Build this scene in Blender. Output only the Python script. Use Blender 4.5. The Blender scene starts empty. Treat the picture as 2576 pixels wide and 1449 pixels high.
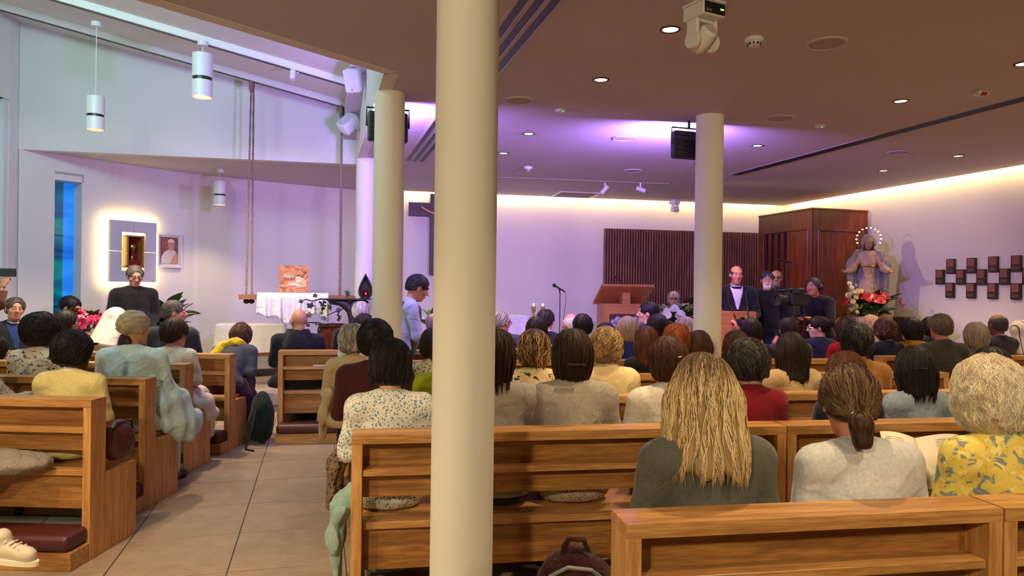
import bpy, bmesh, math, random
import numpy as np
from mathutils import Vector, Matrix

sc = bpy.context.scene
C = sc.collection
R = math.radians
PI = math.pi

# ------------------------------------------------------------------ camera
IMG_W, IMG_H, FOC = 2576.0, 1449.0, 1790.0
CX, CY = 1288.0, 722.0
ROLL, YAW, EYE = 0.013, R(15.2), 1.5
cam = bpy.data.cameras.new('camera')
cam.sensor_fit = 'HORIZONTAL'; cam.sensor_width = 36.0
cam.lens = 36.0*FOC/IMG_W
cam.shift_y = (CY-IMG_H/2)/IMG_W
cam.clip_start = 0.05; cam.clip_end = 200
camo = bpy.data.objects.new('camera', cam); C.objects.link(camo); sc.camera = camo
_X = Vector((math.cos(YAW), -math.sin(YAW), 0)); _F = Vector((math.sin(YAW), math.cos(YAW), 0)); _U = Vector((0, 0, 1))
_R = _X*math.cos(ROLL)+_U*math.sin(ROLL); _V = _U*math.cos(ROLL)-_X*math.sin(ROLL)
camo.matrix_world = Matrix(((_R.x, _V.x, -_F.x, 0), (_R.y, _V.y, -_F.y, 0), (_R.z, _V.z, -_F.z, EYE), (0, 0, 0, 1)))

def ray(px, py):
    d = _R*((px-CX)/FOC)-_V*((py-CY)/FOC)+_F
    return d
def at_y(px, py, Y):
    d = ray(px, py); return Vector((0, 0, EYE))+d*(Y/d.y)
def at_x(px, py, X):
    d = ray(px, py); return Vector((0, 0, EYE))+d*(X/d.x)
def at_z(px, py, z):
    d = ray(px, py); return Vector((0, 0, EYE))+d*((z-EYE)/d.z)
def at_s(px, py, a, s):          # vertical plane whose normal is turned by the angle a from +Y
    d = ray(px, py); return Vector((0, 0, EYE))+d*(s/(-math.sin(a)*d.x+math.cos(a)*d.y))

# ------------------------------------------------------------------ exposure, world
vs = sc.view_settings
vs.view_transform = 'Standard'; vs.look = 'None'; vs.gamma = 1.0; vs.use_curve_mapping = False
vs.exposure = 0.15
cy_ = sc.cycles
cy_.max_bounces = 6; cy_.diffuse_bounces = 3; cy_.glossy_bounces = 2; cy_.transmission_bounces = 4; cy_.transparent_max_bounces = 4; cy_.caustics_reflective = False; cy_.caustics_refractive = False
w = bpy.data.worlds.new('world'); sc.world = w; w.use_nodes = True
w.node_tree.nodes['Background'].inputs[0].default_value = (0.35, 0.6, 0.75, 1)
w.node_tree.nodes['Background'].inputs[1].default_value = 0.6
w.cycles.sampling_method = 'NONE'

# ------------------------------------------------------------------ lights of the place
def light(name, kind, loc, energy, col, target=None, **kw):
    l = bpy.data.lights.new(name, kind); l.energy = energy; l.color = col
    for k, v in kw.items(): setattr(l, k, v)
    o = bpy.data.objects.new(name, l); C.objects.link(o); o.location = loc
    if target is not None:
        o.rotation_euler = (Vector(target)-Vector(loc)).to_track_quat('-Z', 'Y').to_euler()
    return o
CEIL = 3.0
WARM = (1.0, 0.72, 0.43); COVE = (1.0, 0.72, 0.25); VIOLET = (0.44, 0.24, 1.0); DAY = (0.56, 0.92, 0.90)
# daylight falling through the roof glazing of the tall bay (the glazing itself is built below)
light('skylight_daylight', 'AREA', (-2.1, 5.35, 4.10), 105, DAY, (-1.7, 7.6, 3.15), shape='RECTANGLE', size=2.2, size_y=0.9)
# violet stage floods fixed behind the two columns
FLOODS = [(0.525, 5.83), (3.16, 5.70)]
for i, (fx, fy) in enumerate(FLOODS):
    light('flood_glow', 'AREA', (fx, fy+0.075, 2.78), 105, VIOLET, (fx+(1.4 if i == 0 else 0.3), fy+3, 2.85), shape='RECTANGLE', size=0.26, size_y=0.19)
# LED strips in the ceiling coves
light('cove_strip_right', 'AREA', (7.965, 4.2, 3.10), 90, COVE, None, shape='RECTANGLE', size=0.05, size_y=13.2).rotation_euler = (0, 0, 0)
light('cove_strip_back', 'AREA', (4.42, 11.188, 3.10), 45, COVE, None, shape='RECTANGLE', size=6.8, size_y=0.05).rotation_euler = (0, 0, math.atan(-0.0682))

# ------------------------------------------------------------------ mesh helpers
def mesh_np(name, V, F, mats, parent=None, smooth=True, col=None, loc=None, mi=None):
    """V (n,3) array, F (m,4) or (m,3) array of indices"""
    me = bpy.data.meshes.new(name)
    V = np.asarray(V, np.float32); F = np.asarray(F, np.int32)
    k = F.shape[1]
    me.vertices.add(len(V)); me.vertices.foreach_set('co', V.ravel())
    me.loops.add(F.size); me.loops.foreach_set('vertex_index', F.ravel())
    me.polygons.add(len(F)); me.polygons.foreach_set('loop_start', np.arange(0, F.size, k, dtype=np.int32))
    me.polygons.foreach_set('loop_total', np.full(len(F), k, np.int32))
    if smooth: me.polygons.foreach_set('use_smooth', np.ones(len(F), bool))
    if not isinstance(mats, (list, tuple)): mats = [mats]
    for m in mats: me.materials.append(m)
    if mi is not None: me.polygons.foreach_set('material_index', np.asarray(mi, np.int32))
    me.update(calc_edges=True)
    if col is not None:
        a = me.color_attributes.new('Col', 'FLOAT_COLOR', 'POINT')
        c4 = np.ones((len(V), 4), np.float32); c4[:, :3] = col
        a.data.foreach_set('color', c4.ravel())
    return link(name, me, parent, loc)

def link(name, me, parent=None, loc=None):
    o = bpy.data.objects.new(name, me); C.objects.link(o)
    if parent is not None: o.parent = parent
    if loc is not None: o.location = loc
    return o

class MB:
    def __init__(self): self.bm = bmesh.new()
    def _mark(self): return len(self.bm.verts)
    def box(self, a, b, bev=0.0, M=None, seg=1):
        a = Vector(a); b = Vector(b); c = (a+b)/2; s = b-a
        r = bmesh.ops.create_cube(self.bm, size=1.0)
        vs_ = r['verts']
        for v in vs_: v.co = Vector((v.co.x*s.x, v.co.y*s.y, v.co.z*s.z))+c
        if bev > 0:
            es = list({e for v in vs_ for e in v.link_edges})
            rr = bmesh.ops.bevel(self.bm, geom=es, offset=bev, segments=seg, affect='EDGES', profile=0.5)
            vs_ = list({v for f in rr['faces'] for v in f.verts} | {v for v in vs_ if v.is_valid})
        if M is not None:
            bmesh.ops.transform(self.bm, matrix=M, verts=[v for v in vs_ if v.is_valid])
        return self
    def prism(self, poly, z0, z1, M=None):
        lo = [self.bm.verts.new((x, y, z0)) for x, y in poly]; hi = [self.bm.verts.new((x, y, z1)) for x, y in poly]
        n = len(poly); fs = [self.bm.faces.new(lo[::-1]), self.bm.faces.new(hi)]
        for i in range(n): fs.append(self.bm.faces.new((lo[i], lo[(i+1) % n], hi[(i+1) % n], hi[i])))
        if M is not None: bmesh.ops.transform(self.bm, matrix=M, verts=lo+hi)
        return self
    def quad(self, *p):
        self.bm.faces.new([self.bm.verts.new(q) for q in p]); return self
    def tube(self, pts, r, n=8, cap=True):
        pts = [Vector(p) for p in pts]; rs = r if isinstance(r, (list, tuple)) else [r]*len(pts)
        rings = []; up = None
        for i, p in enumerate(pts):
            t = (pts[min(i+1, len(pts)-1)]-pts[max(i-1, 0)]).normalized()
            if up is None: up = t.orthogonal().normalized()
            up = (up-t*up.dot(t)); up = up.normalized() if up.length > 1e-6 else t.orthogonal().normalized()
            b = t.cross(up)
            rings.append([self.bm.verts.new(p+(up*math.cos(2*PI*k/n)+b*math.sin(2*PI*k/n))*rs[i]) for k in range(n)])
        for A, B in zip(rings, rings[1:]):
            for k in range(n): self.bm.faces.new((A[k], A[(k+1) % n], B[(k+1) % n], B[k]))
        if cap: self.bm.faces.new(rings[0][::-1]); self.bm.faces.new(rings[-1])
        return self
    def lathe(self, prof, n=24, M=None, closed=True):
        rings = []; allv = []
        for r_, z in prof:
            ring = [self.bm.verts.new((r_*math.cos(2*PI*k/n), r_*math.sin(2*PI*k/n), z)) for k in range(n)]
            rings.append(ring); allv += ring
        for A, B in zip(rings, rings[1:]):
            for k in range(n): self.bm.faces.new((A[k], A[(k+1) % n], B[(k+1) % n], B[k]))
        if closed: self.bm.faces.new(rings[0][::-1]); self.bm.faces.new(rings[-1])
        if M is not None: bmesh.ops.transform(self.bm, matrix=M, verts=allv)
        return self
    def ball(self, c, r, u=12, v=8, M=None):
        rr = bmesh.ops.create_uvsphere(self.bm, u_segments=u, v_segments=v, radius=1.0)
        s = r if isinstance(r, (tuple, list)) else (r, r, r)
        for q in rr['verts']: q.co = Vector((q.co.x*s[0], q.co.y*s[1], q.co.z*s[2]))
        if M is not None: bmesh.ops.transform(self.bm, matrix=M, verts=rr['verts'])
        for q in rr['verts']: q.co += Vector(c)
        return self
    def obj(self, name, m, parent=None, loc=None, smooth=False, rot=None):
        bmesh.ops.recalc_face_normals(self.bm, faces=self.bm.faces[:])
        me = bpy.data.meshes.new(name); self.bm.to_mesh(me); self.bm.free()
        for q in (m if isinstance(m, (list, tuple)) else [m]): me.materials.append(q)
        if smooth:
            me.polygons.foreach_set('use_smooth', np.ones(len(me.polygons), bool))
            if smooth != 'all':
                try: me.set_sharp_from_angle(angle=R(38))
                except Exception: pass
        o = link(name, me, parent, loc)
        if rot is not None: o.rotation_euler = rot
        return o

def tag(o, label=None, cat=None, group=None, kind=None):
    if label: o['label'] = label
    if cat: o['category'] = cat
    if group: o['group'] = group
    if kind: o['kind'] = kind
    return o
def thing(name, label, cat, loc=(0, 0, 0), rz=0.0, group=None, rot=None):
    o = bpy.data.objects.new(name, None); C.objects.link(o); o.location = loc
    o.rotation_euler = rot if rot is not None else (0, 0, rz); o.empty_display_size = 0.1
    return tag(o, label, cat, group)
def struct(o): o['kind'] = 'structure'; return o
def Tm(x=0, y=0, z=0, rx=0, ry=0, rz=0):
    return Matrix.Translation((x, y, z)) @ Matrix.Rotation(rz, 4, 'Z') @ Matrix.Rotation(ry, 4, 'Y') @ Matrix.Rotation(rx, 4, 'X')

# ------------------------------------------------------------------ materials
def s2l(c):
    return tuple((x/12.92 if x <= 0.04045 else ((x+0.055)/1.055)**2.4) for x in c)
def hexc(h):
    return s2l(tuple(int(h[i:i+2], 16)/255 for i in (0, 2, 4)))
_mats = {}
class NT:
    def __init__(self, name):
        self.m = bpy.data.materials.new(name); self.m.use_nodes = True
        self.t = self.m.node_tree; self.b = self.t.nodes['Principled BSDF']
    def n(self, kind, **kw):
        q = self.t.nodes.new(kind)
        for k, v in kw.items():
            if k.startswith('i_'): q.inputs[k[2:].replace('_', ' ')].default_value = v
            elif k.startswith('x'): q.inputs[int(k[1:])].default_value = v
            else: setattr(q, k, v)
        return q
    def l(self, a, ao, b, bi): self.t.links.new(a.outputs[ao], b.inputs[bi])
    def ramp(self, stops, interp='LINEAR'):
        q = self.n('ShaderNodeValToRGB'); cr = q.color_ramp; cr.interpolation = interp
        while len(cr.elements) < len(stops): cr.elements.new(0.5)
        for e, (p, c) in zip(cr.elements, stops): e.position = p; e.color = (*c, 1) if len(c) == 3 else c
        return q
    def coords(self, scale=(1, 1, 1), rnd=False, out='Object'):
        tc = self.n('ShaderNodeTexCoord'); mp = self.n('ShaderNodeMapping'); mp.inputs['Scale'].default_value = scale
        if rnd:
            oi = self.n('ShaderNodeObjectInfo'); vm = self.n('ShaderNodeVectorMath', operation='MULTIPLY'); vm.inputs[1].default_value = (7.3, 3.1, 5.7)
            ad = self.n('ShaderNodeVectorMath', operation='ADD')
            self.l(oi, 'Random', vm, 0); self.l(tc, out, ad, 0); self.l(vm, 0, ad, 1); self.l(ad, 0, mp, 'Vector')
        else: self.l(tc, out, mp, 'Vector')
        return mp
    def bump(self, src, so, strength=0.3, dist=0.01):
        bp = self.n('ShaderNodeBump'); bp.inputs['Strength'].default_value = strength; bp.inputs['Distance'].default_value = dist
        self.l(src, so, bp, 'Height'); self.l(bp, 0, self.b, 'Normal')
        return bp
    def set(self, **kw):
        for k, v in kw.items():
            k = k.replace('_', ' ')
            if k == 'Base Color' and len(v) == 3: v = (*v, 1)
            self.b.inputs[k].default_value = v
        return self

def plain(name, col, rough=0.5, metal=0.0, spec=0.5, bump=0.0, bscale=60, var=0.0):
    key = name
    if key in _mats: return _mats[key]
    t = NT(name); t.set(Base_Color=col, Roughness=rough, Metallic=metal); t.b.inputs['Specular IOR Level'].default_value = spec
    if bump or var:
        mp = t.coords(); nz = t.n('ShaderNodeTexNoise', i_Scale=bscale, i_Detail=4.0); t.l(mp, 0, nz, 'Vector')
        if bump: t.bump(nz, 'Fac', bump, 0.004)
        if var:
            r_ = t.ramp([(0.3, tuple(c*(1-var) for c in col)), (0.7, tuple(min(1, c*(1+var)) for c in col))]); t.l(nz, 'Fac', r_, 0); t.l(r_, 0, t.b, 'Base Color')
    _mats[key] = t.m; return t.m
def emit(name, col, strength):
    if name in _mats: return _mats[name]
    t = NT(name); t.set(Base_Color=(0, 0, 0)); t.b.inputs['Emission Color'].default_value = (*col, 1); t.b.inputs['Emission Strength'].default_value = strength; t.m.cycles.emission_sampling = 'NONE'
    _mats[name] = t.m; return t.m
def glass(name, col, rough=0.05, alpha=None):
    if name in _mats: return _mats[name]
    t = NT(name); t.set(Base_Color=col, Roughness=rough); t.b.inputs['Transmission Weight'].default_value = 1.0
    _mats[name] = t.m; return t.m
def wood(name, dark, light_, grain='x', rough=0.38, scale=1.0):
    if name in _mats: return _mats[name]
    t = NT(name)
    sc_ = {'x': (1.1, 16, 16), 'z': (16, 16, 1.1), 'y': (16, 1.1, 16)}[grain]
    mp = t.coords(tuple(v*scale for v in sc_), rnd=True)
    n1 = t.n('ShaderNodeTexNoise', i_Scale=1.6, i_Detail=6.0, i_Roughness=0.62, i_Distortion=0.9); t.l(mp, 0, n1, 'Vector')
    mp2 = t.coords(tuple(v*scale*4.5 for v in sc_), rnd=True)
    n2 = t.n('ShaderNodeTexNoise', i_Scale=2.5, i_Detail=3.0); t.l(mp2, 0, n2, 'Vector')
    mx = t.n('ShaderNodeMix', data_type='FLOAT'); mx.inputs[0].default_value = 0.35
    t.l(n1, 'Fac', mx, 2); t.l(n2, 'Fac', mx, 3)
    mid = tuple((a+b)/2 for a, b in zip(dark, light_))
    r_ = t.ramp([(0.32, tuple(c*0.90 for c in dark)), (0.45, tuple(a*0.65+b*0.35 for a, b in zip(dark, mid))), (0.53, mid), (0.66, light_)]); t.l(mx, 0, r_, 0); t.l(r_, 0, t.b, 'Base Color')
    t.bump(mx, 0, 0.14, 0.003)
    t.set(Roughness=rough)
    _mats[name] = t.m; return t.m
def fabric(name, col, rough=0.85, scale=90, var=0.12, folds=0.5, fscale=7.0):
    if name in _mats: return _mats[name]
    t = NT(name); mp = t.coords()
    nz = t.n('ShaderNodeTexNoise', i_Scale=scale, i_Detail=3.0); t.l(mp, 0, nz, 'Vector')
    r_ = t.ramp([(0.3, tuple(c*(1-var) for c in col)), (0.7, tuple(min(1, c*(1+var)) for c in col))]); t.l(nz, 'Fac', r_, 0); t.l(r_, 0, t.b, 'Base Color')
    n2 = t.n('ShaderNodeTexNoise', i_Scale=fscale, i_Detail=2.0, i_Distortion=1.2); t.l(mp, 0, n2, 'Vector')
    b1 = t.n('ShaderNodeBump'); b1.inputs['Strength'].default_value = folds; b1.inputs['Distance'].default_value = 0.03; t.l(n2, 'Fac', b1, 'Height')
    b2 = t.n('ShaderNodeBump'); b2.inputs['Strength'].default_value = 0.25; b2.inputs['Distance'].default_value = 0.002
    t.l(nz, 'Fac', b2, 'Height'); t.l(b1, 0, b2, 'Normal'); t.l(b2, 0, t.b, 'Normal')
    t.set(Roughness=rough); t.b.inputs['Sheen Weight'].default_value = 0.15; t.b.inputs['Specular IOR Level'].default_value = 0.2
    _mats[name] = t.m; return t.m
def printed(name, base, cols, scale, cover=0.5, kind='VORONOI', stretch=(1, 1, 1)):
    """printed cloth: blotches of several colours over a base colour"""
    if name in _mats: return _mats[name]
    t = NT(name); mp = t.coords(stretch)
    nzw = t.n('ShaderNodeTexNoise', i_Scale=scale*0.9, i_Detail=2.0); t.l(mp, 0, nzw, 'Vector')
    vm = t.n('ShaderNodeVectorMath', operation='SCALE'); vm.inputs['Scale'].default_value = 0.9/scale; t.l(nzw, 'Color', vm, 0)
    ad = t.n('ShaderNodeVectorMath', operation='ADD'); t.l(mp, 0, ad, 0); t.l(vm, 0, ad, 1)
    prev = None
    for i, (c, cov) in enumerate(cols):
        off = t.n('ShaderNodeVectorMath', operation='ADD'); off.inputs[1].default_value = (3.7*i, 1.9*i, 5.3*i); t.l(ad, 0, off, 0)
        if kind == 'VORONOI':
            v = t.n('ShaderNodeTexVoronoi', i_Scale=scale*(1+0.23*i)); t.l(off, 0, v, 'Vector'); out = 'Distance'
            r_ = t.ramp([(cov, (1, 1, 1)), (cov+0.03, (0, 0, 0))]); t.l(v, out, r_, 0)
        else:
            v = t.n('ShaderNodeTexNoise', i_Scale=scale*(1+0.23*i), i_Detail=3.0, i_Distortion=0.7); t.l(off, 0, v, 'Vector'); out = 'Fac'
            r_ = t.ramp([(1-cov, (0, 0, 0)), (1-cov+0.03, (1, 1, 1))]); t.l(v, out, r_, 0)
        mx = t.n('ShaderNodeMix', data_type='RGBA'); t.l(r_, 0, mx, 0); mx.inputs[7].default_value = (*c, 1)
        if prev is None: mx.inputs[6].default_value = (*base, 1)
        else: t.l(prev, 2, mx, 6)
        prev = mx
    t.l(prev, 2, t.b, 'Base Color')
    n2 = t.n('ShaderNodeTexNoise', i_Scale=7.0, i_Detail=2.0, i_Distortion=1.2); t.l(mp, 0, n2, 'Vector'); t.bump(n2, 'Fac', 0.4, 0.03)
    t.set(Roughness=0.85); t.b.inputs['Specular IOR Level'].default_value = 0.2
    _mats[name] = t.m; return t.m
def attr_mat(name, rough, bump_s=0.0, bscale=80, sub=0.0, spec=0.4):
    if name in _mats: return _mats[name]
    t = NT(name); a = t.n('ShaderNodeVertexColor', layer_name='Col'); t.l(a, 'Color', t.b, 'Base Color')
    t.set(Roughness=rough); t.b.inputs['Specular IOR Level'].default_value = spec
    if sub: t.b.inputs['Subsurface Weight'].default_value = sub; t.b.inputs['Subsurface Radius'].default_value = (0.01, 0.004, 0.002); t.b.inputs['Subsurface Scale'].default_value = 1.0
    if bump_s:
        mp = t.coords(); nz = t.n('ShaderNodeTexNoise', i_Scale=bscale, i_Detail=3.0); t.l(mp, 0, nz, 'Vector'); t.bump(nz, 'Fac', bump_s, 0.003)
    _mats[name] = t.m; return t.m

# ------------------------------------------------------------------ implicit surfaces (for people, cloth, flowers)
f32 = np.float32
def _a(v): return np.asarray(v, f32)
def rc(P, a, b, ra, rb):
    a = _a(a); d = _a(b)-a; L = float(d@d)+1e-9
    t = np.clip(((P-a)@d)/L, 0, 1)
    q = P-a-t[:, None]*d
    return np.sqrt((q*q).sum(1))-(ra+(rb-ra)*t)
def el(P, c, r):
    p = P-_a(c); r = _a(r); u = p/r; v = u/r
    k0 = np.sqrt((u*u).sum(1)); k1 = np.sqrt((v*v).sum(1))
    return k0*(k0-1)/np.maximum(k1, 1e-5)
def smin(a, b, k):
    h = np.clip(0.5+0.5*(b-a)/k, 0, 1)
    return b*(1-h)+a*h-k*h*(1-h)
def smax(a, b, k): return -smin(-a, -b, k)
def nz3(P, s, seed=0.0):
    x, y, z = P[:, 0]*s+seed, P[:, 1]*s+seed*1.7, P[:, 2]*s-seed*0.6
    return (np.sin(x+1.3*np.sin(z*0.9))*np.cos(y*1.1+np.sin(x*0.8))+np.sin(z*1.2+1.1*np.sin(y))*np.cos(x*0.7))*0.5
def snets(fun, lo, hi, h):
    lo = _a(lo); n = np.maximum(np.ceil((_a(hi)-lo)/h).astype(int)+1, 3)
    ax = [lo[i]+h*np.arange(n[i], dtype=f32) for i in range(3)]
    G = np.stack(np.meshgrid(*ax, indexing='ij'), -1).reshape(-1, 3).astype(f32)
    F = fun(G).reshape(n).astype(f32)
    S = F < 0
    c = np.zeros(n-1, np.int8)
    corners = [(i, j, k) for i in (0, 1) for j in (0, 1) for k in (0, 1)]
    def sub(A, o): return A[o[0]:A.shape[0]-1+o[0], o[1]:A.shape[1]-1+o[1], o[2]:A.shape[2]-1+o[2]]
    for o in corners: c += sub(S, o)
    act = (c > 0) & (c < 8)
    ii = np.argwhere(act)
    idx = np.full(act.shape, -1, np.int64); idx[act] = np.arange(len(ii))
    acc = np.zeros((len(ii), 3), f32); cnt = np.zeros(len(ii), f32)
    for a in corners:
        for ax_ in range(3):
            if a[ax_] == 0:
                b = list(a); b[ax_] = 1
                fa = F[ii[:, 0]+a[0], ii[:, 1]+a[1], ii[:, 2]+a[2]]; fb = F[ii[:, 0]+b[0], ii[:, 1]+b[1], ii[:, 2]+b[2]]
                m = (fa < 0) != (fb < 0)
                t = np.where(m, fa/np.where(m, fa-fb, 1), 0)
                p = np.tile(_a(a), (len(ii), 1)); p[:, ax_] = t
                acc += np.where(m[:, None], p, 0); cnt += m
    V = (ii+acc/np.maximum(cnt, 1)[:, None])*h+lo
    Q = []
    for ax_ in range(3):
        o1, o2 = [(1, 2), (2, 0), (0, 1)][ax_]
        sl0 = [slice(None)]*3; sl1 = [slice(None)]*3
        sl0[ax_] = slice(0, -1); sl1[ax_] = slice(1, None)
        d = S[tuple(sl0)] != S[tuple(sl1)]
        e = np.argwhere(d)
        e = e[(e[:, o1] > 0) & (e[:, o2] > 0) & (e[:, o1] < n[o1]-1) & (e[:, o2] < n[o2]-1)]
        if not len(e): continue
        def cell(d1, d2):
            q = e.copy(); q[:, o1] -= d1; q[:, o2] -= d2
            return idx[q[:, 0], q[:, 1], q[:, 2]]
        quad = np.stack([cell(1, 1), cell(0, 1), cell(0, 0), cell(1, 0)], 1)
        flip = ~S[e[:, 0], e[:, 1], e[:, 2]]
        quad[flip] = quad[flip][:, ::-1]
        Q.append(quad)
    Q = np.concatenate(Q) if Q else np.zeros((0, 4), int)
    Q = Q[(Q >= 0).all(1)]
    return V.astype(f32), Q
def rotm(rx=0, ry=0, rz=0):
    return np.array(Matrix.Rotation(rz, 3, 'Z') @ Matrix.Rotation(rx, 3, 'X') @ Matrix.Rotation(ry, 3, 'Y'), f32)

# ------------------------------------------------------------------ hands (five fingers), built once per pose
def hand_mesh(curl, spread=0.0, h=0.0052):
    def f(P):
        d = el(P, (0.002, 0.047, 0), (0.041, 0.052, 0.015))
        d = smin(d, rc(P, (0, -0.03, 0), (0, 0.02, 0), 0.027, 0.027), 0.02)
        for x, L, a in ((-0.030, 0.074, -0.06), (-0.0095, 0.084, -0.015), (0.0115, 0.078, 0.03), (0.031, 0.061, 0.09)):
            p = Vector((x, 0.083-abs(x)*0.25, 0)); ang = 0.15; dirx = a*(1+spread*4)
            for s_, r0, r1, cc in ((0.45, 0.0098, 0.0090, 0.30), (0.31, 0.0090, 0.0082, 0.42), (0.24, 0.0082, 0.0068, 0.28)):
                ang += curl*cc
                q = p+Vector((math.sin(dirx)*math.cos(ang), math.cos(dirx)*math.cos(ang), -math.sin(ang)))*(L*s_)
                d = smin(d, rc(P, p, q, r0, r1), 0.003); p = q
        p = Vector((-0.030, 0.018, -0.004)); q = p+Vector((-0.030, 0.030, -0.010-0.008*curl)); r_ = q+Vector((-0.010+0.012*curl, 0.028, -0.008-0.012*curl)); s_ = r_+Vector((0.004+0.01*curl, 0.020, -0.004*curl))
        d = smin(d, rc(P, p, q, 0.0155, 0.012), 0.008); d = smin(d, rc(P, q, r_, 0.011, 0.010), 0.003); d = smin(d, rc(P, r_, s_, 0.0098, 0.0072), 0.003)
        return d
    return snets(f, (-0.09, -0.05, -0.10), (0.07, 0.19, 0.03), h)
_hands = {}
def hand(curl, side):
    k = round(curl, 2)
    if k not in _hands: _hands[k] = hand_mesh(curl)
    V, F = _hands[k]
    if side < 0: return V*_a((-1, 1, 1)), F[:, ::-1]
    return V, F

# ------------------------------------------------------------------ hair shapes in the head frame
def hair_fun(hd):
    st = hd['style']; t = hd.get('t', 0.016); L = hd.get('len', 0.12); vol = hd.get('vol', 1.0); amp = hd.get('amp', 0.0025); fr = hd.get('fr', 55.0); sd = hd.get('seed', 0.0)
    part = hd.get('face', 1.0)
    def f(P):
        d = el(P, (0, -0.014, 0.03), (0.077+t, 0.098+t, 0.088+t))
        if st in ('short', 'ring', 'crop'):
            d = smin(d, el(P, (0, -0.055, -0.03), (0.062+t*0.6, 0.05+t*0.6, 0.058)), 0.03)
            d = smax(d, -(P[:, 2]+0.022-0.50*P[:, 1]-hd.get('nape', 0.0)*np.clip(-P[:, 1]*10, 0, 1)), 0.012)
            for s in (-1, 1): d = smax(d, -el(P, (s*0.088, 0.008, -0.012), (0.026, 0.028, 0.036)), 0.006)
            if st == 'ring': d = smax(d, -el(P, (0, 0.025, 0.085), (0.072, 0.115, 0.075)), 0.01)
        elif st == 'bob':
            d = smin(d, el(P, (0, -0.030, -0.045), (0.094*vol, 0.080*vol, L-0.03)), 0.04)
            d = smax(d, -(P[:, 2]+L), 0.02)
        elif st == 'long':
            d = smin(d, el(P, (0, -0.030, -0.05), (0.088*vol, 0.078, 0.09)), 0.04)
            S_ = P*_a((0.74/vol, 1.25, 1))
            d = smin(d, rc(S_, (0, -0.075, -0.02), (0, -0.105, -L), 0.070, 0.058*hd.get('flare', 1.0))*0.8, 0.04)
            d = smax(d, -(P[:, 2]+L*0.86+0.012*np.sin(P[:, 0]*60+sd)), 0.03)
        elif st in ('curly', 'perm'):
            d = smin(d, el(P, (0, -0.030, -0.035), (0.093*vol, 0.082*vol, L-0.03)), 0.04)
        elif st == 'pony':
            d = smin(d, el(P, (0, -0.065, -0.035), (0.066, 0.052, 0.062)), 0.03)
            d = smax(d, -(P[:, 2]+0.040-0.30*P[:, 1]), 0.012)
            for s in (-1, 1): d = smax(d, -el(P, (s*0.088, 0.010, -0.014), (0.026, 0.026, 0.036)), 0.006)
            d = smin(d, rc(P, (0, -0.118, -0.052), (0, -0.145, -0.075), 0.018, 0.030), 0.008)
            d = smin(d, rc(P, (0, -0.145, -0.075), (0, -0.142, -L), 0.032, 0.026), 0.015)
        hl = hd.get('hl', 0.022 if st in ('short', 'crop', 'ring') else 0.0); cut = el(P, (0, 0.128*part, -0.040+hl), (0.069, 0.085, 0.118))
        d = smax(d, -cut, 0.014)
        if st in ('curly', 'perm'):
            d = d+amp*(nz3(P, fr, sd)+0.6*nz3(P, fr*1.9, sd+2))
        else:
            th = np.arctan2(P[:, 0], -P[:, 1]-0.0)
            d = d+amp*(np.sin(th*17+P[:, 2]*9+sd)*0.6+np.sin(th*31-P[:, 2]*14+sd*2)*0.4)+amp*0.8*nz3(P, 22, sd)
        return d
    box = {'short': ((-0.13, -0.15, -0.13), (0.13, 0.12, 0.16)), 'ring': ((-0.13, -0.15, -0.13), (0.13, 0.12, 0.16)), 'crop': ((-0.13, -0.15, -0.13), (0.13, 0.12, 0.16)),
           'bob': ((-0.17, -0.18, -L-0.05), (0.17, 0.13, 0.17)), 'long': ((-0.20, -0.22, -L-0.09), (0.20, 0.13, 0.17)),
           'curly': ((-0.18, -0.18, -L-0.07), (0.18, 0.14, 0.19)), 'perm': ((-0.18, -0.18, -L-0.07), (0.18, 0.14, 0.19)), 'pony': ((-0.13, -0.21, -L-0.06), (0.13, 0.12, 0.16))}[st]
    return f, box
def grad(f, P, e=0.004):
    g = np.stack([f(P+_a((e, 0, 0)))-f(P-_a((e, 0, 0))), f(P+_a((0, e, 0)))-f(P-_a((0, e, 0))), f(P+_a((0, 0, e)))-f(P-_a((0, 0, e)))], 1)
    return g/np.maximum(np.sqrt((g*g).sum(1))[:, None], 1e-6)
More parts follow.
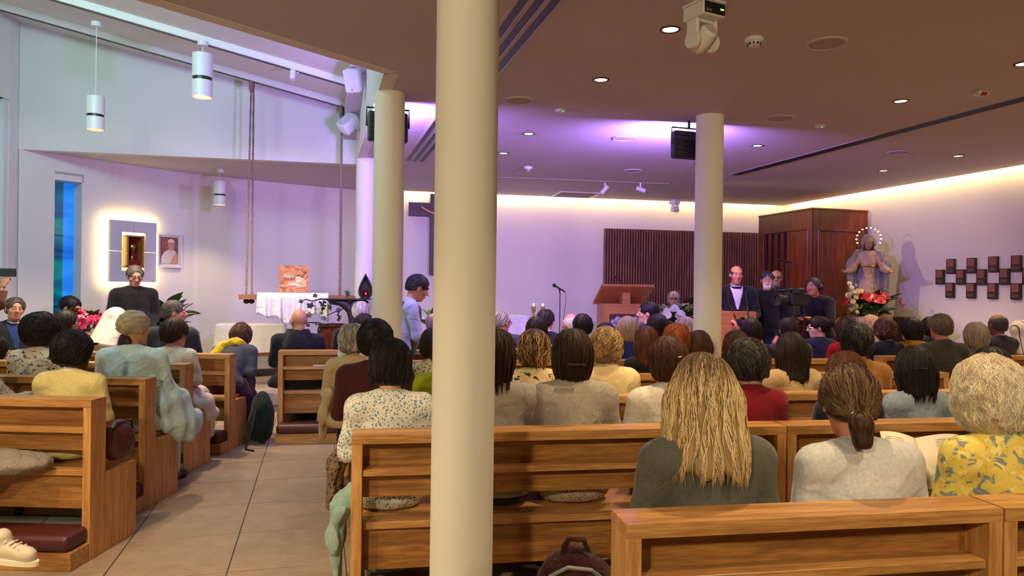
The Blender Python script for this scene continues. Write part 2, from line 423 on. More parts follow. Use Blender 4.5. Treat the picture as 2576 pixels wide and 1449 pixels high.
def strands(f, hd, N, S, rng, scale_r=1.0):
    """locks of hair traced along the hair shape: (N,S,3) points, and normals"""
    st = hd['style']
    th = rng.uniform(0, 2*PI, N); zz = rng.uniform(-0.35 if st not in ('short', 'crop', 'ring') else -0.2, 1.0, N)
    rr = np.sqrt(1-zz*zz)
    P = (np.stack([rr*np.cos(th), rr*np.sin(th), zz], 1)*0.2).astype(f32)
    P[:, 1] -= 0.014; P[:, 2] += 0.03
    cen = _a((0, -0.014, 0.02))
    for _ in range(14):
        d = f(P); dirc = cen-P; dirc /= np.maximum(np.sqrt((dirc*dirc).sum(1))[:, None], 1e-5)
        P = P+dirc*np.clip(d, -0.03, 0.03)[:, None]*0.9
    P = P[np.abs(f(P)) < 0.006]
    N = len(P); off = rng.uniform(-0.002, 0.004, N).astype(f32)
    pts = [P.copy()]; nrm = [grad(f, P)]
    crown = _a((0.0, -0.02, 0.14)); L = hd.get('len', 0.12)
    step = hd.get('step', 0.014 if st in ('short', 'crop', 'ring') else (L+0.16)/S*0.72)
    curl = {'curly': 1.0, 'perm': 0.8}.get(st, hd.get('wave', 0.12))
    ph = rng.uniform(0, 6.28, N); fq = rng.uniform(0.7, 1.5, N)
    for i in range(1, S):
        g = nrm[-1]
        out = P-crown; out[:, 2] = 0; out /= np.maximum(np.sqrt((out*out).sum(1))[:, None], 1e-4)
        if st == 'pony':
            tgt = _a((0, -0.125, -0.055)); D = np.where((P[:, 1] > -0.118)[:, None], tgt-P, _a((0, -0.05, -0.3))-P*_a((0.6, 0, 0)))
        else:
            D = out*0.55+_a((0, -0.25, -1.0))
        if st in ('short', 'crop', 'ring'): D = D+_a((0, -0.4, 0.2))
        D = D/np.maximum(np.sqrt((D*D).sum(1))[:, None], 1e-5)
        side = np.cross(g, D)
        D = D+side*(curl*1.4*np.sin(ph+i*fq*(2.1 if curl > 0.5 else 0.9)))[:, None]
        D = D-g*(D*g).sum(1)[:, None]*0.92
        D = D/np.maximum(np.sqrt((D*D).sum(1))[:, None], 1e-5)
        Pn = P+D*step
        d = f(Pn); gn = grad(f, Pn)
        under = gn[:, 2] < -0.72
        Pn = Pn-gn*np.clip(d-off, -0.02, 0.02)[:, None]*(~under)[:, None]
        if st == 'long': Pn[under] = P[under]+_a((0, 0, -1))*step*0.55+side[under]*(0.25*step*np.sin(ph[under]+i*0.7))[:, None]
        P = np.where(under[:, None] & (st != 'long'), P+D*0.0015, Pn).astype(f32)
        pts.append(P.copy()); nrm.append(np.where(under[:, None], nrm[-1], gn))
    return np.stack(pts, 1), np.stack(nrm, 1)
def tubes(pts, nrm, r):
    """thin tapering three-sided locks: pts (N,S,3)"""
    N, S, _ = pts.shape
    t = np.gradient(pts, axis=1); t /= np.maximum(np.sqrt((t*t).sum(2))[:, :, None], 1e-6)
    n = nrm-t*(nrm*t).sum(2)[:, :, None]; n /= np.maximum(np.sqrt((n*n).sum(2))[:, :, None], 1e-6)
    b = np.cross(t, n)
    prof = np.sin(np.linspace(0.5, PI*0.98, S)); prof = (prof/prof.max())[None, :, None]
    rr = r[:, None, None]*prof
    ring = np.stack([pts+rr*(math.cos(a)*n*0.7+math.sin(a)*b) for a in (PI/2, PI*7/6, PI*11/6)], 2)
    V = ring.reshape(-1, 3)
    base = (np.arange(N)[:, None]*S+np.arange(S-1)[None, :])*3
    Fs = []
    for k in range(3):
        k2 = (k+1) % 3
        Fs.append(np.stack([base+k, base+k2, base+3+k2, base+3+k], -1).reshape(-1, 4))
    return V.astype(f32), np.concatenate(Fs)

# ------------------------------------------------------------------ one person
SKIN = {'fair': hexc('d9a688'), 'ruddy': hexc('c98a70'), 'olive': hexc('b98763'), 'brown': hexc('7d4f36'), 'dark': hexc('4a2d20')}
HAIR = {'black': hexc('161214'), 'dark': hexc('231714'), 'brown': hexc('3d251a'), 'auburn': hexc('59301c'), 'red': hexc('a3541f'), 'grey': hexc('7f786f'), 'white': hexc('d8d0c4'),
        'cream': hexc('e8d6ac'), 'blond': hexc('c9a468'), 'ash': hexc('a08f80'), 'saltpepper': hexc('4d4844'), 'lightbrown': hexc('7b5f42')}
skin_mat = attr_mat('skin', 0.5, 0.12, 220, spec=0.35)
hair_mat = attr_mat('hair_strands', 0.55, spec=0.28)
eye_mat = attr_mat('eyeball', 0.15)
person_n = [0]
def person(label, pos, face, zt, base=0.47, pose='sit', sw=0.172, g=1.0, lean=0.06, hy=0, hp=0, hr=0, skin='fair', hair=None, top=None, top_kind='shirt', bottom=None,
           bottom_kind='trousers', shoes=None, arms=None, curl=(0.7, 0.7), lod=1, facing=False, glasses=None, beard=None, hs=0.97, sleeve=1.0, hdx=0.0, hands=True, group=None, legs=True, collar=None, inner=None,
           hand_rot=None, scarf=None, jaw=1.0, thick=0.0, name='person', anchor='head', brow=None, hem=0.004):
    rng = np.random.default_rng(person_n[0]*7+11); person_n[0] += 1
    sd = person_n[0]*1.37
    zoff = 0.895 if pose == 'stand' else 0.0
    RL = rotm(rx=-lean); piv = _a((0, 0, 0.05))
    hc0 = (RL@(_a((hdx, 0.018, 0.742))-piv))+piv
    k = (zt-base-0.118*hs)/(hc0[2]+zoff)
    hc = hc0*k+_a((0, 0, zoff*k))
    RH = rotm(-R(hp), R(hr), R(hy))
    cz, sz = math.cos(face), math.sin(face)
    px, py = pos
    if anchor == 'head': px, py = px-(hc[0]*cz-hc[1]*sz), py-(hc[0]*sz+hc[1]*cz)
    root = thing(name, label, 'person', (px, py, base), face, group)
    z0 = zoff*k
    def up(p):            # torso-frame point -> local
        q = (RL@(_a(p)-piv)+piv)*k; q[2] += z0; return q
    def Q(P): return ((P-_a((0, 0, z0)))/k-piv)@RL+piv
    vt, vh, vhair, ns, S = {0: (0.0125, 0.0065, 0.0078, 1150, 13), 1: (0.0165, 0.0085, 0.0100, 380, 9), 2: (0.021, 0.0098, 0.0120, 190, 7)}[lod]
    if facing: vh = 0.0055
    # -- joints
    if arms is None: arms = 'lap'
    J = []
    for i, s in enumerate((-1, 1)):
        sh = up((s*sw, -0.005, 0.525))
        if isinstance(arms, str):
            if arms == 'lap':
                e = up((s*(sw+0.045), 0.045, 0.285)); wv = _a((s*0.085, hc[1]*0.2+0.27, 0.20))*k+_a((0, 0, z0))
            elif arms == 'side':
                e = up((s*(sw+0.05), -0.02, 0.27)); wv = up((s*(sw+0.055), 0.05, 0.04))
            elif arms == 'front':
                e = up((s*(sw+0.05), 0.0, 0.27)); wv = up((s*0.11, 0.22, 0.10))
            elif arms == 'fold':
                e = up((s*(sw+0.03), 0.16, 0.30)); wv = up((s*0.05, 0.33, 0.36))
        else:
            e, wv = up(arms[i][0]), up(arms[i][1])
        J.append((sh, e, wv))
    LJ = []
    for s in (-1, 1):
        if pose == 'sit':
            LJ.append((_a((s*0.085, 0.03, 0.085))*k, _a((s*0.105, 0.43, 0.075))*k, _a((s*0.105, 0.44, -base/k+0.09))*k, _a((s*0.115, 0.55, -base/k+0.035))*k))
        else:
            LJ.append((_a((s*0.085, 0.0, 0.93))*k, _a((s*0.10, 0.02, 0.49))*k, _a((s*0.11, -0.01, 0.09))*k, _a((s*0.13, 0.12, 0.035))*k))
    # -- shapes
    def torso(P, inf=0.0):
        q = Q(P); 
        d = el(q, (0, 0.002, 0.40), (0.150*g+inf, 0.104*g+inf, 0.19+inf))
        d = smin(d, el(q, (0, 0.014, 0.21), (0.148*g+inf, 0.118*g+inf, 0.17+inf)), 0.07)
        d = smin(d, el(q, (0, -0.004, 0.085), (0.178*g+inf, 0.132*g+inf, 0.105+inf)), 0.07)
        d = smin(d, rc(q, (-sw+0.018, -0.012, 0.522), (sw-0.018, -0.012, 0.522), 0.058+inf, 0.058+inf), 0.07)
        for s in (-1, 1): d = smin(d, rc(q, (s*0.03, -0.026, 0.580), (s*(sw-0.04), -0.016, 0.540), 0.044+inf, 0.052+inf), 0.04)
        return d*k
    def arm(P, i, inf, ext=1.0):
        sh, e, wv = J[i]; gg = 0.8+0.2*g
        d = rc(P, sh, e, (0.054*gg+inf)*k, (0.043*gg+inf)*k)
        if ext > 0.5:
            t = (ext-0.5)*2; wq = e+(wv-e)*t
            d = smin(d, rc(P, e, wq, (0.043*gg+inf)*k, (0.030+0.013*(1-t)+inf)*k), 0.02)
        return d
    def neck(P):
        q = up((0, -0.022, 0.545)); return smin(rc(P, q, hc+RH@_a((0, -0.024, -0.055))*hs, 0.056*k, 0.050*hs), rc(P, up((0, -0.012, 0.53)), up((0, -0.012, 0.54)), 0.05*k, 0.05*k), 0.03)
    def head(P):
        q = ((P-hc)@RH)/hs
        d = el(q, (0, -0.012, 0.03), (0.076, 0.098, 0.087))
        d = smin(d, el(q, (0, 0.026, -0.030), (0.061*jaw, 0.068, 0.086)), 0.03)
        d = smin(d, el(q, (0, 0.052, -0.087), (0.036*jaw, 0.036, 0.029)), 0.03)
        if facing or lod == 0 or abs(hy) > 15:
            for s in (-1, 1): d = smin(d, el(q, (s*0.041, 0.058, -0.020), (0.024, 0.024, 0.022)), 0.02)
            d = smin(d, rc(q, (-0.033, 0.086, 0.031), (0.033, 0.086, 0.031), 0.011, 0.011), 0.02)
            for s in (-1, 1): d = smax(d, -el(q, (s*0.031, 0.102, 0.012), (0.018, 0.016, 0.011)), 0.010)
            d = smin(d, rc(q, (0, 0.090, 0.020), (0, 0.113, -0.022), 0.0085, 0.0135), 0.010)
            for s in (-1, 1): d = smin(d, el(q, (s*0.012, 0.100, -0.026), (0.009, 0.010, 0.008)), 0.006)
            d = smin(d, el(q, (0, 0.0935, -0.053), (0.022, 0.011, 0.0052)), 0.005)
            d = smin(d, el(q, (0, 0.0915, -0.065), (0.019, 0.011, 0.0060)), 0.005)
            if beard: d = smin(d, el(q, (0, 0.058, -0.088), (0.050, 0.046, 0.042)), 0.02)
        for s in (-1, 1): d = smin(d, el(q, (s*0.079, -0.008, -0.004), (0.0095, 0.022, 0.032)), 0.006)
        return d*hs
    # -- the body: one continuous figure of skin
    V1, F1 = snets(lambda P: smin(head(P), neck(P), 0.02), hc+_a((-0.135, -0.15, -0.30))*hs, hc+_a((0.135, 0.15, 0.14))*hs, vh)
    hv = ((V1-hc)@RH)/hs
    col = np.tile(_a(SKIN[skin]), (len(V1), 1))
    col *= (1+0.06*nz3(hv, 40, sd))[:, None]
    def paint(m, c, a=1.0):
        mm = np.clip(m, 0, 1)[:, None]*a; col[:] = col*(1-mm)+_a(c)*mm
    x, y, z = np.abs(hv[:, 0]), hv[:, 1], hv[:, 2]
    if facing or abs(hy) > 15 or lod == 0:
        paint((1.25-np.sqrt((x/0.024)**2+((z+0.059)/0.0115)**2))*4*(y > 0.075), np.minimum(_a(SKIN[skin])*_a((0.78, 0.42, 0.42)), 1), 0.75)
        bc = HAIR[brow or (hair or {}).get('col', 'dark')] if True else None
        paint((1.15-np.sqrt(((x-0.033)/0.021)**2+((z-0.034+(x-0.033)*0.12)/0.0062)**2))*4*(y > 0.06), _a(bc)*0.8, 0.85)
        paint((1.3-np.sqrt((x/0.045)**2+((z+0.012)/0.022)**2))*1.2*(y > 0.06), _a(SKIN[skin])*_a((1.05, 0.8, 0.78)), 0.35)
        if beard:
            inb = ((z < -0.022-0.25*(x-0.02)) & (y > -0.005) & (z > -0.135)).astype(f32)
            mouth = (np.sqrt((x/0.026)**2+((z+0.058)/0.010)**2) < 1)
            paint(inb*(~mouth), HAIR[beard], 0.92)
    # hidden, coarser trunk and limbs joined to the head in the same mesh
    ends = [j for J_ in J for j in J_]+([j for L_ in LJ for j in L_] if legs else [])
    allp = np.array(ends+[up((0, 0, 0.0)), up((0, 0, 0.6)), up((-sw-0.08, 0.16, 0.2)), up((sw+0.08, -0.16, 0.2))])
    blo, bhi = allp.min(0)-0.12, allp.max(0)+0.12
    bare = 1.0 if sleeve > 0.9 else 0
    def skin_rest(P):
        d = torso(P, -0.025)
        for i in (0, 1): d = smin(d, arm(P, i, -0.010 if bare else -0.004), 0.03)
        if legs:
            for a_, b_, c_, e_ in LJ:
                d = smin(d, rc(P, a_, b_, 0.062*k, 0.046*k), 0.03); d = smin(d, rc(P, b_, c_, 0.046*k, 0.032*k), 0.03); d = smin(d, rc(P, c_, e_, 0.026*k, 0.022*k), 0.03)
        return d
    V2, F2 = snets(skin_rest, blo, bhi, 0.026 if bare else 0.015)
    Vs, Fs = [V1, V2], [F1, F2+len(V1)]; n = len(V1)+len(V2); cols = [col, np.tile(_a(SKIN[skin]), (len(V2), 1))]
    if hands:
        for i, s in enumerate((-1, 1)):
            hv_, hf_ = hand(curl[i], s)
            fwd = Vector(J[i][2]-J[i][1]).normalized()
            if hand_rot and hand_rot[i] is not None:
                fwd, upv = [Vector(v).normalized() for v in hand_rot[i]]
            else: upv = Vector((0, -0.25, 1)) if abs(fwd.z) < 0.85 else Vector((s*1.0, 0.4, 0))
            rt = fwd.cross(upv).normalized(); upv = rt.cross(fwd)
            M = np.array([[rt.x, fwd.x, upv.x], [rt.y, fwd.y, upv.y], [rt.z, fwd.z, upv.z]], f32)
            Vs.append((hv_*k*0.98)@M.T+J[i][2]); Fs.append(hf_+n); n += len(hv_); cols.append(np.tile(_a(SKIN[skin])*_a((1, 0.93, 0.9)), (len(hv_), 1)))
    mesh_np('body', np.concatenate(Vs), np.concatenate(Fs), skin_mat, root, col=np.concatenate(cols))
    # -- eyes
    if facing or abs(hy) > 15:
        for s in (-1, 1):
            mb = MB(); mb.ball((0, 0, 0), 0.0118*hs, 10, 8); o = mb.obj('eye', eye_mat, root, smooth='all')
            me = o.data; co = np.empty(len(me.vertices)*3, f32); me.vertices.foreach_get('co', co); co = co.reshape(-1, 3)
            a_ = me.color_attributes.new('Col', 'FLOAT_COLOR', 'POINT')
            dz = (co/np.maximum(np.sqrt((co*co).sum(1))[:, None], 1e-6))@(_a((0, 0.98, -0.12)))
            c4 = np.ones((len(co), 4), f32); c4[:, :3] = np.where((dz > 0.80)[:, None], _a((0.015, 0.01, 0.008)), _a((0.62, 0.58, 0.55)))
            a_.data.foreach_set('color', c4.ravel())
            o.location = Vector(hc+RH@_a((s*0.031, 0.0855, 0.012))*hs); o.rotation_euler = Matrix(RH.tolist()).to_euler()
    # -- clothes
    if top is not None:
        inf = 0.008+thick
        fold = 0.0048 if lod == 0 else 0.0036
        def ftop(P):
            d = torso(P, inf)
            for i in (0, 1): d = smin(d, arm(P, i, inf+0.004, sleeve), 0.035)
            q = Q(P)
            if top_kind in ('coat', 'habit'):
                d = smin(d, el(q, (0, 0.05, 0.05), (0.23*g, 0.23, 0.12))*k, 0.06)
            d = d+fold*nz3(q, 26, sd)+fold*0.8*np.sin(q[:, 2]*48+q[:, 0]*22*np.sign(q[:, 0]+0.001)+2*nz3(q, 9, sd))*np.clip(1.2-abs(q[:, 2]-0.22)*4, 0, 1)
            if top_kind in ('shirt', 'jacket', 'coat', 'habit'):
                cq = q-_a((0, -0.012, 0.592)); cq = cq@rotm(rx=R(-14))
                rr = np.sqrt(cq[:, 0]**2+(cq[:, 1]*1.02)**2)
                cr, ct = (0.066, 0.011) if top_kind == 'shirt' else ((0.074, 0.014) if top_kind != 'habit' else (0.098, 0.036))
                d = smin(d, (np.sqrt((rr-cr)**2+(cq[:, 2]*0.45)**2)-ct)*k, 0.012)
            if top_kind == 'habit':
                d = smin(d, el(q, (0, -0.125, 0.48), (0.125, 0.045, 0.15))*k, 0.02)
            if pose == 'stand': d = smax(d, -(P[:, 2]-z0+0.06*k), 0.01)
            else: d = smax(d, -(P[:, 2]-hem), 0.006)
            # sleeve ends
            for i in (0, 1):
                sh, e, wv = J[i]
                if sleeve > 0.9:
                    dv = (wv-e)/np.linalg.norm(wv-e); cutp = wv-dv*0.012
                    near = rc(P, e, wv+dv*0.15, 0.09, 0.09)
                    d = np.where(near < 0, np.maximum(d, (P-cutp)@dv), d)
            return d
        lo_ = np.minimum(blo, allp.min(0)-0.1); hi_ = bhi.copy(); hi_[2] = up((0, 0, 0.66))[2]
        if pose == 'sit': lo_[2] = -0.02
        else: lo_[2] = z0-0.10
        tp = np.array([j for J_ in J for j in J_]+[up((0, 0, 0.0)), up((0, -0.16, 0.3)), up((0, 0.18, 0.2))])
        lo_[:2] = tp.min(0)[:2]-0.13; hi_[:2] = tp.max(0)[:2]+0.13
        if pose == 'sit' and top_kind in ('coat', 'habit'): hi_[1] = max(hi_[1], 0.36*k); lo_[0] -= 0.05; hi_[0] += 0.05
        Vt, Ft = snets(ftop, lo_, hi_, vt)
        mesh_np({'jacket': 'jacket', 'coat': 'coat', 'habit': 'habit'}.get(top_kind, 'shirt'), Vt, Ft, top, root)
    if collar is not None:
        def fcol(P):
            q = Q(P); cq = (q-_a((0, -0.010, 0.606)))@rotm(rx=R(-14)); rr = np.sqrt(cq[:, 0]**2+cq[:, 1]**2)
            return (np.sqrt((rr-0.064)**2+(cq[:, 2]*0.32)**2)-0.008)*k
        c_ = up((0, -0.01, 0.606)); Vt, Ft = snets(fcol, c_-0.12, c_+0.12, 0.009)
        mesh_np('collar', Vt, Ft, collar, root)
    if inner is not None:       # shirt front showing in the neck opening of a jacket
        def finn(P):
            q = Q(P); d = torso(P, 0.010+thick)
            tri = np.maximum(np.abs(q[:, 0])-0.012-np.clip((q[:, 2]-0.33)*0.26, 0, 0.07), np.maximum(-(q[:, 1]-0.03), -(q[:, 2]-0.33)))
            return np.maximum(d-0.003, tri*k)
        c_ = up((0, 0.05, 0.45)); Vt, Ft = snets(finn, c_-_a((0.14, 0.16, 0.2)), c_+_a((0.14, 0.2, 0.2)), 0.009)
        if len(Ft): mesh_np('shirt_front', Vt, Ft, inner, root)
    if bottom is not None and legs:
        def fbot(P):
            d = None
            for a_, b_, c_, e_ in LJ:
                q = rc(P, a_, b_, 0.088*k*(0.7+0.3*g), 0.062*k); q = smin(q, rc(P, b_, c_, 0.060*k, 0.050*k), 0.03); d = q if d is None else smin(d, q, 0.05)
            if bottom_kind == 'skirt':
                m0 = (LJ[0][0]+LJ[1][0])/2; m1 = (LJ[0][1]+LJ[1][1])/2; m2 = (LJ[0][2]+LJ[1][2])/2
                d = smin(d, rc(P*_a((0.72, 1, 1)), m0, m1, 0.11*k, 0.10*k), 0.05); d = smin(d, rc(P*_a((0.72, 1, 1)), m1, m2, 0.10*k, 0.12*k), 0.05)
            hip = up((0, 0, 0.09)); d = smin(d, el(P, hip, _a((0.178*g, 0.135*g, 0.105))*k), 0.05)
            if pose == 'sit': d = smax(d, -(P[:, 2]-0.003)*np.where(P[:, 1] < 0.16*k, 1, -9).clip(0, 1)-np.where(P[:, 1] < 0.16*k, 0, 9), 0.005)
            d = smax(d, -(P[:, 2]-(LJ[0][2][2]-0.04)), 0.004)
            return d+0.003*nz3(P, 24, sd)
        lp = np.array([j for L_ in LJ for j in L_[:3]]); lo_ = lp.min(0)-_a((0.20, 0.22, 0.06)); hi_ = lp.max(0)+_a((0.20, 0.16, 0.20))
        Vt, Ft = snets(fbot, lo_, hi_, 0.02 if lod < 2 else 0.024)
        mesh_np('skirt' if bottom_kind == 'skirt' else 'trousers', Vt, Ft, bottom, root)
    if shoes is not None and legs:
        for a_, b_, c_, e_ in LJ:
            def fsh(P):
                d = smin(rc(P, c_+_a((0, -0.02, -0.035)), e_, 0.040*k, 0.036*k), rc(P, c_, c_+_a((0, 0, -0.04)), 0.042*k, 0.04*k), 0.02)
                d = smin(d, rc(P, e_, e_+_a((0, 0.06, -0.006)), 0.038*k, 0.026*k), 0.02)
                return smax(d, -(P[:, 2]+ (base if pose == 'sit' else 0)-0.004), 0.004)
            lo_ = np.minimum(c_, e_)-_a((0.07, 0.09, 0.06)); hi_ = np.maximum(c_, e_)+_a((0.07, 0.13, 0.07))
            Vt, Ft = snets(fsh, lo_, hi_, 0.012); mesh_np('shoe', Vt, Ft, shoes, root)
    # -- hair
    if hair is not None:
        hf, (lo_, hi_) = hair_fun({**hair, 'seed': sd})
        Vh, Fh = snets(hf, lo_, hi_, vhair)
        hcq = _a(HAIR[hair['col']]); hc2 = _a(HAIR[hair['col2']]) if 'col2' in hair else hcq*1.35
        if 'roots' in hair:
            tt = np.clip((Vh[:, 2]-0.02)/0.09+0.25*nz3(Vh, 60, sd), 0, 1)[:, None]; ch = hcq*(1-tt)+_a(HAIR[hair['roots']])*tt
        else: ch = np.tile(hcq, (len(Vh), 1))
        if 'low' in hair: ch = ch*0.6+_a(HAIR[hair['low']])*0.4
        ch = ch*(0.72+0.14*nz3(Vh*_a((1, 1, 0.25)), 120, sd))[:, None]
        n_s = int(ns*hair.get('dens', 1.0))
        pts, nrm = strands(hf, {**hair, 'seed': sd}, n_s, S, rng)
        rad = rng.uniform(0.6, 1.5, len(pts))*hair.get('r', {0: 0.0022, 1: 0.0028, 2: 0.0038}[lod])
        if hair['style'] in ('short', 'crop', 'ring'): rad *= 0.8
        Vt, Ft = tubes(pts.astype(f32), nrm.astype(f32), rad.astype(f32))
        mixf = np.clip(rng.uniform(-0.3, 1.2, len(pts)), 0, 1)[:, None]
        cs = (hcq*(1-mixf)+hc2*mixf)*rng.uniform(0.75, 1.25, (len(pts), 1))
        if 'low' in hair:
            ml = (rng.uniform(0, 1, (len(pts), 1)) < 0.22); cs = np.where(ml, _a(HAIR[hair['low']])*rng.uniform(0.7, 1.2, (len(pts), 1)), cs)
        cs = np.repeat(cs, S*3, 0)
        if 'roots' in hair:
            tt = np.clip((Vt[:, 2]-0.03)/0.08, 0, 1)[:, None]*np.repeat(rng.uniform(0.3, 1, (len(pts), 1)), S*3, 0); cs = cs*(1-tt)+_a(HAIR[hair['roots']])*tt
        Va = np.concatenate([Vh, Vt])*hs@RH.T+hc; Fa = np.concatenate([Fh, Ft+len(Vh)])
        mesh_np('hair', Va, Fa, hair_mat, root, col=np.concatenate([ch, cs]).clip(0, 1))
    # -- glasses
    if glasses is not None:
        mb = MB(); H_ = lambda p: Vector(hc+RH@_a(p)*hs)
        for s in (-1, 1):
            ring = [H_((s*0.032+0.0235*math.cos(a), 0.108-0.05*abs(abs(s*0.032+0.0235*math.cos(a))-0.0)**1.0*0.25, 0.010+0.017*math.sin(a))) for a in np.linspace(0, 2*PI, 15)]
            mb.tube(ring, 0.0021, 5, cap=False)
            mb.tube([H_((s*0.055, 0.104, 0.014)), H_((s*0.078, 0.05, 0.014)), H_((s*0.083, -0.005, 0.014)), H_((s*0.081, -0.022, -0.004))], 0.002, 5)
        mb.tube([H_((-0.010, 0.108, 0.013)), H_((0, 0.113, 0.015)), H_((0.010, 0.108, 0.013))], 0.002, 5)
        g_o = mb.obj('glasses', glasses, root)
        mb = MB()
        for s in (-1, 1):
            c_ = [mb.bm.verts.new(H_((s*0.032+0.023*math.cos(a), 0.1065, 0.010+0.0165*math.sin(a)))) for a in np.linspace(0, 2*PI, 12, endpoint=False)]
            mb.bm.faces.new(c_)
        mb.obj('lens', glass('spectacle_glass', (0.9, 0.95, 1.0), 0.02), g_o)
    return root, dict(hc=hc, RH=RH, hs=hs, up=up, Q=Q, k=k, J=J, torso=torso, sd=sd, LJ=LJ, z0=z0, H=lambda p: Vector(hc+RH@_a(p)*hs))
def sdf_part(name, fun, lo, hi, h, m, parent, **kw):
    V, F = snets(fun, lo, hi, h); return mesh_np(name, V, F, m, parent, **kw)

# ------------------------------------------------------------------ the room
def plaster(name, col, bscale=45):
    t = NT(name); mp = t.coords()
    nz = t.n('ShaderNodeTexNoise', i_Scale=bscale, i_Detail=5.0, i_Roughness=0.6); t.l(mp, 0, nz, 'Vector')
    n2 = t.n('ShaderNodeTexNoise', i_Scale=1.3, i_Detail=2.0); t.l(mp, 0, n2, 'Vector')
    r_ = t.ramp([(0.3, tuple(c*0.955 for c in col)), (0.7, col)]); t.l(n2, 'Fac', r_, 0); t.l(r_, 0, t.b, 'Base Color')
    t.bump(nz, 'Fac', 0.10, 0.004); t.set(Roughness=0.75); t.b.inputs['Specular IOR Level'].default_value = 0.25
    _mats[name] = t.m; return t.m
M_wall = plaster('white_plaster', (0.78, 0.76, 0.74))
M_ceil = plaster('ceiling_paint', (0.57, 0.53, 0.58))
M_col = plaster('column_paint', (0.76, 0.74, 0.66), 70)
M_white = plain('white_lacquer', (0.75, 0.75, 0.74), 0.4)
M_black = plain('black_plastic', (0.012, 0.012, 0.014), 0.4)
M_dark = plain('dark_metal', (0.03, 0.028, 0.03), 0.45, 0.6)
M_grey = plain('grey_metal', (0.35, 0.35, 0.36), 0.4, 0.7)
M_oak = wood('oak_along', hexc('9a6a38'), hexc('d3a061'), 'x')
M_oakz = wood('oak_upright', hexc('a8733c'), hexc('d9a866'), 'z')
M_oakd = wood('oak_panel', hexc('83562a'), hexc('c08a4c'), 'x')
M_walnut = wood('walnut_slats', hexc('6e4636'), hexc('a8775c'), 'z', 0.5)
M_maho = wood('mahogany_upright', hexc('4a1c0c'), hexc('8d4320'), 'z', 0.3)
M_ambo = wood('ambo_oak', hexc('a8683a'), hexc('cb8e58'), 'x', 0.4)

def wallstrip(name, pts, z0, z1, m, thick=0.12, side=1):
    """vertical wall along a run of plan points, z1 a number or one per point"""
    mb = MB(); n = len(pts); zz = z1 if isinstance(z1, (list, tuple)) else [z1]*n
    P = [Vector((p[0], p[1])) for p in pts]; O = []
    for i, p in enumerate(P):
        t = (P[min(i+1, n-1)]-P[max(i-1, 0)]).normalized(); O.append(p+Vector((-t.y, t.x))*thick*side)
    ring = []
    for p, o, z in zip(P, O, zz): ring.append([mb.bm.verts.new((p.x, p.y, z0)), mb.bm.verts.new((p.x, p.y, z)), mb.bm.verts.new((o.x, o.y, z)), mb.bm.verts.new((o.x, o.y, z0))])
    for A, B in zip(ring, ring[1:]):
        for k in range(4): mb.bm.faces.new((A[k], A[(k+1) % 4], B[(k+1) % 4], B[k]))
    mb.bm.faces.new(ring[0]); mb.bm.faces.new(ring[-1][::-1])
    return mb.obj(name, m, smooth=True)
def slope_z(x): return 4.43-0.212*(x+3.28)
def by(x): return 11.40-0.0682*(x-0.43)          # rear edge of the flat ceiling

# floor slab, then the tiles that lie on it
def stone(name, c):
    t = NT(name); mp = t.coords((1, 1, 1), rnd=True)
    n1 = t.n('ShaderNodeTexNoise', i_Scale=9.0, i_Detail=8.0, i_Roughness=0.7); t.l(mp, 0, n1, 'Vector')
    mp2 = t.coords((6, 40, 6), rnd=True); n2 = t.n('ShaderNodeTexNoise', i_Scale=1.5, i_Detail=5.0); t.l(mp2, 0, n2, 'Vector')
    mx = t.n('ShaderNodeMix', data_type='FLOAT'); mx.inputs[0].default_value = 0.4; t.l(n1, 'Fac', mx, 2); t.l(n2, 'Fac', mx, 3)
    r_ = t.ramp([(0.3, tuple(v*0.72 for v in c)), (0.7, tuple(v*1.12 for v in c))]); t.l(mx, 0, r_, 0); t.l(r_, 0, t.b, 'Base Color')
    t.bump(mx, 0, 0.15, 0.004); t.set(Roughness=0.5); _mats[name] = t.m; return t.m
M_tile = stone('stone_tile', hexc('a18d76'))
M_grout = plain('grout', hexc('5d554d'), 0.9)
mb = MB(); mb.box((-4.7, -3.1, -0.2), (8.1, 12.0, -0.006)); floor = struct(mb.obj('floor', M_grout))
mb = MB(); mb.box((-0.2970, -0.2945, -0.006), (0.2970, 0.2945, 0.0), 0.0015); t0 = mb.obj('tile', M_tile, floor)
first = True
for i in range(-7, 14):
    for j in range(2, 16):
        if (i+0.5)*0.6-0.43 > 7.9 or (i < -4 and j < 4): continue
        if j*0.6+0.35 > 9.3: continue
        o = t0 if first else t0.copy()
        if not first: C.objects.link(o); o.parent = floor
        first = False
        o.location = (-0.44+0.6*i+0.3, 0.95+0.6*(j-2)+0.3, 0.0)
        if (i*7+j*3) % 2: o.rotation_euler = (0, 0, PI)
# raised altar floor
mb = MB(); mb.prism([(-2.55, 9.25), (6.9, 9.25), (6.9, 10.95), (0.5, 11.42), (-1.75, 10.62), (-2.55, 9.98)], 0.0, 0.15); struct(mb.obj('floor_raised', stone('pale_stone', hexc('c9b59c'))))

# flat ceiling over the nave and the rear soffit (one slab, with the opening of the tall bay)
cp = [(-4.62, -3.05), (7.90, -3.05), (7.90, by(7.90)), (0.95, by(0.95)), (0.95, 11.6), (0.2, 11.55), (-1.2, 11.1), (-2.3, 10.4), (-3.2, 9.65), (-3.32, 9.31), (0.43, 9.045), (0.43, 5.105), (-0.95, 4.179), (-4.62, 1.71)]
mb = MB(); mb.prism(cp, 3.0, 3.10); struct(mb.obj('ceiling', M_ceil))
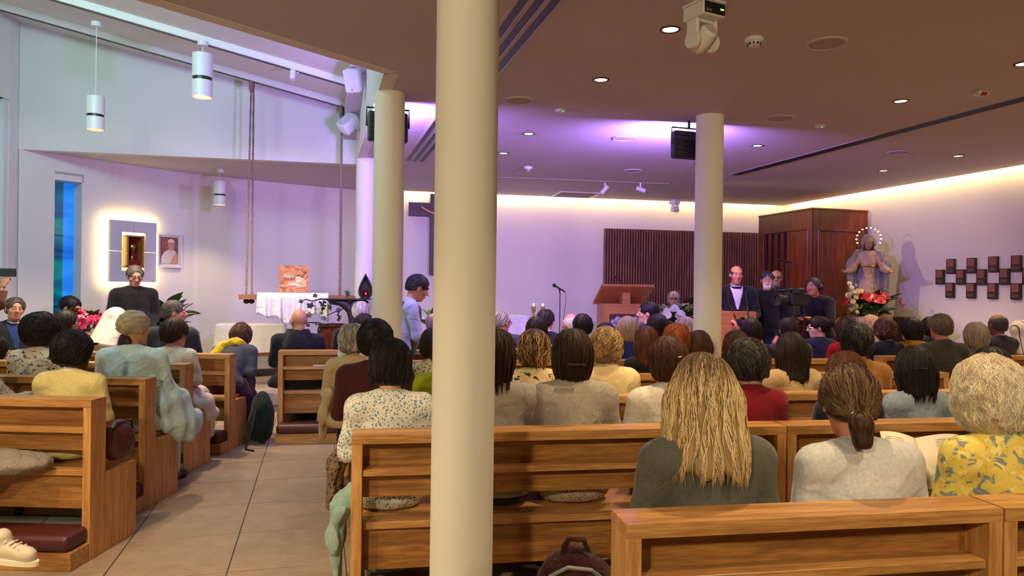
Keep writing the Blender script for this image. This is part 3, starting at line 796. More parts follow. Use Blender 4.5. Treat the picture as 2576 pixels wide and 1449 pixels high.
# cove tops so that the strips light only the wall
mb = MB(); mb.box((7.60, -3.05, 3.20), (8.10, 11.2, 3.26)); mb.box((7.60, -3.05, 3.10), (7.64, 11.0, 3.20)); struct(mb.obj('trim_1', M_ceil))
mb = MB(); mb.prism([(0.9, 11.1), (8.1, 10.6), (8.1, 11.2), (0.9, 11.7)], 3.20, 3.26); mb.prism([(0.9, 11.10), (7.7, 10.63), (7.7, 10.67), (0.9, 11.14)], 3.10, 3.20); struct(mb.obj('trim_2', M_ceil))
# walls
wallstrip('wall_right', [(8.02, -3.0), (8.02, 11.05)], 0, 3.25, M_wall, side=-1)
M_back = M_wall
struct(bpy.data.objects['wall_right'])
struct(wallstrip('wall_back', [(0.60, 11.51), (8.02, 11.51-0.0682*7.42)], 0, 3.25, M_wall, side=1))
struct(wallstrip('wall_rear', [(-4.6, -3.0), (8.1, -3.0)], 0, 3.1, M_wall, side=-1))
struct(wallstrip('wall_bay_upper', [(-3.32, 9.304), (0.43, 9.039)], 2.998, 4.6, M_wall, side=1))
struct(wallstrip('wall_bay_side', [(0.425, 5.10), (0.425, 9.10)], 2.998, 3.75, M_wall, 0.10, side=-1))
struct(wallstrip('wall_bay_front', [(-4.62, 1.716), (0.445, 5.118)], 2.998, 4.8, M_wall, 0.10, side=-1))
# curved apse wall with the tall narrow window
def spline(pts, n=6):
    out = []
    for i in range(len(pts)-1):
        p0, p1, p2, p3 = [Vector(pts[max(0, min(len(pts)-1, q))]) for q in (i-1, i, i+1, i+2)]
        for s in range(n):
            t = s/n; out.append(0.5*((2*p1)+(-p0+p2)*t+(2*p0-5*p1+4*p2-p3)*t*t+(-p0+3*p1-3*p2+p3)*t**3))
    out.append(Vector(pts[-1])); return out
apse = spline([(-3.31, 9.30), (-3.237, 9.345), (-2.782, 9.732), (-1.829, 10.5), (-0.65, 11.08), (0.538, 11.46), (0.75, 11.50)])
def on_apse(px, py=700.0):
    d = ray(px, py); best = None
    for A, B in zip(apse, apse[1:]):
        e = B-A; den = d.x*e.y-d.y*e.x
        if abs(den) < 1e-9: continue
        t = (A.x*e.y-A.y*e.x)/den; u = (A.x*d.y-A.y*d.x)/den
        if -0.001 <= u <= 1.001 and t > 0:
            z = EYE+d.z*t
            if best is None or t < best[0]: best = (t, Vector((d.x*t, d.y*t, z)), e.normalized())
    return best[1], best[2]
W1, _ = on_apse(135); W2, _ = on_apse(207)
dA = lambda p: min(range(len(apse)), key=lambda i: (apse[i]-p.xy).length)
left_pts = [p for p in apse if p.x < W1.x-0.01]+[W1.xy]; right_pts = [W2.xy]+[p for p in apse if p.x > W2.x+0.01]
struct(wallstrip('wall_apse', right_pts, 0, 3.02, M_wall, 0.12))
struct(wallstrip('wall_apse_left', left_pts, 0, 3.02, M_wall, 0.12))
struct(wallstrip('wall_apse_head', [W1.xy, W2.xy], 2.77, 3.02, M_wall, 0.12)); struct(wallstrip('wall_apse_sill', [W1.xy, W2.xy], 0, 0.55, M_wall, 0.12))
wd = (W2.xy-W1.xy); wl = wd.length; wd.normalize(); wn = Vector((-wd.y, wd.x))
Mw = Matrix(((wd.x, wn.x, 0, W1.x), (wd.y, wn.y, 0, W1.y), (0, 0, 1, 0), (0, 0, 0, 1)))
mb = MB()   # deep reveal
mb.box((0, 0.0, 2.70), (wl, 0.30, 2.80)); mb.box((0, 0.0, 0.5), (wl, 0.30, 0.56)); mb.box((wl-0.015, 0.0, 0.5), (wl+0.06, 0.30, 2.8)); mb.box((-0.06, 0.02, 0.5), (0.0, 0.30, 2.8))
bmesh.ops.transform(mb.bm, matrix=Mw, verts=mb.bm.verts[:]); win = struct(mb.obj('window_1', M_wall))
def stained(name, stops, strength, axis_scale=1.0, cols=None):
    t = NT(name); tc = t.n('ShaderNodeTexCoord'); sp = t.n('ShaderNodeSeparateXYZ'); t.l(tc, 'Object', sp, 0)
    nz = t.n('ShaderNodeTexNoise', i_Scale=2.2, i_Detail=2.0, i_Distortion=1.0); mp = t.coords((0.6, 0.6, 1.6)); t.l(mp, 0, nz, 'Vector')
    r_ = t.ramp(stops); t.l(nz, 'Fac', r_, 0)
    t.set(Base_Color=(0.0, 0.02, 0.05), Roughness=0.12); t.l(r_, 0, t.b, 'Emission Color'); t.b.inputs['Emission Strength'].default_value = strength
    _mats[name] = t.m; return t.m
M_teal = stained('teal_stained_glass', [(0.30, (0.0, 0.03, 0.09)), (0.5, (0.0, 0.10, 0.16)), (0.62, (0.0, 0.22, 0.20)), (0.72, (0.01, 0.12, 0.14))], 0.85)
M_bluef = stained('blue_stained_glass', [(0.35, (0.0, 0.12, 0.62)), (0.65, (0.02, 0.24, 0.85))], 1.0)
gw = wl-0.02
mb = MB(); mb.box((0.0, 0.20, 0.56), (gw*0.60, 0.212, 2.70)); bmesh.ops.transform(mb.bm, matrix=Mw, verts=mb.bm.verts[:]); tag(mb.obj('pane', M_teal, win), 'teal stained glass')
mb = MB(); mb.box((gw*0.60, 0.195, 0.56), (gw, 0.212, 2.70)); bmesh.ops.transform(mb.bm, matrix=Mw, verts=mb.bm.verts[:]); tag(mb.obj('pane', M_bluef, win), 'bright blue stained glass')
for zz, hh in ((2.05, 0.03), (1.18, 0.06)):
    mb = MB(); mb.box((0.0, 0.185, zz), (gw*0.60, 0.2, zz+hh*0.3)); bmesh.ops.transform(mb.bm, matrix=Mw, verts=mb.bm.verts[:]); mb.obj('glazing_bar', M_dark, win)
# left wall with a second tall window at the picture edge
lw = [(-3.31, 9.30), (-3.355, 9.17)]
struct(wallstrip('wall_left', [(-3.31, 9.36), (-3.36, 9.16)], 0, 4.6, M_wall, 0.10, side=-1))
struct(wallstrip('wall_left_front', [(-3.60, 8.55), (-4.6, 6.4), (-4.6, -3.0)], 0, 4.8, M_wall, 0.10, side=-1))
struct(wallstrip('wall_left_head', [(-3.36, 9.16), (-3.60, 8.55)], 3.52, 4.7, M_wall, 0.10, side=-1))
mb = MB(); mb.prism([(-3.66, 9.20), (-3.68, 9.19), (-3.92, 8.58), (-3.90, 8.57)], 0.0, 3.56); w2 = struct(mb.obj('window_2', M_dark))
mb = MB(); mb.prism([(-3.64, 9.18), (-3.65, 9.18), (-3.89, 8.59), (-3.88, 8.58)], 0.02, 3.52); mb.obj('pane', stained('pale_blue_glass', [(0.3, (0.25, 0.42, 0.62)), (0.7, (0.38, 0.55, 0.72))], 0.8), w2)
mb = MB(); mb.prism([(-3.37, 9.17), (-3.66, 9.29), (-3.72, 9.21), (-3.39, 9.10)], 0, 3.55); mb.prism([(-3.36, 9.17), (-3.7, 9.3), (-3.95, 8.6), (-3.6, 8.55)], 3.52, 3.56); struct(mb.obj('trim_3', M_wall))
# sloping ceiling of the tall bay, with the roof glazing towards the nave
def slope_slab(name, x0, x1, y0, y1, m):
    mb = MB(); a = [(x0, y0), (x1, y0), (x1, y1), (x0, y1)]
    lo = [mb.bm.verts.new((x, y, slope_z(x))) for x, y in a]; hi = [mb.bm.verts.new((x, y, slope_z(x)+0.1)) for x, y in a]
    mb.bm.faces.new(lo); mb.bm.faces.new(hi[::-1])
    for i in range(4): mb.bm.faces.new((lo[i], lo[(i+1) % 4], hi[(i+1) % 4], hi[i]))
    return mb.obj(name, m)
sx0, sx1, sy0, sy1 = -3.3, -0.9, 4.7, 6.0
for q, a in enumerate([(-4.7, 0.55, sy1, 9.5), (-4.7, 0.55, 1.5, sy0), (-4.7, sx0, sy0, sy1), (sx1, 0.55, sy0, sy1)]):
    struct(slope_slab('ceiling_slope' if q == 0 else 'ceiling_slope_%s' % ['', 'front', 'left', 'right'][q], *a, M_wall))
sk = struct(slope_slab('window_3', sx0, sx1, sy0, sy1, glass('roof_glass', (0.85, 0.97, 0.97), 0.3)))
# sloping beam along the bay's right side
mb = MB()
va = [(0.27, 5.2, 3.90), (0.43, 5.2, 3.90), (0.43, 9.05, 3.30), (0.27, 9.05, 3.30)]
lo = [mb.bm.verts.new(v) for v in va]; hi = [mb.bm.verts.new((v[0], v[1], 4.0)) for v in va]
mb.bm.faces.new(lo[::-1]); mb.bm.faces.new(hi)
for i in range(4): mb.bm.faces.new((lo[i], lo[(i+1) % 4], hi[(i+1) % 4], hi[i]))
struct(mb.obj('trim_4', M_ceil))
# skirting along the apse
struct(wallstrip('baseboard_apse', [p for p in [Vector((q.x+0.0, q.y-0.012)) for q in apse if q.x > -2.6]], 0.15, 0.25, plain('dark_skirting', hexc('4d4a4a'), 0.5), 0.012))
struct(wallstrip('baseboard_right', [(8.005, -3.0), (8.005, 8.9)], 0, 0.09, plain('dark_skirting', hexc('4d4a4a'), 0.5), 0.012, side=-1))

# four round columns
def column(x, y, r, z1, label):
    mb = MB(); mb.lathe([(r, 0.0), (r, 0.02), (r, z1*0.35), (r, z1*0.7), (r, z1)], 48)
    o = mb.obj('column', M_col, loc=(x, y, 0), smooth=True); tag(o, label, 'column', 'round columns of the nave'); return o
column(0.53, 2.63, 0.1175, 3.0, 'cream round column nearest the camera, in front of the long pew')
column(0.52, 5.63, 0.1175, 3.0, 'round column on the aisle with black floodlights at both sides of its top')
column(0.53, 8.66, 0.1175, 3.0, 'violet-lit round column at the corner of the tall bay')
column(3.25, 5.50, 0.1175, 3.0, 'white round column among the right-hand pews with one black floodlight')

# ------------------------------------------------------------------ pews
M_leather = plain('maroon_leather', hexc('4a1d1b'), 0.42, bump=0.25, bscale=140)
def pew_proto_parts(L, skew=0.0, kneeler=True):
    p = {}
    mb = MB(); mb.prism([(0, 0), (L-skew*0.0, 0), (L+skew, 0.135), (0, 0.135)], 0.822, 0.862); p['top_board'] = (mb, M_oak)
    for nm, x0 in (('a', 0.0), ('b', L-0.045)):
        mb = MB(); mb.box((x0, 0.0, 0.0), (x0+0.045, 0.135, 0.822), 0.002); p['end_post_'+nm] = (mb, M_oakz)
        mb = MB(); mb.box((x0, 0.138, 0.0), (x0+0.045, 0.44, 0.438), 0.002); p['side_panel_'+nm] = (mb, M_oakz)
    mb = MB(); mb.box((0.045, 0.092, 0.705), (L-0.045, 0.112, 0.822)); p['upper_panel'] = (mb, M_oakd)
    mb = MB(); mb.box((0.045, 0.012, 0.680), (L-0.045, 0.112, 0.708), 0.002); p['book_shelf'] = (mb, M_oak)
    mb = MB(); mb.box((0.045, 0.092, 0.570), (L-0.045, 0.112, 0.680)); p['lower_panel'] = (mb, M_oakd)
    mb = MB(); mb.box((0.045, 0.055, 0.438), (L-0.045, 0.455, 0.470), 0.002); p['seat_board'] = (mb, M_oak)
    mb = MB(); mb.box((0.045, 0.092, 0.250), (L-0.045, 0.112, 0.438)); p['base_panel'] = (mb, M_oakd)
    if kneeler:
        mb = MB(); mb.box((0.0, -0.155, 0.0), (L, -0.003, 0.097), 0.003); p['kneeler_step'] = (mb, M_oak)
        mb = MB(); mb.box((0.012, -0.165, 0.097), (L-0.012, 0.05, 0.185), 0.028, seg=3); p['kneeler_cushion'] = (mb, M_leather)
    return p
_pews = {}
def pew(x, y, ang, L, label, skew=0.0, kneeler=True, group='oak pews with maroon kneelers'):
    root = thing('pew', label, 'pew', (x, y, 0), ang, group)
    key = (round(L, 2), round(skew, 2), kneeler)
    if key not in _pews:
        _pews[key] = []
        for n_, (mb, m) in pew_proto_parts(L, skew, kneeler).items():
            nm = n_[:-2] if n_[-2:] in ('_a', '_b') else n_
            o = mb.obj(nm, m, root, smooth=(nm == 'kneeler_cushion'))
            _pews[key].append((nm, o.data))
    else:
        for nm, me in _pews[key]: link(nm, me, root)
    return root
AR, AL = R(-5.8), R(-17.5)
def along(p, a, d): return (p[0]+math.cos(a)*d, p[1]+math.sin(a)*d)
RS = {1: 1.844, 2: 3.091, 3: 4.05, 4: 5.02, 5: 6.04, 6: 7.06}
QS = {1: 5.31, 2: 6.30, 3: 7.35}
LS = {1: 3.729, 2: 4.576, 3: 5.437, 4: 6.250}
ordn = ['', 'nearest', 'second', 'third', 'fourth', 'fifth', 'front']
pew(0.81, 1.771, AR, 1.165, 'oak pew at the bottom right, nearest the camera, behind the woman in the grey blazer', 0.0)
p_ = along((0.81, 1.771), AR, 1.172); pew(*p_, AR, 2.0, 'oak pew cut by the right picture edge, beside the nearest pew')
def left_end(row):
    s = RS[row]; lx = {2: 0.144, 3: 0.20, 4: 0.17, 5: 0.25, 6: -0.365}[row]
    return lx, (s+math.sin(AR)*lx)/math.cos(AR)
for r_ in range(2, 7):
    p_ = left_end(r_)
    nm = ordn[r_]
    if r_ == 2:
        pew(*p_, AR, 2.0, 'long oak pew standing behind the cream column, under the woman in the blue speckled blouse', 0.0)
        pew(*along(p_, AR, 2.008), AR, 2.1, 'oak pew continuing right of the joint, in front of the ponytailed woman')
    elif r_ == 6:
        pew(*p_, AR, 2.0, 'oak pew on the aisle with the hooded monk on its seat'); pew(*along(p_, AR, 2.008), AR, 1.55, 'front-row oak pew below the ambo'); pew(*along(p_, AR, 3.57), AR, 1.70, 'front-row oak pew with the dark-haired woman in spectacles')
    else:
        pew(*p_, AR, 2.0, '%s oak pew of the middle block from the camera, aisle half' % nm); pew(*along(p_, AR, 2.008), AR, 2.7 if r_ > 3 else 2.4, '%s oak pew of the middle block from the camera, right half' % nm)
for q, (x0, y0) in {1: (5.33, 4.80), 2: (5.36, 5.79), 3: (5.47, 6.83)}.items():
    pew(x0, y0, AR, 2.3, ['', 'oak pew by the right wall with the grey-bobbed woman on it', 'second oak pew from the front by the right wall, with the bald man', 'front oak pew by the right wall, below the statue'][q])
lends = {1: (-1.171, 4.279), 2: (-1.091, 5.142), 3: (-0.995, 6.015), 4: (-0.759, 6.793)}
for q, e in lends.items():
    pew(*along(e, AL, -2.05), AL, 2.05, ['', 'left-hand oak pew nearest the camera, with the yellow sweater above it', 'left-hand oak pew, second from the camera, with the pale blue coat on its seat', 'left-hand oak pew, third from the camera, with the white jacket at its end', 'left-hand oak pew farthest from the camera, with the yellow-scarfed woman at its end'][q])

# ------------------------------------------------------------------ ceiling fittings
M_bulb = emit('warm_lamp', (1.0, 0.62, 0.22), 9.0)
def spotlamp(loc, energy, tgt, ang=1.7, blend=0.6, r=0.045, col=WARM):
    return light('lamp_beam', 'SPOT', loc, energy, col, tgt, spot_size=ang, spot_blend=blend, shadow_soft_size=r)
DL = [(1.94, 3.73, 'recessed downlight beside the ceiling camera'), (1.94, 4.775, 'recessed downlight between the ceiling camera and the column top'), (1.96, 6.665, 'recessed downlight left of the round grille lit violet'), (1.98, 7.725, 'small recessed downlight beside the near column, above the altar side'),
      (4.39, 4.594, 'recessed downlight right of the white column near the slot diffuser'), (4.42, 3.607, 'recessed downlight cut by the right picture edge'), (4.37, 6.457, 'recessed downlight just right of the white column top'), (4.34, 7.567, 'recessed downlight hidden behind the white column top'), (6.74, 6.243, 'recessed downlight close to the right wall cove'), (6.72, 7.292, 'recessed downlight farthest along the right wall cove'),
      (1.94, 2.70, ''), (4.42, 2.62, ''), (1.94, 0.6, ''), (4.42, 0.9, ''), (6.74, 4.2, ''), (6.74, 2.4, ''), (-0.9, 2.2, ''), (-1.55, 3.2, ''), (-3.0, 2.2, ''), (-0.9, 0.4, ''), (-2.8, 0.6, '')]  # unlabelled lamps are unseen; some on the left added to brighten floor and pews
dlm = None
DL_E = 100.0
for x, y, lab in DL:
    if lab:
        t_ = thing('downlight', lab, 'ceiling lamp', (x, y, 3.0), 0, 'recessed ceiling downlights')
        if dlm is None:
            mb = MB(); mb.lathe([(0.058, 0.0), (0.058, -0.006), (0.050, -0.007), (0.044, -0.001)], 28, closed=False); a_ = mb.obj('trim_ring', M_dark, t_, smooth=True)
            mb = MB(); mb.lathe([(0.0455, -0.002), (0.040, -0.003), (0.001, -0.0032)], 28, closed=False); b_ = mb.obj('lens', M_bulb, t_, smooth='all'); dlm = (a_.data, b_.data)
        else: link('trim_ring', dlm[0], t_); link('lens', dlm[1], t_)
    sl = spotlamp((x, y, 2.985), DL_E*1.9 if x < -1.2 and y > 2 else (DL_E if y > 2.9 or x > 3 else DL_E*1.3), (x, y, 0))
# unseen fill spotlights added behind the camera to brighten near column and pew backs
for x, y, tx, ty, e in [(-1.7, -1.3, 0.3, 3.2, 375), (2.3, -1.5, 2.9, 3.2, 110), (4.8, -1.2, 4.6, 4.4, 130), (-3.2, -0.6, -1.7, 4.6, 260)]:
    t_ = thing('added_fill_spotlight', {-1.7: 'rear ceiling spotlight aimed at the near column', 2.3: 'rear ceiling spotlight aimed at the blonde woman', 4.8: 'rear ceiling spotlight aimed at the right-hand pews', -3.2: 'rear ceiling spotlight aimed at the left-hand pews'}[x], 'spotlight', (x, y, 3.0), 0, 'rear ceiling spotlights')
    d_ = (Vector((tx, ty, 0.9))-Vector((x, y, 2.86))).normalized(); M_ = Matrix.Translation((0, 0, -0.12)) @ d_.to_track_quat('Z', 'Y').to_matrix().to_4x4()
    mb = MB(); mb.tube([(0, 0, 0), (0, 0, -0.08)], 0.012, 8); mb.obj('stem', M_white, t_); mb = MB(); mb.lathe([(0.001, -0.07), (0.05, -0.07), (0.055, 0.08), (0.048, 0.08), (0.04, 0.06)], 20, M=M_, closed=False); mb.obj('barrel', M_white, t_, smooth=True); mb = MB(); mb.lathe([(0.045, 0.065), (0.001, 0.066)], 20, M=M_, closed=False); mb.obj('lens', M_bulb, t_)
    spotlamp(Vector((x, y, 2.88))+d_*0.12, e, (tx, ty, 0.9), 1.25, 0.7, 0.12, (1.0, 0.80, 0.50))
M_spk = plain('speaker_mesh', (0.42, 0.37, 0.36), 0.8, bump=0.4, bscale=400)
sp_m = None
for px, py, lab in [(2080, 108, 'large round ceiling speaker right of the smoke detector'), (1307, 252, 'round ceiling speaker right beside the near column'), (1570, 347, 'round ceiling speaker lit violet left of the black floodlight'), (1961, 297, 'round ceiling speaker right of the white column'), (2259, 383, 'round ceiling speaker between the slot diffuser and the right wall'), (1592, 429, 'small far round ceiling speaker above the track spots')]:
    p_ = at_z(px, py, 3.0); t_ = thing('ceiling_speaker', lab, 'speaker', p_, 0, 'round ceiling speakers')
    if sp_m is None:
        mb = MB(); mb.lathe([(0.118, 0.0), (0.118, -0.006), (0.108, -0.010), (0.104, -0.006)], 36, closed=False); a_ = mb.obj('rim', M_ceil, t_, smooth=True)
        mb = MB(); mb.lathe([(0.105, -0.006), (0.06, -0.008), (0.012, -0.009), (0.001, -0.009)], 36, closed=False); b_ = mb.obj('grille', M_spk, t_, smooth='all'); sp_m = (a_.data, b_.data)
    else: link('rim', sp_m[0], t_); link('grille', sp_m[1], t_)
for px, py, lab in [(1897, 96, 'white smoke detector near the ceiling camera'), (1329, 420, 'small white smoke detector lit violet, far along the ceiling')]:
    p_ = at_z(px, py, 3.0); t_ = thing('smoke_detector', lab, 'smoke detector', p_, 0, 'ceiling smoke detectors')
    mb = MB(); mb.lathe([(0.052, 0.0), (0.054, -0.016), (0.048, -0.024)], 28); mb.obj('base', M_white, t_, smooth=True)
    mb = MB(); mb.lathe([(0.040, -0.024), (0.036, -0.034), (0.031, -0.046), (0.022, -0.050)], 28); mb.obj('sensor_head', M_white, t_, smooth=True)
    for k in range(10):
        a = k*PI/5; mb = MB(); mb.box((-0.005, 0.034, -0.044), (0.005, 0.0385, -0.030), M=Matrix.Rotation(a, 4, 'Z')); mb.obj('vent', M_black, t_)
for px, py, lab in [(1411, 277, 'tiny round ceiling sensor with a green light, left of the column'), (2062, 317, 'tiny round ceiling sensor with a green light, right of the column')]:
    p_ = at_z(px, py, 3.0); t_ = thing('ceiling_sensor', lab, 'sensor', p_, 0, 'round ceiling sensors')
    mb = MB(); mb.lathe([(0.045, 0), (0.046, -0.006), (0.026, -0.014), (0.001, -0.016)], 24, closed=False); mb.obj('cover', M_white, t_, smooth=True)
    mb = MB(); mb.ball((0.012, -0.02, -0.015), 0.004, 8, 6); mb.obj('indicator', emit('green_led', (0.1, 1.0, 0.2), 3), t_)
p_ = at_z(2467, 230, 3.0); t_ = thing('alarm_sounder', 'small white ceiling sounder with a red face near the slot diffuser', 'alarm', p_)
mb = MB(); mb.box((-0.05, -0.035, -0.03), (0.05, 0.035, 0), 0.008); mb.obj('housing', M_white, t_); mb = MB(); mb.box((-0.03, -0.040, -0.034), (0.025, -0.01, -0.012), 0.003); mb.obj('red_face', plain('red_plastic', (0.35, 0.02, 0.02), 0.4), t_)
# slot diffusers
def slot(x, y0, y1, wdt, n, label):
    t_ = thing('slot_diffuser', label, 'air diffuser', (x, y0, 3.0))
    mb = MB(); mb.box((-wdt/2, 0, -0.004), (wdt/2, y1-y0, 0.0)); mb.obj('frame', M_ceil, t_)
    for k in range(n):
        xx = -wdt/2+wdt*(k+0.5)/n
        mb = MB(); mb.box((xx-wdt*0.20/n*1.2, 0.01, -0.007), (xx+wdt*0.20/n*1.2, y1-y0-0.01, -0.0035)); mb.obj('slot', M_black, t_)
        mb = MB(); mb.box((xx+wdt*0.28/n, 0.01, -0.009), (xx+wdt*0.44/n, y1-y0-0.01, -0.0035)); mb.obj('blade', M_grey if n == 3 and wdt > 0.2 else M_dark, t_)
slot(1.09, 2.2, 4.9, 0.24, 3, 'wide slot air diffuser right of the near column top'); slot(1.09, 6.0, 8.57, 0.24, 3, 'wide slot air diffuser farther along, behind the near column')
slot(5.20, 2.2, 8.2, 0.13, 3, 'long slot air diffuser running along the right side of the ceiling')
t_ = thing('return_grille', 'square air grille with a pale frame at the far end of the ceiling', 'air grille', (3.96, 10.78, 3.0), R(-5))
for a, b in (((-0.34, -0.33, -0.012), (0.34, -0.29, 0)), ((-0.34, 0.29, -0.012), (0.34, 0.33, 0)), ((-0.34, -0.29, -0.012), (-0.30, 0.29, 0)), ((0.30, -0.29, -0.012), (0.34, 0.29, 0))):
    mb = MB(); mb.box(a, b); mb.obj('frame_bar', M_white, t_)
for k in range(12): mb = MB(); mb.box((-0.30, -0.285+k*0.0485, -0.009), (0.30, -0.265+k*0.0485, -0.001)); mb.obj('louvre', M_spk, t_)
# black floodlights on the columns
def flood(x, y, label, colx):
    t_ = thing('floodlight', label, 'floodlight', (x, y, 2.78), R(2), 'black stage floodlights')
    mb = MB(); mb.box((-0.160, -0.035, -0.12), (0.160, 0.045, 0.12), 0.012); mb.obj('housing', M_black, t_)
    for k in range(5): mb = MB(); mb.box((-0.14, -0.050, -0.10+k*0.044), (0.14, -0.033, -0.085+k*0.044), 0.003); mb.obj('cooling_fin', M_black, t_)
    mb = MB(); mb.box((-0.14, 0.045, -0.10), (0.14, 0.049, 0.10)); mb.obj('front_glass', emit('violet_glass', (0.35, 0.25, 1.0), 3.0), t_)
    mb = MB(); mb.tube([(-0.17, 0, 0.0), (-0.17, 0, 0.15), (0.17, 0, 0.15), (0.17, 0, 0.0)], 0.008, 6); mb.obj('bracket', M_dark, t_)
    mb = MB(); mb.tube([(0, 0, 0.15), (0, 0, 0.22)], 0.012, 8); mb.obj('stem', M_dark, t_)
flood(FLOODS[0][0], FLOODS[0][1], 'black floodlight showing at both sides of the aisle column top', 0.52)
flood(FLOODS[1][0], FLOODS[1][1], 'black floodlight behind the top of the white right-hand column', 3.25)
# ceiling cameras
def ptz(p, sc_, rz, label):
    t_ = thing('ceiling_camera', label, 'camera', p, rz); 
    q = lambda a, b: (tuple(v*sc_ for v in a), tuple(v*sc_ for v in b))
    mb = MB(); mb.box(*q((-0.075, -0.09, -0.085), (0.075, 0.07, -0.012)), 0.006*sc_); mb.obj('housing', M_white, t_)
    mb = MB(); mb.box(*q((-0.078, -0.093, -0.012), (0.078, 0.073, 0.0)), 0.002*sc_); mb.obj('mount_plate', M_white, t_)
    mb = MB(); mb.box(*q((-0.068, -0.0925, -0.078), (0.068, -0.089, -0.020))); io = mb.obj('connector_panel', plain('connector_black', (0.008, 0.008, 0.012), 0.3), t_)
    for x, m_ in ((0.036, emit('green_led', (0.1, 1.0, 0.2), 3)), (0.049, emit('amber_led', (1.0, 0.35, 0.05), 4))): mb = MB(); mb.box(*q((x, -0.0945, -0.053), (x+0.009, -0.092, -0.046))); mb.obj('indicator', m_, io)
    for x in (-0.058, -0.038): mb = MB(); mb.lathe([(0.008*sc_, 0), (0.008*sc_, 0.004*sc_), (0.004*sc_, 0.004*sc_)], 10, M=Tm(x*sc_+0.006*sc_, -0.092*sc_, -0.064*sc_, rx=PI/2)); mb.obj('socket', M_grey, io)
    for s in (-1, 1):
        mb = MB(); mb.box(*q((s*0.062-0.012, -0.04, -0.20), (s*0.062+0.012, 0.045, -0.085)), 0.008*sc_); mb.obj('yoke_arm', M_white, t_)
        mb = MB(); mb.lathe([(0.001, -0.013*sc_), (0.046*sc_, -0.013*sc_), (0.046*sc_, 0.013*sc_), (0.001, 0.013*sc_)], 24, M=Tm(s*0.066*sc_, 0.0, -0.195*sc_, ry=PI/2), closed=False); mb.obj('pivot_disc', M_white, t_, smooth=True)
    Mh = Tm(0, 0, -0.185*sc_, rx=R(-122))
    mb = MB(); mb.lathe([(0.001, -0.075*sc_), (0.030*sc_, -0.075*sc_), (0.046*sc_, -0.06*sc_), (0.05*sc_, 0.0), (0.046*sc_, 0.05*sc_), (0.032*sc_, 0.066*sc_), (0.001, 0.068*sc_)], 28, M=Mh, closed=False); mb.obj('camera_head', M_white, t_, smooth=True)
    mb = MB(); mb.lathe([(0.030*sc_, -0.078*sc_), (0.022*sc_, -0.080*sc_), (0.001, -0.080*sc_)], 24, M=Mh, closed=False); mb.obj('rear_cap', plain('cream_plastic', (0.62, 0.58, 0.5), 0.5), t_, smooth=True)
    mb = MB(); mb.box(*q((-0.05, -0.02, -0.10), (0.05, 0.03, -0.085))); mb.obj('yoke_bridge', M_white, t_)
ptz(at_z(1768, 12, 3.0), 1.0, R(12), 'white pan-tilt camera hanging from the ceiling near the top edge')
ptz(at_z(1698, 503, 3.0), 0.85, R(200), 'small white pan-tilt camera at the far end of the ceiling')
# track with two spots over the altar
tr = thing('light_track', 'thin ceiling track at the far end of the flat ceiling', 'light track', (2.35, 9.42, 3.0), math.atan2(-0.23, 2.45))
mb = MB(); mb.box((0, -0.009, -0.008), (2.46, 0.009, 0)); mb.obj('rail', M_spk, tr)
def trackspot(px, tgt, label, e=60, z=2.98, col=WARM):
    p_ = at_z(px, 460, 2.98); t_ = thing('track_spotlight', label, 'spotlight', p_, 0, 'white track spotlights')
    mb = MB(); mb.tube([(0, 0, 0), (0, 0, -0.06)], 0.012, 8); mb.obj('stem', M_white, t_)
    d = (Vector(tgt)-Vector(p_)).normalized(); M_ = Matrix.Translation((0, 0, -0.09)) @ d.to_track_quat('Z', 'Y').to_matrix().to_4x4()
    mb = MB(); mb.lathe([(0.001, -0.06), (0.030, -0.06), (0.032, 0.07), (0.026, 0.07), (0.022, 0.055)], 20, M=M_, closed=False); mb.obj('barrel', M_white, t_, smooth=True)
    mb = MB(); mb.lathe([(0.024, 0.056), (0.001, 0.057)], 20, M=M_, closed=False); mb.obj('lens', M_bulb, t_)
    spotlamp(Vector(p_)+Vector((0, 0, -0.09))+d*0.09, e, tgt, 0.9, 0.5, 0.03, col)
trackspot(1522, (2.3, 10.5, 0.8), 'left one of the two white spotlights on the far ceiling track')
trackspot(1611, (7.6, 8.4, 1.9), 'right one of the two white spotlights on the far ceiling track, aimed at the statue', 90)
# rails, pendants and spots of the tall bay
def bay_rail(y, x1, label):
    t_ = thing('bay_rail', label, 'ceiling rail', (0, y, 0), 0, 'rails of the tall bay')
    def bar(name, w_, z_a, z_b, m):
        mb = MB(); x0 = -3.4
        for zz in (z_a, z_b): pass
        v = [(x0, -w_/2), (x1, -w_/2), (x1, w_/2), (x0, w_/2)]
        lo = [mb.bm.verts.new((x, yy, slope_z(x)+z_a)) for x, yy in v]; hi = [mb.bm.verts.new((x, yy, slope_z(x)+z_b)) for x, yy in v]
        mb.bm.faces.new(lo[::-1]); mb.bm.faces.new(hi)
        for i in range(4): mb.bm.faces.new((lo[i], lo[(i+1) % 4], hi[(i+1) % 4], hi[i]))
        mb.obj(name, m, t_)
    bar('channel', 0.10, -0.07, 0.0, M_wall); bar('track_slot', 0.03, -0.077, -0.069, M_black)
bay_rail(8.70, 0.27, 'lower rail under the sloping bay ceiling, carrying the ropes'); bay_rail(7.75, 0.38, 'upper rail under the sloping bay ceiling, with a small spotlight')
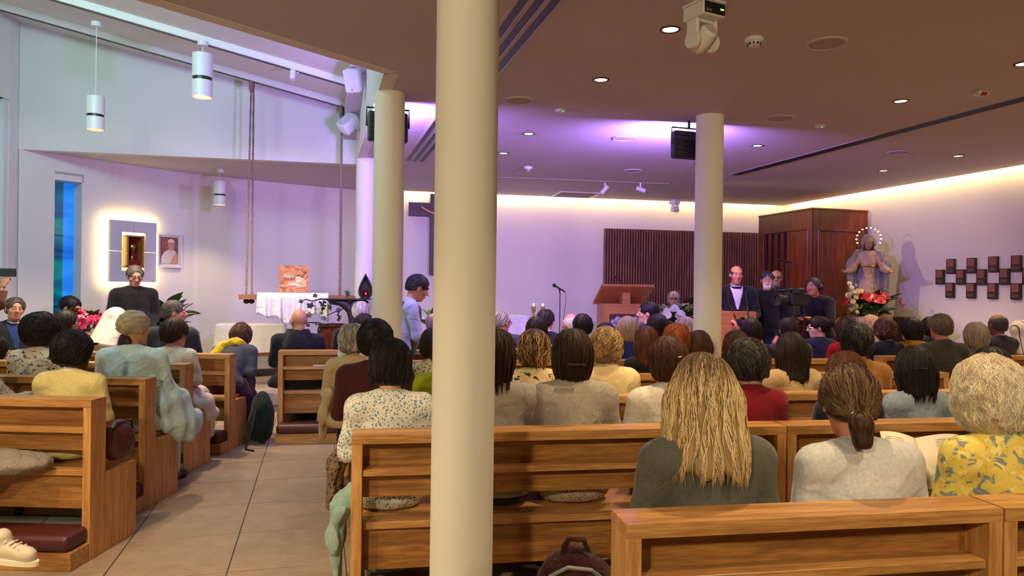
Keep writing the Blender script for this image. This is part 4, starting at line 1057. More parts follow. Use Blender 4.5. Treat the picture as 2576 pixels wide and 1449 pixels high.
def pendant(p, zt, hgt, r_, zc, label, e=30, tgt=None):
    t_ = thing('pendant_lamp', label, 'pendant lamp', (p[0], p[1], zt-hgt), 0, 'white cylinder pendants')
    mb = MB(); mb.lathe([(0.001, hgt), (r_, hgt), (r_, hgt*0.46), (r_*0.94, hgt*0.46)], 32, closed=False); mb.obj('upper_cylinder', M_white, t_, smooth=True)
    mb = MB(); mb.lathe([(r_*0.92, hgt*0.46), (r_*0.92, hgt*0.38)], 32, closed=False); mb.obj('black_band', M_black, t_, smooth=True)
    mb = MB(); mb.lathe([(r_*0.94, hgt*0.38), (r_, hgt*0.38), (r_, 0.0), (r_*0.93, 0.0), (r_*0.85, hgt*0.2)], 32, closed=False); mb.obj('lower_cylinder', M_white, t_, smooth=True)
    mb = MB(); mb.lathe([(r_*0.88, 0.035), (0.001, 0.045)], 32, closed=False); mb.obj('lamp_disc', emit('pendant_glow', (1.0, 0.62, 0.25), 4.5), t_, smooth='all')
    mb = MB(); mb.tube([(0, 0, hgt), (0, 0, zc-(zt-hgt)-0.03)], 0.004, 6); mb.obj('cable', M_white, t_)
    mb = MB(); mb.lathe([(0.05, zc-(zt-hgt)-0.045), (0.05, zc-(zt-hgt)), (0.001, zc-(zt-hgt))], 20, closed=False); mb.lathe([(0.05, zc-(zt-hgt)-0.045), (0.001, zc-(zt-hgt)-0.046)], 20, closed=False); mb.obj('ceiling_cup', M_white, t_, smooth=True)
    spotlamp((p[0], p[1], zt-hgt+0.02), e, tgt or (p[0], p[1], 0), 1.9, 0.7, r_*0.8)
pendant((-2.18, 7.98), 3.35, 0.33, 0.083, slope_z(-2.18)-0.10, 'white cylinder pendant hanging lowest at the left of the tall bay', 230)
pendant((-1.15, 7.70), 3.79, 0.43, 0.098, slope_z(-1.15)-0.06, 'larger white cylinder pendant hanging in the middle of the tall bay', 290)
pendant((-1.27, 10.05), 2.84, 0.31, 0.075, 3.0, 'small white cylinder pendant under the soffit before the apse wall', 50)
t_ = thing('rail_spotlight', 'small white spotlight clipped under the upper bay rail', 'spotlight', at_y(738, 172, 7.75))
mb = MB(); mb.lathe([(0.001, 0.04), (0.03, 0.04), (0.03, -0.12), (0.026, -0.12), (0.02, -0.1)], 20, M=Tm(rx=R(-8), ry=R(4)), closed=False); mb.obj('barrel', M_white, t_, smooth=True)
mb = MB(); mb.tube([(0.04, 0, 0.03), (0.045, 0, -0.05)], 0.012, 8); mb.tube([(0.0, 0, 0.05), (0.03, 0, 0.03)], 0.012, 6); mb.obj('driver_arm', M_white, t_)
spotlamp(at_y(738, 215, 7.72), 45, (-0.3, 8.8, 1.4), 0.7, 0.6, 0.03)
# wall speakers on the bay's right side
for px, py, Y, rot, lab in [(905, 203, 7.1, (R(28), 0, R(-24)), 'white wall speaker high at the top of the bay'), (890, 312, 8.2, (R(-40), R(20), R(-50)), 'white wall speaker lower down, tilted towards the altar')]:
    p_ = at_y(px, py, Y); p_.x = min(p_.x, 0.30)
    t_ = thing('wall_speaker', lab, 'speaker', p_, rot=rot, group='white wall speakers')
    mb = MB(); mb.box((-0.075, -0.07, -0.11), (0.075, 0.07, 0.11), 0.02, seg=2); mb.obj('cabinet', M_white, t_, smooth=True)
    mb = MB(); mb.box((-0.065, -0.074, -0.10), (0.065, -0.069, 0.10), 0.002); g_ = mb.obj('grille', plain('speaker_cloth', (0.55, 0.55, 0.6), 0.8, bump=0.3, bscale=500), t_)
    mb = MB(); mb.box((-0.006, -0.0755, -0.085), (0.006, -0.0735, -0.073)); mb.obj('badge', M_black, g_)
    mb = MB(); mb.tube([(0.06, 0.03, 0), (0.12, 0.06, 0.02), (0.17, 0.05, 0.0)], 0.012, 8); mb.obj('bracket', M_grey, t_)

# ------------------------------------------------------------------ the congregation
def fb(n, h, **kw): return fabric('cloth_'+n, hexc(h), **kw)
K_trs = fb('charcoal_trousers', '2a2a2e'); K_navy = fb('navy', '1d2238'); K_black = fb('black', '15151a'); K_sho = plain('black_shoe', (0.012, 0.011, 0.011), 0.35)
K_speck = printed('blue_speckled_cotton', hexc('d8d6cc'), [(hexc('4f7f9a'), 0.30), (hexc('8a8f86'), 0.22)], 75)
K_florn = printed('navy_leaf_cotton', hexc('d9c795'), [(hexc('2b3c52'), 0.42)], 26, kind='NOISE')
K_flory = printed('yellow_floral_cotton', hexc('d6c25e'), [(hexc('7f8a8c'), 0.44), (hexc('e6d67e'), 0.42), (hexc('c9a82e'), 0.36)], 24, kind='NOISE')
K_leaf = printed('leaf_print_cotton', hexc('cfc3a6'), [(hexc('3a3528'), 0.44), (hexc('8c7f5c'), 0.36)], 48, kind='NOISE', stretch=(1, 1, 1.5))
K_anim = printed('dark_fleck_blouse', hexc('ded3bf'), [(hexc('2c2f3a'), 0.42), (hexc('8a6243'), 0.34)], 34, kind='NOISE', stretch=(1, 1, 1.6))
K_redf = printed('red_floral_cotton', hexc('8e1018'), [(hexc('26090c'), 0.40)], 30, kind='NOISE')
K_knit = printed('grey_white_knit', hexc('b9b3a8'), [(hexc('6d6a66'), 0.42)], 60, kind='NOISE')
K_tweed = printed('grey_tweed', hexc('4a4a4d'), [(hexc('8a8a8c'), 0.38)], 90, kind='NOISE')
def stripes(name, a, b, sc_):
    t = NT(name); mp = t.coords(); wv = t.n('ShaderNodeTexWave', i_Scale=sc_); wv.bands_direction = 'Z'; t.l(mp, 0, wv, 'Vector')
    r_ = t.ramp([(0.72, a), (0.76, b)]); t.l(wv, 'Fac', r_, 0); t.l(r_, 0, t.b, 'Base Color'); t.set(Roughness=0.85); _mats[name] = t.m; return t.m
K_strp = stripes('striped_jersey', hexc('17161c'), hexc('c9c4c8'), 9)
M_spec = plain('spectacle_frame', (0.015, 0.014, 0.014), 0.3); M_gold = plain('gold_metal', hexc('b98a3c'), 0.3, 1.0); M_silver = plain('silver_frame', (0.5, 0.5, 0.52), 0.25, 0.9)
people = {}
def sit(key, label, px, tp, row, hair=None, off=0.33, **kw):
    blk, r_ = row[0], int(row[1])
    a = {'R': AR, 'Q': AR, 'L': AL}[blk]; s = {'R': RS, 'Q': QS, 'L': LS}[blk][r_]+off
    p_ = at_s(px, tp, a, s)
    t = (hair or {}).get('t', 0.016 if hair else 0.0)
    kw.setdefault('lod', 0 if row in ('R1', 'R2') else (1 if row in ('R3', 'R4', 'L1', 'L2', 'L3', 'Q1') else 2))
    kw.setdefault('bottom', K_trs); kw.setdefault('lean', 0.05); kw.setdefault('shoes', K_sho if blk == 'L' else None)
    if blk in 'RQ' and abs(kw.get('hy', 0)) < 40: kw['hy'] = kw.get('hy', 0)-0.6*(math.degrees(math.atan2(p_.x, p_.y))-5.8)
    people[key] = person(label, (p_.x, p_.y), a, p_.z-t*0.97, hair=hair, **kw)
    return people[key]
H = lambda st, col, **kw: dict(style=st, col=col, **kw)

# nearest pew
sit('blonde', 'woman with long streaked blonde hair and a grey-olive blazer', 1770, 888, 'R1', H('long', 'blond', col2='cream', roots='brown', low='lightbrown', len=0.30, vol=1.25, flare=1.35, wave=0.20, t=0.022, r=0.0017, dens=2.8), top=fb('olive_blazer', '56564e', scale=160, fscale=9), top_kind='jacket', hy=-6, hp=8, sw=0.178, g=0.98, lean=0.10)
sit('tshirt', 'woman with a brown ponytail and a pale grey T-shirt', 2137, 918, 'R1', H('pony', 'brown', col2='lightbrown', len=0.135, t=0.018, dens=2.0, r=0.0017), top=fb('pale_tee', 'c3c4c4', folds=1.0, fscale=5.5), top_kind='tee', sleeve=0.52, lean=0.20, hp=14, sw=0.180, g=1.06, skin='ruddy')
sit('white', 'woman with a cloud of cream-white hair and a yellow floral blouse', 2487, 892, 'R1', H('perm', 'cream', col2='white', t=0.040, vol=1.22, amp=0.007, len=0.135, dens=2.6, r=0.0016), top=K_flory, top_kind='shirt', lean=0.14, hp=6, sw=0.170, g=1.10)
sit('edge', 'person in grey cut off by the right picture edge in the nearest pew', 2660, 915, 'R1', H('short', 'dark'), top=fb('taupe_grey', '6d6660'), lean=0.1)
# second row
sit('speck', 'woman with short black hair and a white blouse speckled blue', 985, 850, 'R2', H('bob', 'black', col2='dark', t=0.022, len=0.098, vol=1.06, wave=0.3), top=K_speck, top_kind='shirt', hy=-10, hp=10, sw=0.178, bottom=fb('sage_green', '8aa79c'), bottom_kind='skirt', g=1.02)
sit('darklong', 'woman with straight dark shoulder-length hair, half hidden by the near column', 1248, 826, 'R2', H('long', 'dark', col2='brown', len=0.17, t=0.018, wave=0.03, vol=0.92), top=fb('light_grey_shirt', '9c968e'), top_kind='jacket', hy=-8, hem=0.05, bottom=K_navy)
sit('clip', 'woman with a dark bob held by a brown hair clip and a taupe shirt', 1440, 825, 'R2', H('bob', 'dark', col2='brown', t=0.020, len=0.150, vol=1.05, wave=0.05), top=fb('taupe_shirt', 'a0988c', fscale=9), top_kind='tee', sw=0.176, g=1.06, hem=0.115, bottom=printed('flecked_tweed', hexc('b3a590'), [(hexc('6d5648'), 0.42), (hexc('d9cfc0'), 0.36)], 90, kind='NOISE'), bottom_kind='skirt')
sit('pinned', 'woman with brown hair pinned back and a white shirt, left of the blonde woman', 1678, 843, 'R2', H('bob', 'brown', col2='auburn', t=0.020, len=0.105, vol=0.98, wave=0.3), top=fb('white_shirt', 'd6cfc2'), top_kind='shirt', hy=24, sw=0.172)
sit('redblazer', 'woman with short greying curls and a red blazer', 1880, 849, 'R2', H('curly', 'black', col2='saltpepper', t=0.026, amp=0.004, len=0.075, vol=0.95), top=fb('red_wool', '7a0f1c', scale=200), top_kind='jacket', collar=fb('grey_blouse', '9aa39c'), hy=18, sw=0.172, skin='ruddy')
sit('chestnut', 'woman with smooth chestnut hair behind the ponytailed woman', 2128, 882, 'R2', H('bob', 'auburn', col2='brown', t=0.020, len=0.12), top=K_navy, hp=10)
sit('ltblue', 'woman with dark hair and a light blue shirt', 2300, 868, 'R2', H('long', 'black', col2='dark', len=0.16, t=0.018, wave=0.15), top=fb('light_blue_cotton', '8494a4'), top_kind='shirt', sw=0.174)
sit('blackr', 'person in black mostly hidden behind the white-haired woman', 2492, 872, 'R2', H('bob', 'black', t=0.022, len=0.12), top=K_black, top_kind='jacket')
# third row
sit('maroon', 'person with tousled black hair and a maroon cardigan by the aisle', 946, 800, 'R3', H('curly', 'black', col2='dark', t=0.030, amp=0.005, len=0.08, vol=1.0, fr=40), top=fb('maroon_knit', '3f1718', scale=120), hy=-14, sw=0.185, g=1.08, bottom=printed('brown_lace_skirt', hexc('8d7660'), [(hexc('2a1d16'), 0.45)], 70, kind='NOISE'), bottom_kind='skirt', lean=0.02)
sit('green', 'person in a lime-green top mostly hidden behind the near column', 1118, 838, 'R3', H('short', 'dark'), top=fb('lime_green', '9aae22'))
sit('floral', 'woman with wavy brown hair and a cream blouse with navy leaves', 1345, 826, 'R3', H('bob', 'brown', col2='blond', t=0.028, len=0.105, vol=1.02, wave=0.5), top=K_florn, hy=-10)
sit('curly', 'woman with light brown curls and a cream sweater', 1526, 820, 'R3', H('curly', 'lightbrown', col2='blond', t=0.030, amp=0.007, len=0.095, vol=1.0, fr=75, dens=1.5), top=fb('cream_knit', 'e2cf9c'), top_kind='shirt', sw=0.178, g=1.08, hy=-8)
sit('longdk', 'woman with long straight dark hair and a beige top', 1990, 834, 'R3', H('long', 'dark', len=0.24, t=0.016, wave=0.02, vol=1.1), top=fb('beige_top', 'c2a97c'), sw=0.172)
sit('tan', 'person with a round head of black curls and a tan jacket', 2155, 811, 'R3', H('curly', 'black', col2='saltpepper', t=0.030, amp=0.005, len=0.085, vol=1.02), top=fb('tan_jacket', '8f6230'), top_kind='jacket', sw=0.185, g=1.12, skin='olive')
# fourth row
sit('leaf', 'person with dark curls and a leaf-patterned shirt left of the near column', 1092, 824, 'R4', H('curly', 'dark', t=0.028, amp=0.005, len=0.08), top=K_leaf, top_kind='shirt')
sit('greyb', 'grey-curled person in a beige coat beside the maroon cardigan', 888, 812, 'R4', H('curly', 'grey', col2='white', t=0.026, amp=0.006, len=0.08), top=fb('beige_coat', 'b8a07c'), top_kind='coat', hy=-10)
sit('brlong', 'woman with long glossy auburn hair left of the red-haired woman', 1627, 819, 'R4', H('long', 'auburn', col2='brown', len=0.22, t=0.018, wave=0.2), top=K_black)
sit('redhair', 'woman with a bouffant of copper-red hair', 1702, 811, 'R4', H('perm', 'red', col2='auburn', t=0.030, vol=1.08, amp=0.004, len=0.10), top=fb('dark_red', '6b1016'))
sit('br2', 'woman with dark brown hair just left of the white column', 1758, 829, 'R4', H('long', 'brown', col2='auburn', len=0.18, t=0.018), top=K_black)
sit('br3', 'woman with long wavy brown hair right below the white column', 1852, 829, 'R4', H('long', 'brown', col2='auburn', len=0.24, t=0.022, wave=0.5, vol=1.1), top=K_black)
sit('dkjkt', 'man with greying brown hair and a dark jacket, right of the yellow jacket', 2365, 788, 'Q1', H('short', 'saltpepper', col2='lightbrown', t=0.016), top=fb('dark_jacket', '2b2724'), top_kind='jacket', collar=fb('navy_collar', '1c2430'), sw=0.195, g=1.12, hy=12, skin='ruddy')
sit('greybob', 'woman with a smooth ash-grey bob near the right wall', 2455, 809, 'Q1', H('bob', 'ash', col2='grey', t=0.022, len=0.125, wave=0.03), top=fb('slate_grey', '4d4b4a'), top_kind='jacket')
# fifth row
sit('whitej', 'woman with long dark hair and a white patterned jacket on the aisle', 916, 787, 'R5', H('long', 'dark', col2='brown', len=0.20, t=0.016), top=printed('white_grey_jacket', hexc('d5d0c9'), [(hexc('8f8a8c'), 0.34)], 30, kind='NOISE'), top_kind='jacket', hy=15)
sit('bob2', 'woman with a dark purple-tinged bob and a striped jersey', 1350, 794, 'R5', H('bob', 'dark', t=0.020, len=0.13), top=K_strp)
sit('blk2', 'man with short black hair and a dark blue jacket below the microphone', 1466, 788, 'R5', H('short', 'black', t=0.018), top=K_navy, top_kind='jacket', collar=fb('white_collar', 'd8d4d0'), sw=0.18)
sit('blk', 'person with dark hair behind the light brown curls', 1524, 811, 'R5', H('bob', 'black', t=0.020, len=0.11), top=K_black)
sit('blbob', 'woman with a straight ash-blonde bob and a royal blue top', 1579, 794, 'R5', H('bob', 'ash', col2='blond', t=0.022, len=0.125, wave=0.03), top=fb('royal_blue', '1d2a63'))
sit('dk', 'woman with dark plum hair behind the copper-red hair', 1654, 788, 'R5', H('bob', 'dark', t=0.024, len=0.12, vol=1.08), top=K_navy)
sit('wavy', 'woman with wavy lilac-grey hair left of the white column', 1722, 795, 'R5', H('perm', 'ash', col2='white', t=0.028, vol=1.1, amp=0.006, len=0.11), top=fb('mauve', '5e5266'))
sit('plum', 'person with a plum-dark bob before the two photographers', 1890, 799, 'R5', H('bob', 'dark', t=0.020, len=0.12), top=K_black)
sit('brn', 'man with cropped brown hair and a slate suit below the camera tripod', 1984, 798, 'R5', H('short', 'dark', col2='brown', t=0.012), top=fb('slate_suit', '353844'), top_kind='jacket', sw=0.195, g=1.1)
sg = sit('shades', 'woman with sunglasses pushed up in her dark hair and a red blouse', 2128, 797, 'R5', H('bob', 'dark', col2='auburn', t=0.022, len=0.14), top=K_redf, off=0.40)
sit('curlbr', 'woman with curly brown hair and a navy cardigan under the statue', 2226, 797, 'Q2', H('curly', 'brown', col2='lightbrown', t=0.032, amp=0.006, len=0.09, vol=1.05), top=K_navy, top_kind='jacket', collar=fb('white_collar', 'd8d4d0'), sw=0.185, g=1.1, hy=8)
sit('yellow2', 'woman with a dark bob and a mustard-yellow jacket', 2293, 799, 'Q2', H('bob', 'dark', t=0.020, len=0.12), top=fb('mustard', 'c08a1e'), top_kind='jacket', hy=38)
sit('bald2', 'bald man in a dark suit near the right picture edge', 2508, 790, 'Q2', H('ring', 'saltpepper', t=0.006), top=fb('navy_suit', '23252e'), top_kind='jacket', collar=fb('blue_collar', 'a9b4c0'), sw=0.20, g=1.15, hy=28, skin='brown')
# front row
sit('glassm', 'grey-haired man in glasses and a grey suit right beside the near column', 1263, 781, 'R6', H('short', 'grey', col2='white', t=0.012), top=fb('grey_suit', '3c3d45'), top_kind='jacket', glasses=M_gold, hy=-48, hp=8, sw=0.19, skin='ruddy')
sit('man2', 'man with swept-back dark hair before the small altar', 1374, 777, 'R6', H('short', 'dark', t=0.018), top=fb('charcoal_suit', '22222a'), top_kind='jacket', collar=fb('white_collar', 'd8d4d0'), hy=-28)
sit('baldf', 'bald pink-headed man left of the black-haired man', 1436, 788, 'R6', H('ring', 'white', t=0.006), top=K_navy, hy=35, skin='ruddy')
sit('manblk', 'man with black hair seen in left profile before the ambo', 1629, 758, 'R6', H('short', 'black', t=0.018), top=fb('navy_suit', '23252e'), top_kind='jacket', hy=72, sw=0.19)
sit('specsw', 'dark-haired woman in spectacles looking left, below the cameraman', 2058, 794, 'R6', H('short', 'black', col2='dark', t=0.024), top=K_navy, top_kind='jacket', hy=70, glasses=M_silver, hp=4, off=0.15)
sit('blondc', 'woman with curly blonde hair bending below the statue flowers', 2190, 792, 'Q3', H('curly', 'blond', col2='cream', t=0.032, amp=0.007, len=0.09), top=fb('sand', 'a58f70'), lean=0.25, hp=20)
sit('dk3', 'dark-haired woman half hidden by the man in the dark jacket', 2340, 795, 'Q3', H('bob', 'dark', t=0.020, len=0.12), top=K_black, hy=20)
sit('whiteh', 'white-haired man in a black suit left of the aisle column', 908, 757, 'R6', H('short', 'white', col2='grey', t=0.012), top=K_black, top_kind='jacket', skin='ruddy', sw=0.20, g=1.1)
sit('baldv', 'bald man seated below the man in the waistcoat', 1092, 786, 'R6', H('ring', 'grey', t=0.006), top=fb('charcoal_suit', '22222a'), top_kind='jacket', hy=-15, skin='ruddy')
mk = sit('monk', 'bald monk in a black hooded habit on the aisle pew', 752, 779, 'R6', None, top=fb('black_habit', '17171d', folds=0.7), top_kind='habit', sw=0.225, g=1.45, glasses=M_spec, hy=22, skin='olive', hp=6, bottom=fb('black_habit', '17171d', folds=0.7), bottom_kind='skirt', shoes=K_sho)
# left-hand pews
sit('yellow', 'person with short black hair and a pale yellow sweater', 186, 827, 'L1', H('curly', 'black', t=0.024, amp=0.003, len=0.072, vol=0.92), top=fb('yellow_sweater', 'd6c888', scale=140), collar=fb('white_collar', 'd8d4d0'), skin='dark', hy=-12, sw=0.188, g=1.08, off=0.36, bottom=fb('pale_yellow_skirt', 'cfc678'))
tb = sit('turban', 'woman in a beige turban and a pale blue coat', 340, 788, 'L2', None, top=fb('pale_blue_coat', 'c0dade', folds=0.8), top_kind='coat', hy=-22, sw=0.20, g=1.25, hs=0.95, bottom=fb('pale_blue_coat', 'c0dade', folds=0.8), skin='olive')
sit('fleck', 'woman with bushy dark hair and a black-flecked blouse', 108, 783, 'L2', H('curly', 'dark', t=0.036, amp=0.006, len=0.10, vol=1.15), top=K_anim, hy=-42, skin='brown', sw=0.18, g=1.1)
sit('whtj', 'woman with short reddish-dark hair and a white jacket at the pew end', 441, 799, 'L3', H('short', 'dark', col2='auburn', t=0.026), top=fb('white_jacket', 'd9d1c3', folds=0.8), top_kind='coat', collar=fb('denim_collar', '9fb2bd'), hy=-14, skin='ruddy', sw=0.182, g=1.06, bottom=fb('white_skirt', 'cfc8be'), bottom_kind='skirt')
sc_ = sit('scarf', 'woman bowed low in a grey jacket and a yellow scarf', 606, 812, 'L4', H('curly', 'brown', col2='lightbrown', t=0.026, amp=0.006, len=0.085), top=fb('blue_grey_jacket', '3b3f47'), top_kind='jacket', lean=0.66, hp=58, bottom=fb('plum_skirt', '35122a'), bottom_kind='skirt', sw=0.195, g=1.12, off=0.70, lod=1)
nn = sit('nun', 'nun bowed under a long white veil in the far left pew', 292, 778, 'L4', None, top=fb('white_habit', 'd6d0c6'), top_kind='habit', lean=0.22, hp=30, skin='olive', off=0.50)
sit('dkman', 'man with greying hair in a dark suit, seen in right profile', 440, 754, 'L4', H('short', 'saltpepper', col2='grey', t=0.014), top=fb('dark_suit', '25262e'), top_kind='jacket', hy=-66, sw=0.195, g=1.1, skin='ruddy', off=0.62)
sit('prof', 'dark-haired woman in right profile behind the bouquet', 166, 779, 'L4', H('bob', 'dark', t=0.020, len=0.10), top=K_black, hy=-62, skin='brown')
sit('edgel', 'person in grey tweed cut by the left picture edge', -14, 842, 'L3', H('bob', 'dark', t=0.02, len=0.11), top=K_tweed, hy=-30, skin='ruddy')
sit('knit', 'person in a flecked knit at the left picture edge, hand on the pew', -62, 848, 'L1', H('bob', 'grey', t=0.02, len=0.11), top=K_knit, sw=0.185, arms=[((-0.24, 0.05, 0.28), (-0.10, 0.28, 0.20)), ((0.26, 0.12, 0.40), (0.22, 0.36, 0.43))], skin='ruddy', off=0.42)

def drape(rec, name, m, pts, rs, sy=1.0, h=0.014, amp=0.007, fr=60.0):
    root, q = rec; k = q['k']; P_ = [_a(p)*k for p in pts]; S_ = _a((1, 1/sy, 1))
    def f(P):
        d = None
        for (a, ra), (b, rb) in zip(zip(P_, rs), zip(P_[1:], rs[1:])):
            e = rc(P*S_, a*S_, b*S_, ra*k, rb*k); d = e if d is None else smin(d, e, 0.05)
        return d+amp*np.sin(P[:, 1]*fr+P[:, 0]*fr*0.6+3*nz3(P, 8, 1))+0.003*nz3(P, 40, 2)
    A = np.array(P_); mr = max(rs)*k*max(1, sy)+0.03
    return sdf_part(name, f, A.min(0)-mr, A.max(0)+mr, h, m, root)
drape(people['speck'], 'skirt_fold', fb('sage_green', '8aa79c'), [(-0.19, 0.16, 0.03), (-0.265, 0.20, -0.05), (-0.295, 0.20, -0.22), (-0.28, 0.18, -0.44)], [0.05, 0.038, 0.034, 0.012], sy=2.8, h=0.010, amp=0.010, fr=75.0)
drape(people['greyb'], 'coat_skirt', fb('beige_coat', 'b8a07c'), [(-0.19, 0.02, 0.30), (-0.23, 0.08, 0.10), (-0.26, 0.12, -0.10)], [0.05, 0.05, 0.03], sy=2.2)
drape(people['maroon'], 'skirt_fold', _mats['brown_lace_skirt'], [(-0.18, 0.12, 0.03), (-0.25, 0.16, -0.08), (-0.265, 0.16, -0.34)], [0.06, 0.05, 0.045], sy=2.2)
drape(people['turban'], 'coat_skirt', fb('pale_blue_coat', 'c0dade', folds=0.8), [(0.17, 0.05, 0.38), (0.245, 0.12, 0.20), (0.30, 0.20, 0.02), (0.33, 0.22, -0.07)], [0.07, 0.09, 0.10, 0.06], sy=1.9, amp=0.009, fr=42.0)
drape(people['whtj'], 'dress_fold', fb('white_skirt', 'cfc8be'), [(0.15, 0.10, 0.14), (0.235, 0.18, 0.03), (0.265, 0.24, -0.10), (0.25, 0.28, -0.30)], [0.07, 0.08, 0.07, 0.05], sy=1.8, amp=0.009, fr=48.0)
drape(people['scarf'], 'skirt_fold', fb('plum_skirt', '35122a'), [(0.14, 0.10, 0.08), (0.20, 0.16, -0.05), (0.21, 0.20, -0.25), (0.21, 0.20, -0.42)], [0.08, 0.08, 0.08, 0.07], sy=1.6)
drape(people['white'], 'bag_strap', plain('grey_strap', hexc('6a5f62'), 0.7), [(0.155, -0.10, 0.52), (0.12, -0.125, 0.40), (0.07, -0.150, 0.24), (0.02, -0.155, 0.08)], [0.016, 0.016, 0.016, 0.016], sy=0.7, h=0.008, amp=0.0)
# head coverings and small accessories
def veil(rec, name, m, length=0.30, h=0.013, width=0.13):
    root, q = rec
    def f(P):
        v = ((P-q['hc'])@q['RH'])/q['hs']
        d = el(v, (0, -0.012, 0.03), (0.097, 0.118, 0.108))
        d = smin(d, rc(v*_a((0.72, 1.2, 1)), (0, -0.055, 0.0), (0, -0.10, -length), 0.085, width*0.8), 0.05)
        d = smax(d, -el(v, (0, 0.12, -0.04), (0.075, 0.085, 0.13)), 0.015)
        d = smax(d, -(v[:, 2]+length), 0.01)
        return d+0.004*np.sin(v[:, 0]*70+3*v[:, 2])*np.clip(-v[:, 2]*8, 0, 1)
    return sdf_part(name, f, q['hc']-_a((0.26, 0.30, length+0.14)), q['hc']+_a((0.26, 0.28, 0.2)), h, m, root)
veil(nn, 'veil', fb('white_veil', 'ded8cc'), 0.34, 0.011)
qn = sit('nunr', 'nun in a white veil with blue stripes at the right picture edge', 2566, 809, 'Q2', None, top=fb('white_habit', 'd6d0c6'), top_kind='tee', hy=20, skin='olive')
t = NT('blue_striped_veil'); mp = t.coords(); sp = t.n('ShaderNodeSeparateXYZ'); t.l(mp, 0, sp, 0)
wv = t.n('ShaderNodeTexWave', i_Scale=5.0); wv.bands_direction = 'X'; t.l(mp, 0, wv, 'Vector'); rr_ = t.ramp([(0.93, hexc('cfc8c0')), (0.95, hexc('3a4f88'))]); t.l(wv, 'Fac', rr_, 0); t.l(rr_, 0, t.b, 'Base Color'); t.set(Roughness=0.85)
veil(qn, 'veil', t.m, 0.24)
root, q = tb
def fturb(P):
    v = ((P-q['hc'])@q['RH'])/q['hs']; d = el(v, (0, -0.014, 0.045), (0.100, 0.118, 0.098))
    d = smin(d, el(v, (0, -0.085, 0.02), (0.072, 0.05, 0.055)), 0.02); d = smax(d, -(v[:, 2]+0.055-0.35*v[:, 1]), 0.012)
    ang = np.arctan2(v[:, 0], v[:, 1]+0.01)
    d = d+0.0055*np.maximum(np.sin(v[:, 2]*105+v[:, 0]*75+2*np.sin(ang)), np.sin(v[:, 2]*95-v[:, 0]*85+1.5))+0.003*nz3(v, 70, 3)
    return smax(d, -el(v, (0, 0.15, -0.045), (0.08, 0.085, 0.10)), 0.01)
sdf_part('turban', fturb, q['hc']-0.19, q['hc']+0.19, 0.0075, fb('beige_turban', 'a8987c', folds=0.3), root)
hf_, bb_ = hair_fun(dict(style='curly', t=0.012, amp=0.006, len=0.12, seed=2.0)); 
def fback(P):
    v = ((P-q['hc'])@q['RH'])/q['hs']; return smin(el(v, (-0.07, -0.03, -0.10), (0.035, 0.05, 0.07)), el(v, (0.0, -0.08, -0.09), (0.06, 0.03, 0.05)), 0.02)+0.005*nz3(v, 90, 1)
sdf_part('hair', fback, q['hc']-0.22, q['hc']+0.12, 0.010, hair_mat, root, col=None)
for o in root.children:
    if o.name.startswith('hair'):
        a_ = o.data.color_attributes.new('Col', 'FLOAT_COLOR', 'POINT'); a_.data.foreach_set('color', np.tile(_a((*HAIR['brown'], 1)), (len(o.data.vertices), 1)).ravel())
root, q = sc_
def fscarf(P):
    v = q['Q'](P); w_ = v-_a((0, -0.012, 0.60)); rr = np.sqrt(w_[:, 0]**2+w_[:, 1]**2)
    d = np.sqrt((rr-0.085)**2+(w_[:, 2]*0.7)**2)-0.035
    d = smin(d, rc(v*_a((0.8, 1, 1)), (-0.10, -0.085, 0.56), (-0.19, -0.10, 0.22), 0.045, 0.055), 0.04)
    return (d+0.006*nz3(v, 60, 2))*q['k']
c_ = q['up']((0, 0, 0.5)); sdf_part('scarf', fscarf, c_-_a((0.32, 0.36, 0.36)), c_+_a((0.25, 0.3, 0.26)), 0.011, fb('yellow_scarf', 'c9a81c', folds=0.8, fscale=14), root)
def clip_on(rec, a, b, r_, m, name='hair_clip'):
    root, q = rec; mb = MB(); mb.tube([q['H'](a), q['H'](tuple((u+v)/2+w_ for u, v, w_ in zip(a, b, (0, -0.006, 0)))), q['H'](b)], r_, 6); mb.obj(name, m, root, smooth=True)
clip_on(people['clip'], (-0.036, -0.138, -0.035), (0.052, -0.134, -0.036), 0.008, plain('brown_clip', hexc('3a2a22'), 0.75, spec=0.1))
clip_on(people['pinned'], (-0.02, -0.130, 0.035), (0.006, -0.131, 0.040), 0.003, M_grey)
clip_on(people['fleck'], (-0.02, -0.09, 0.118), (0.05, -0.06, 0.13), 0.007, plain('pale_clip', hexc('9aa08c'), 0.4))
clip_on(people['ltblue'], (-0.03, -0.132, 0.02), (0.03, -0.134, 0.02), 0.004, M_dark)
root, q = people['tshirt']; mb = MB(); mb.tube([q['H']((0.024*math.cos(a), -0.124+0.010*math.sin(a), -0.058+0.024*math.sin(a))) for a in np.linspace(0, 2*PI, 13)], 0.009, 7, cap=False); mb.obj('scrunchie', fb('white_scrunchie', 'dcd8d2'), root, smooth=True)
root, q = sg; mb = MB()
for s in (-1, 1): mb.ball(q['H']((s*0.036, 0.06, 0.118)), (0.028, 0.02, 0.012), 10, 6)
mb.tube([q['H']((-0.1, -0.02, 0.08)), q['H']((-0.06, 0.06, 0.12)), q['H']((0.06, 0.06, 0.12)), q['H']((0.1, -0.02, 0.08))], 0.004, 6); mb.obj('sunglasses', M_gold, root)

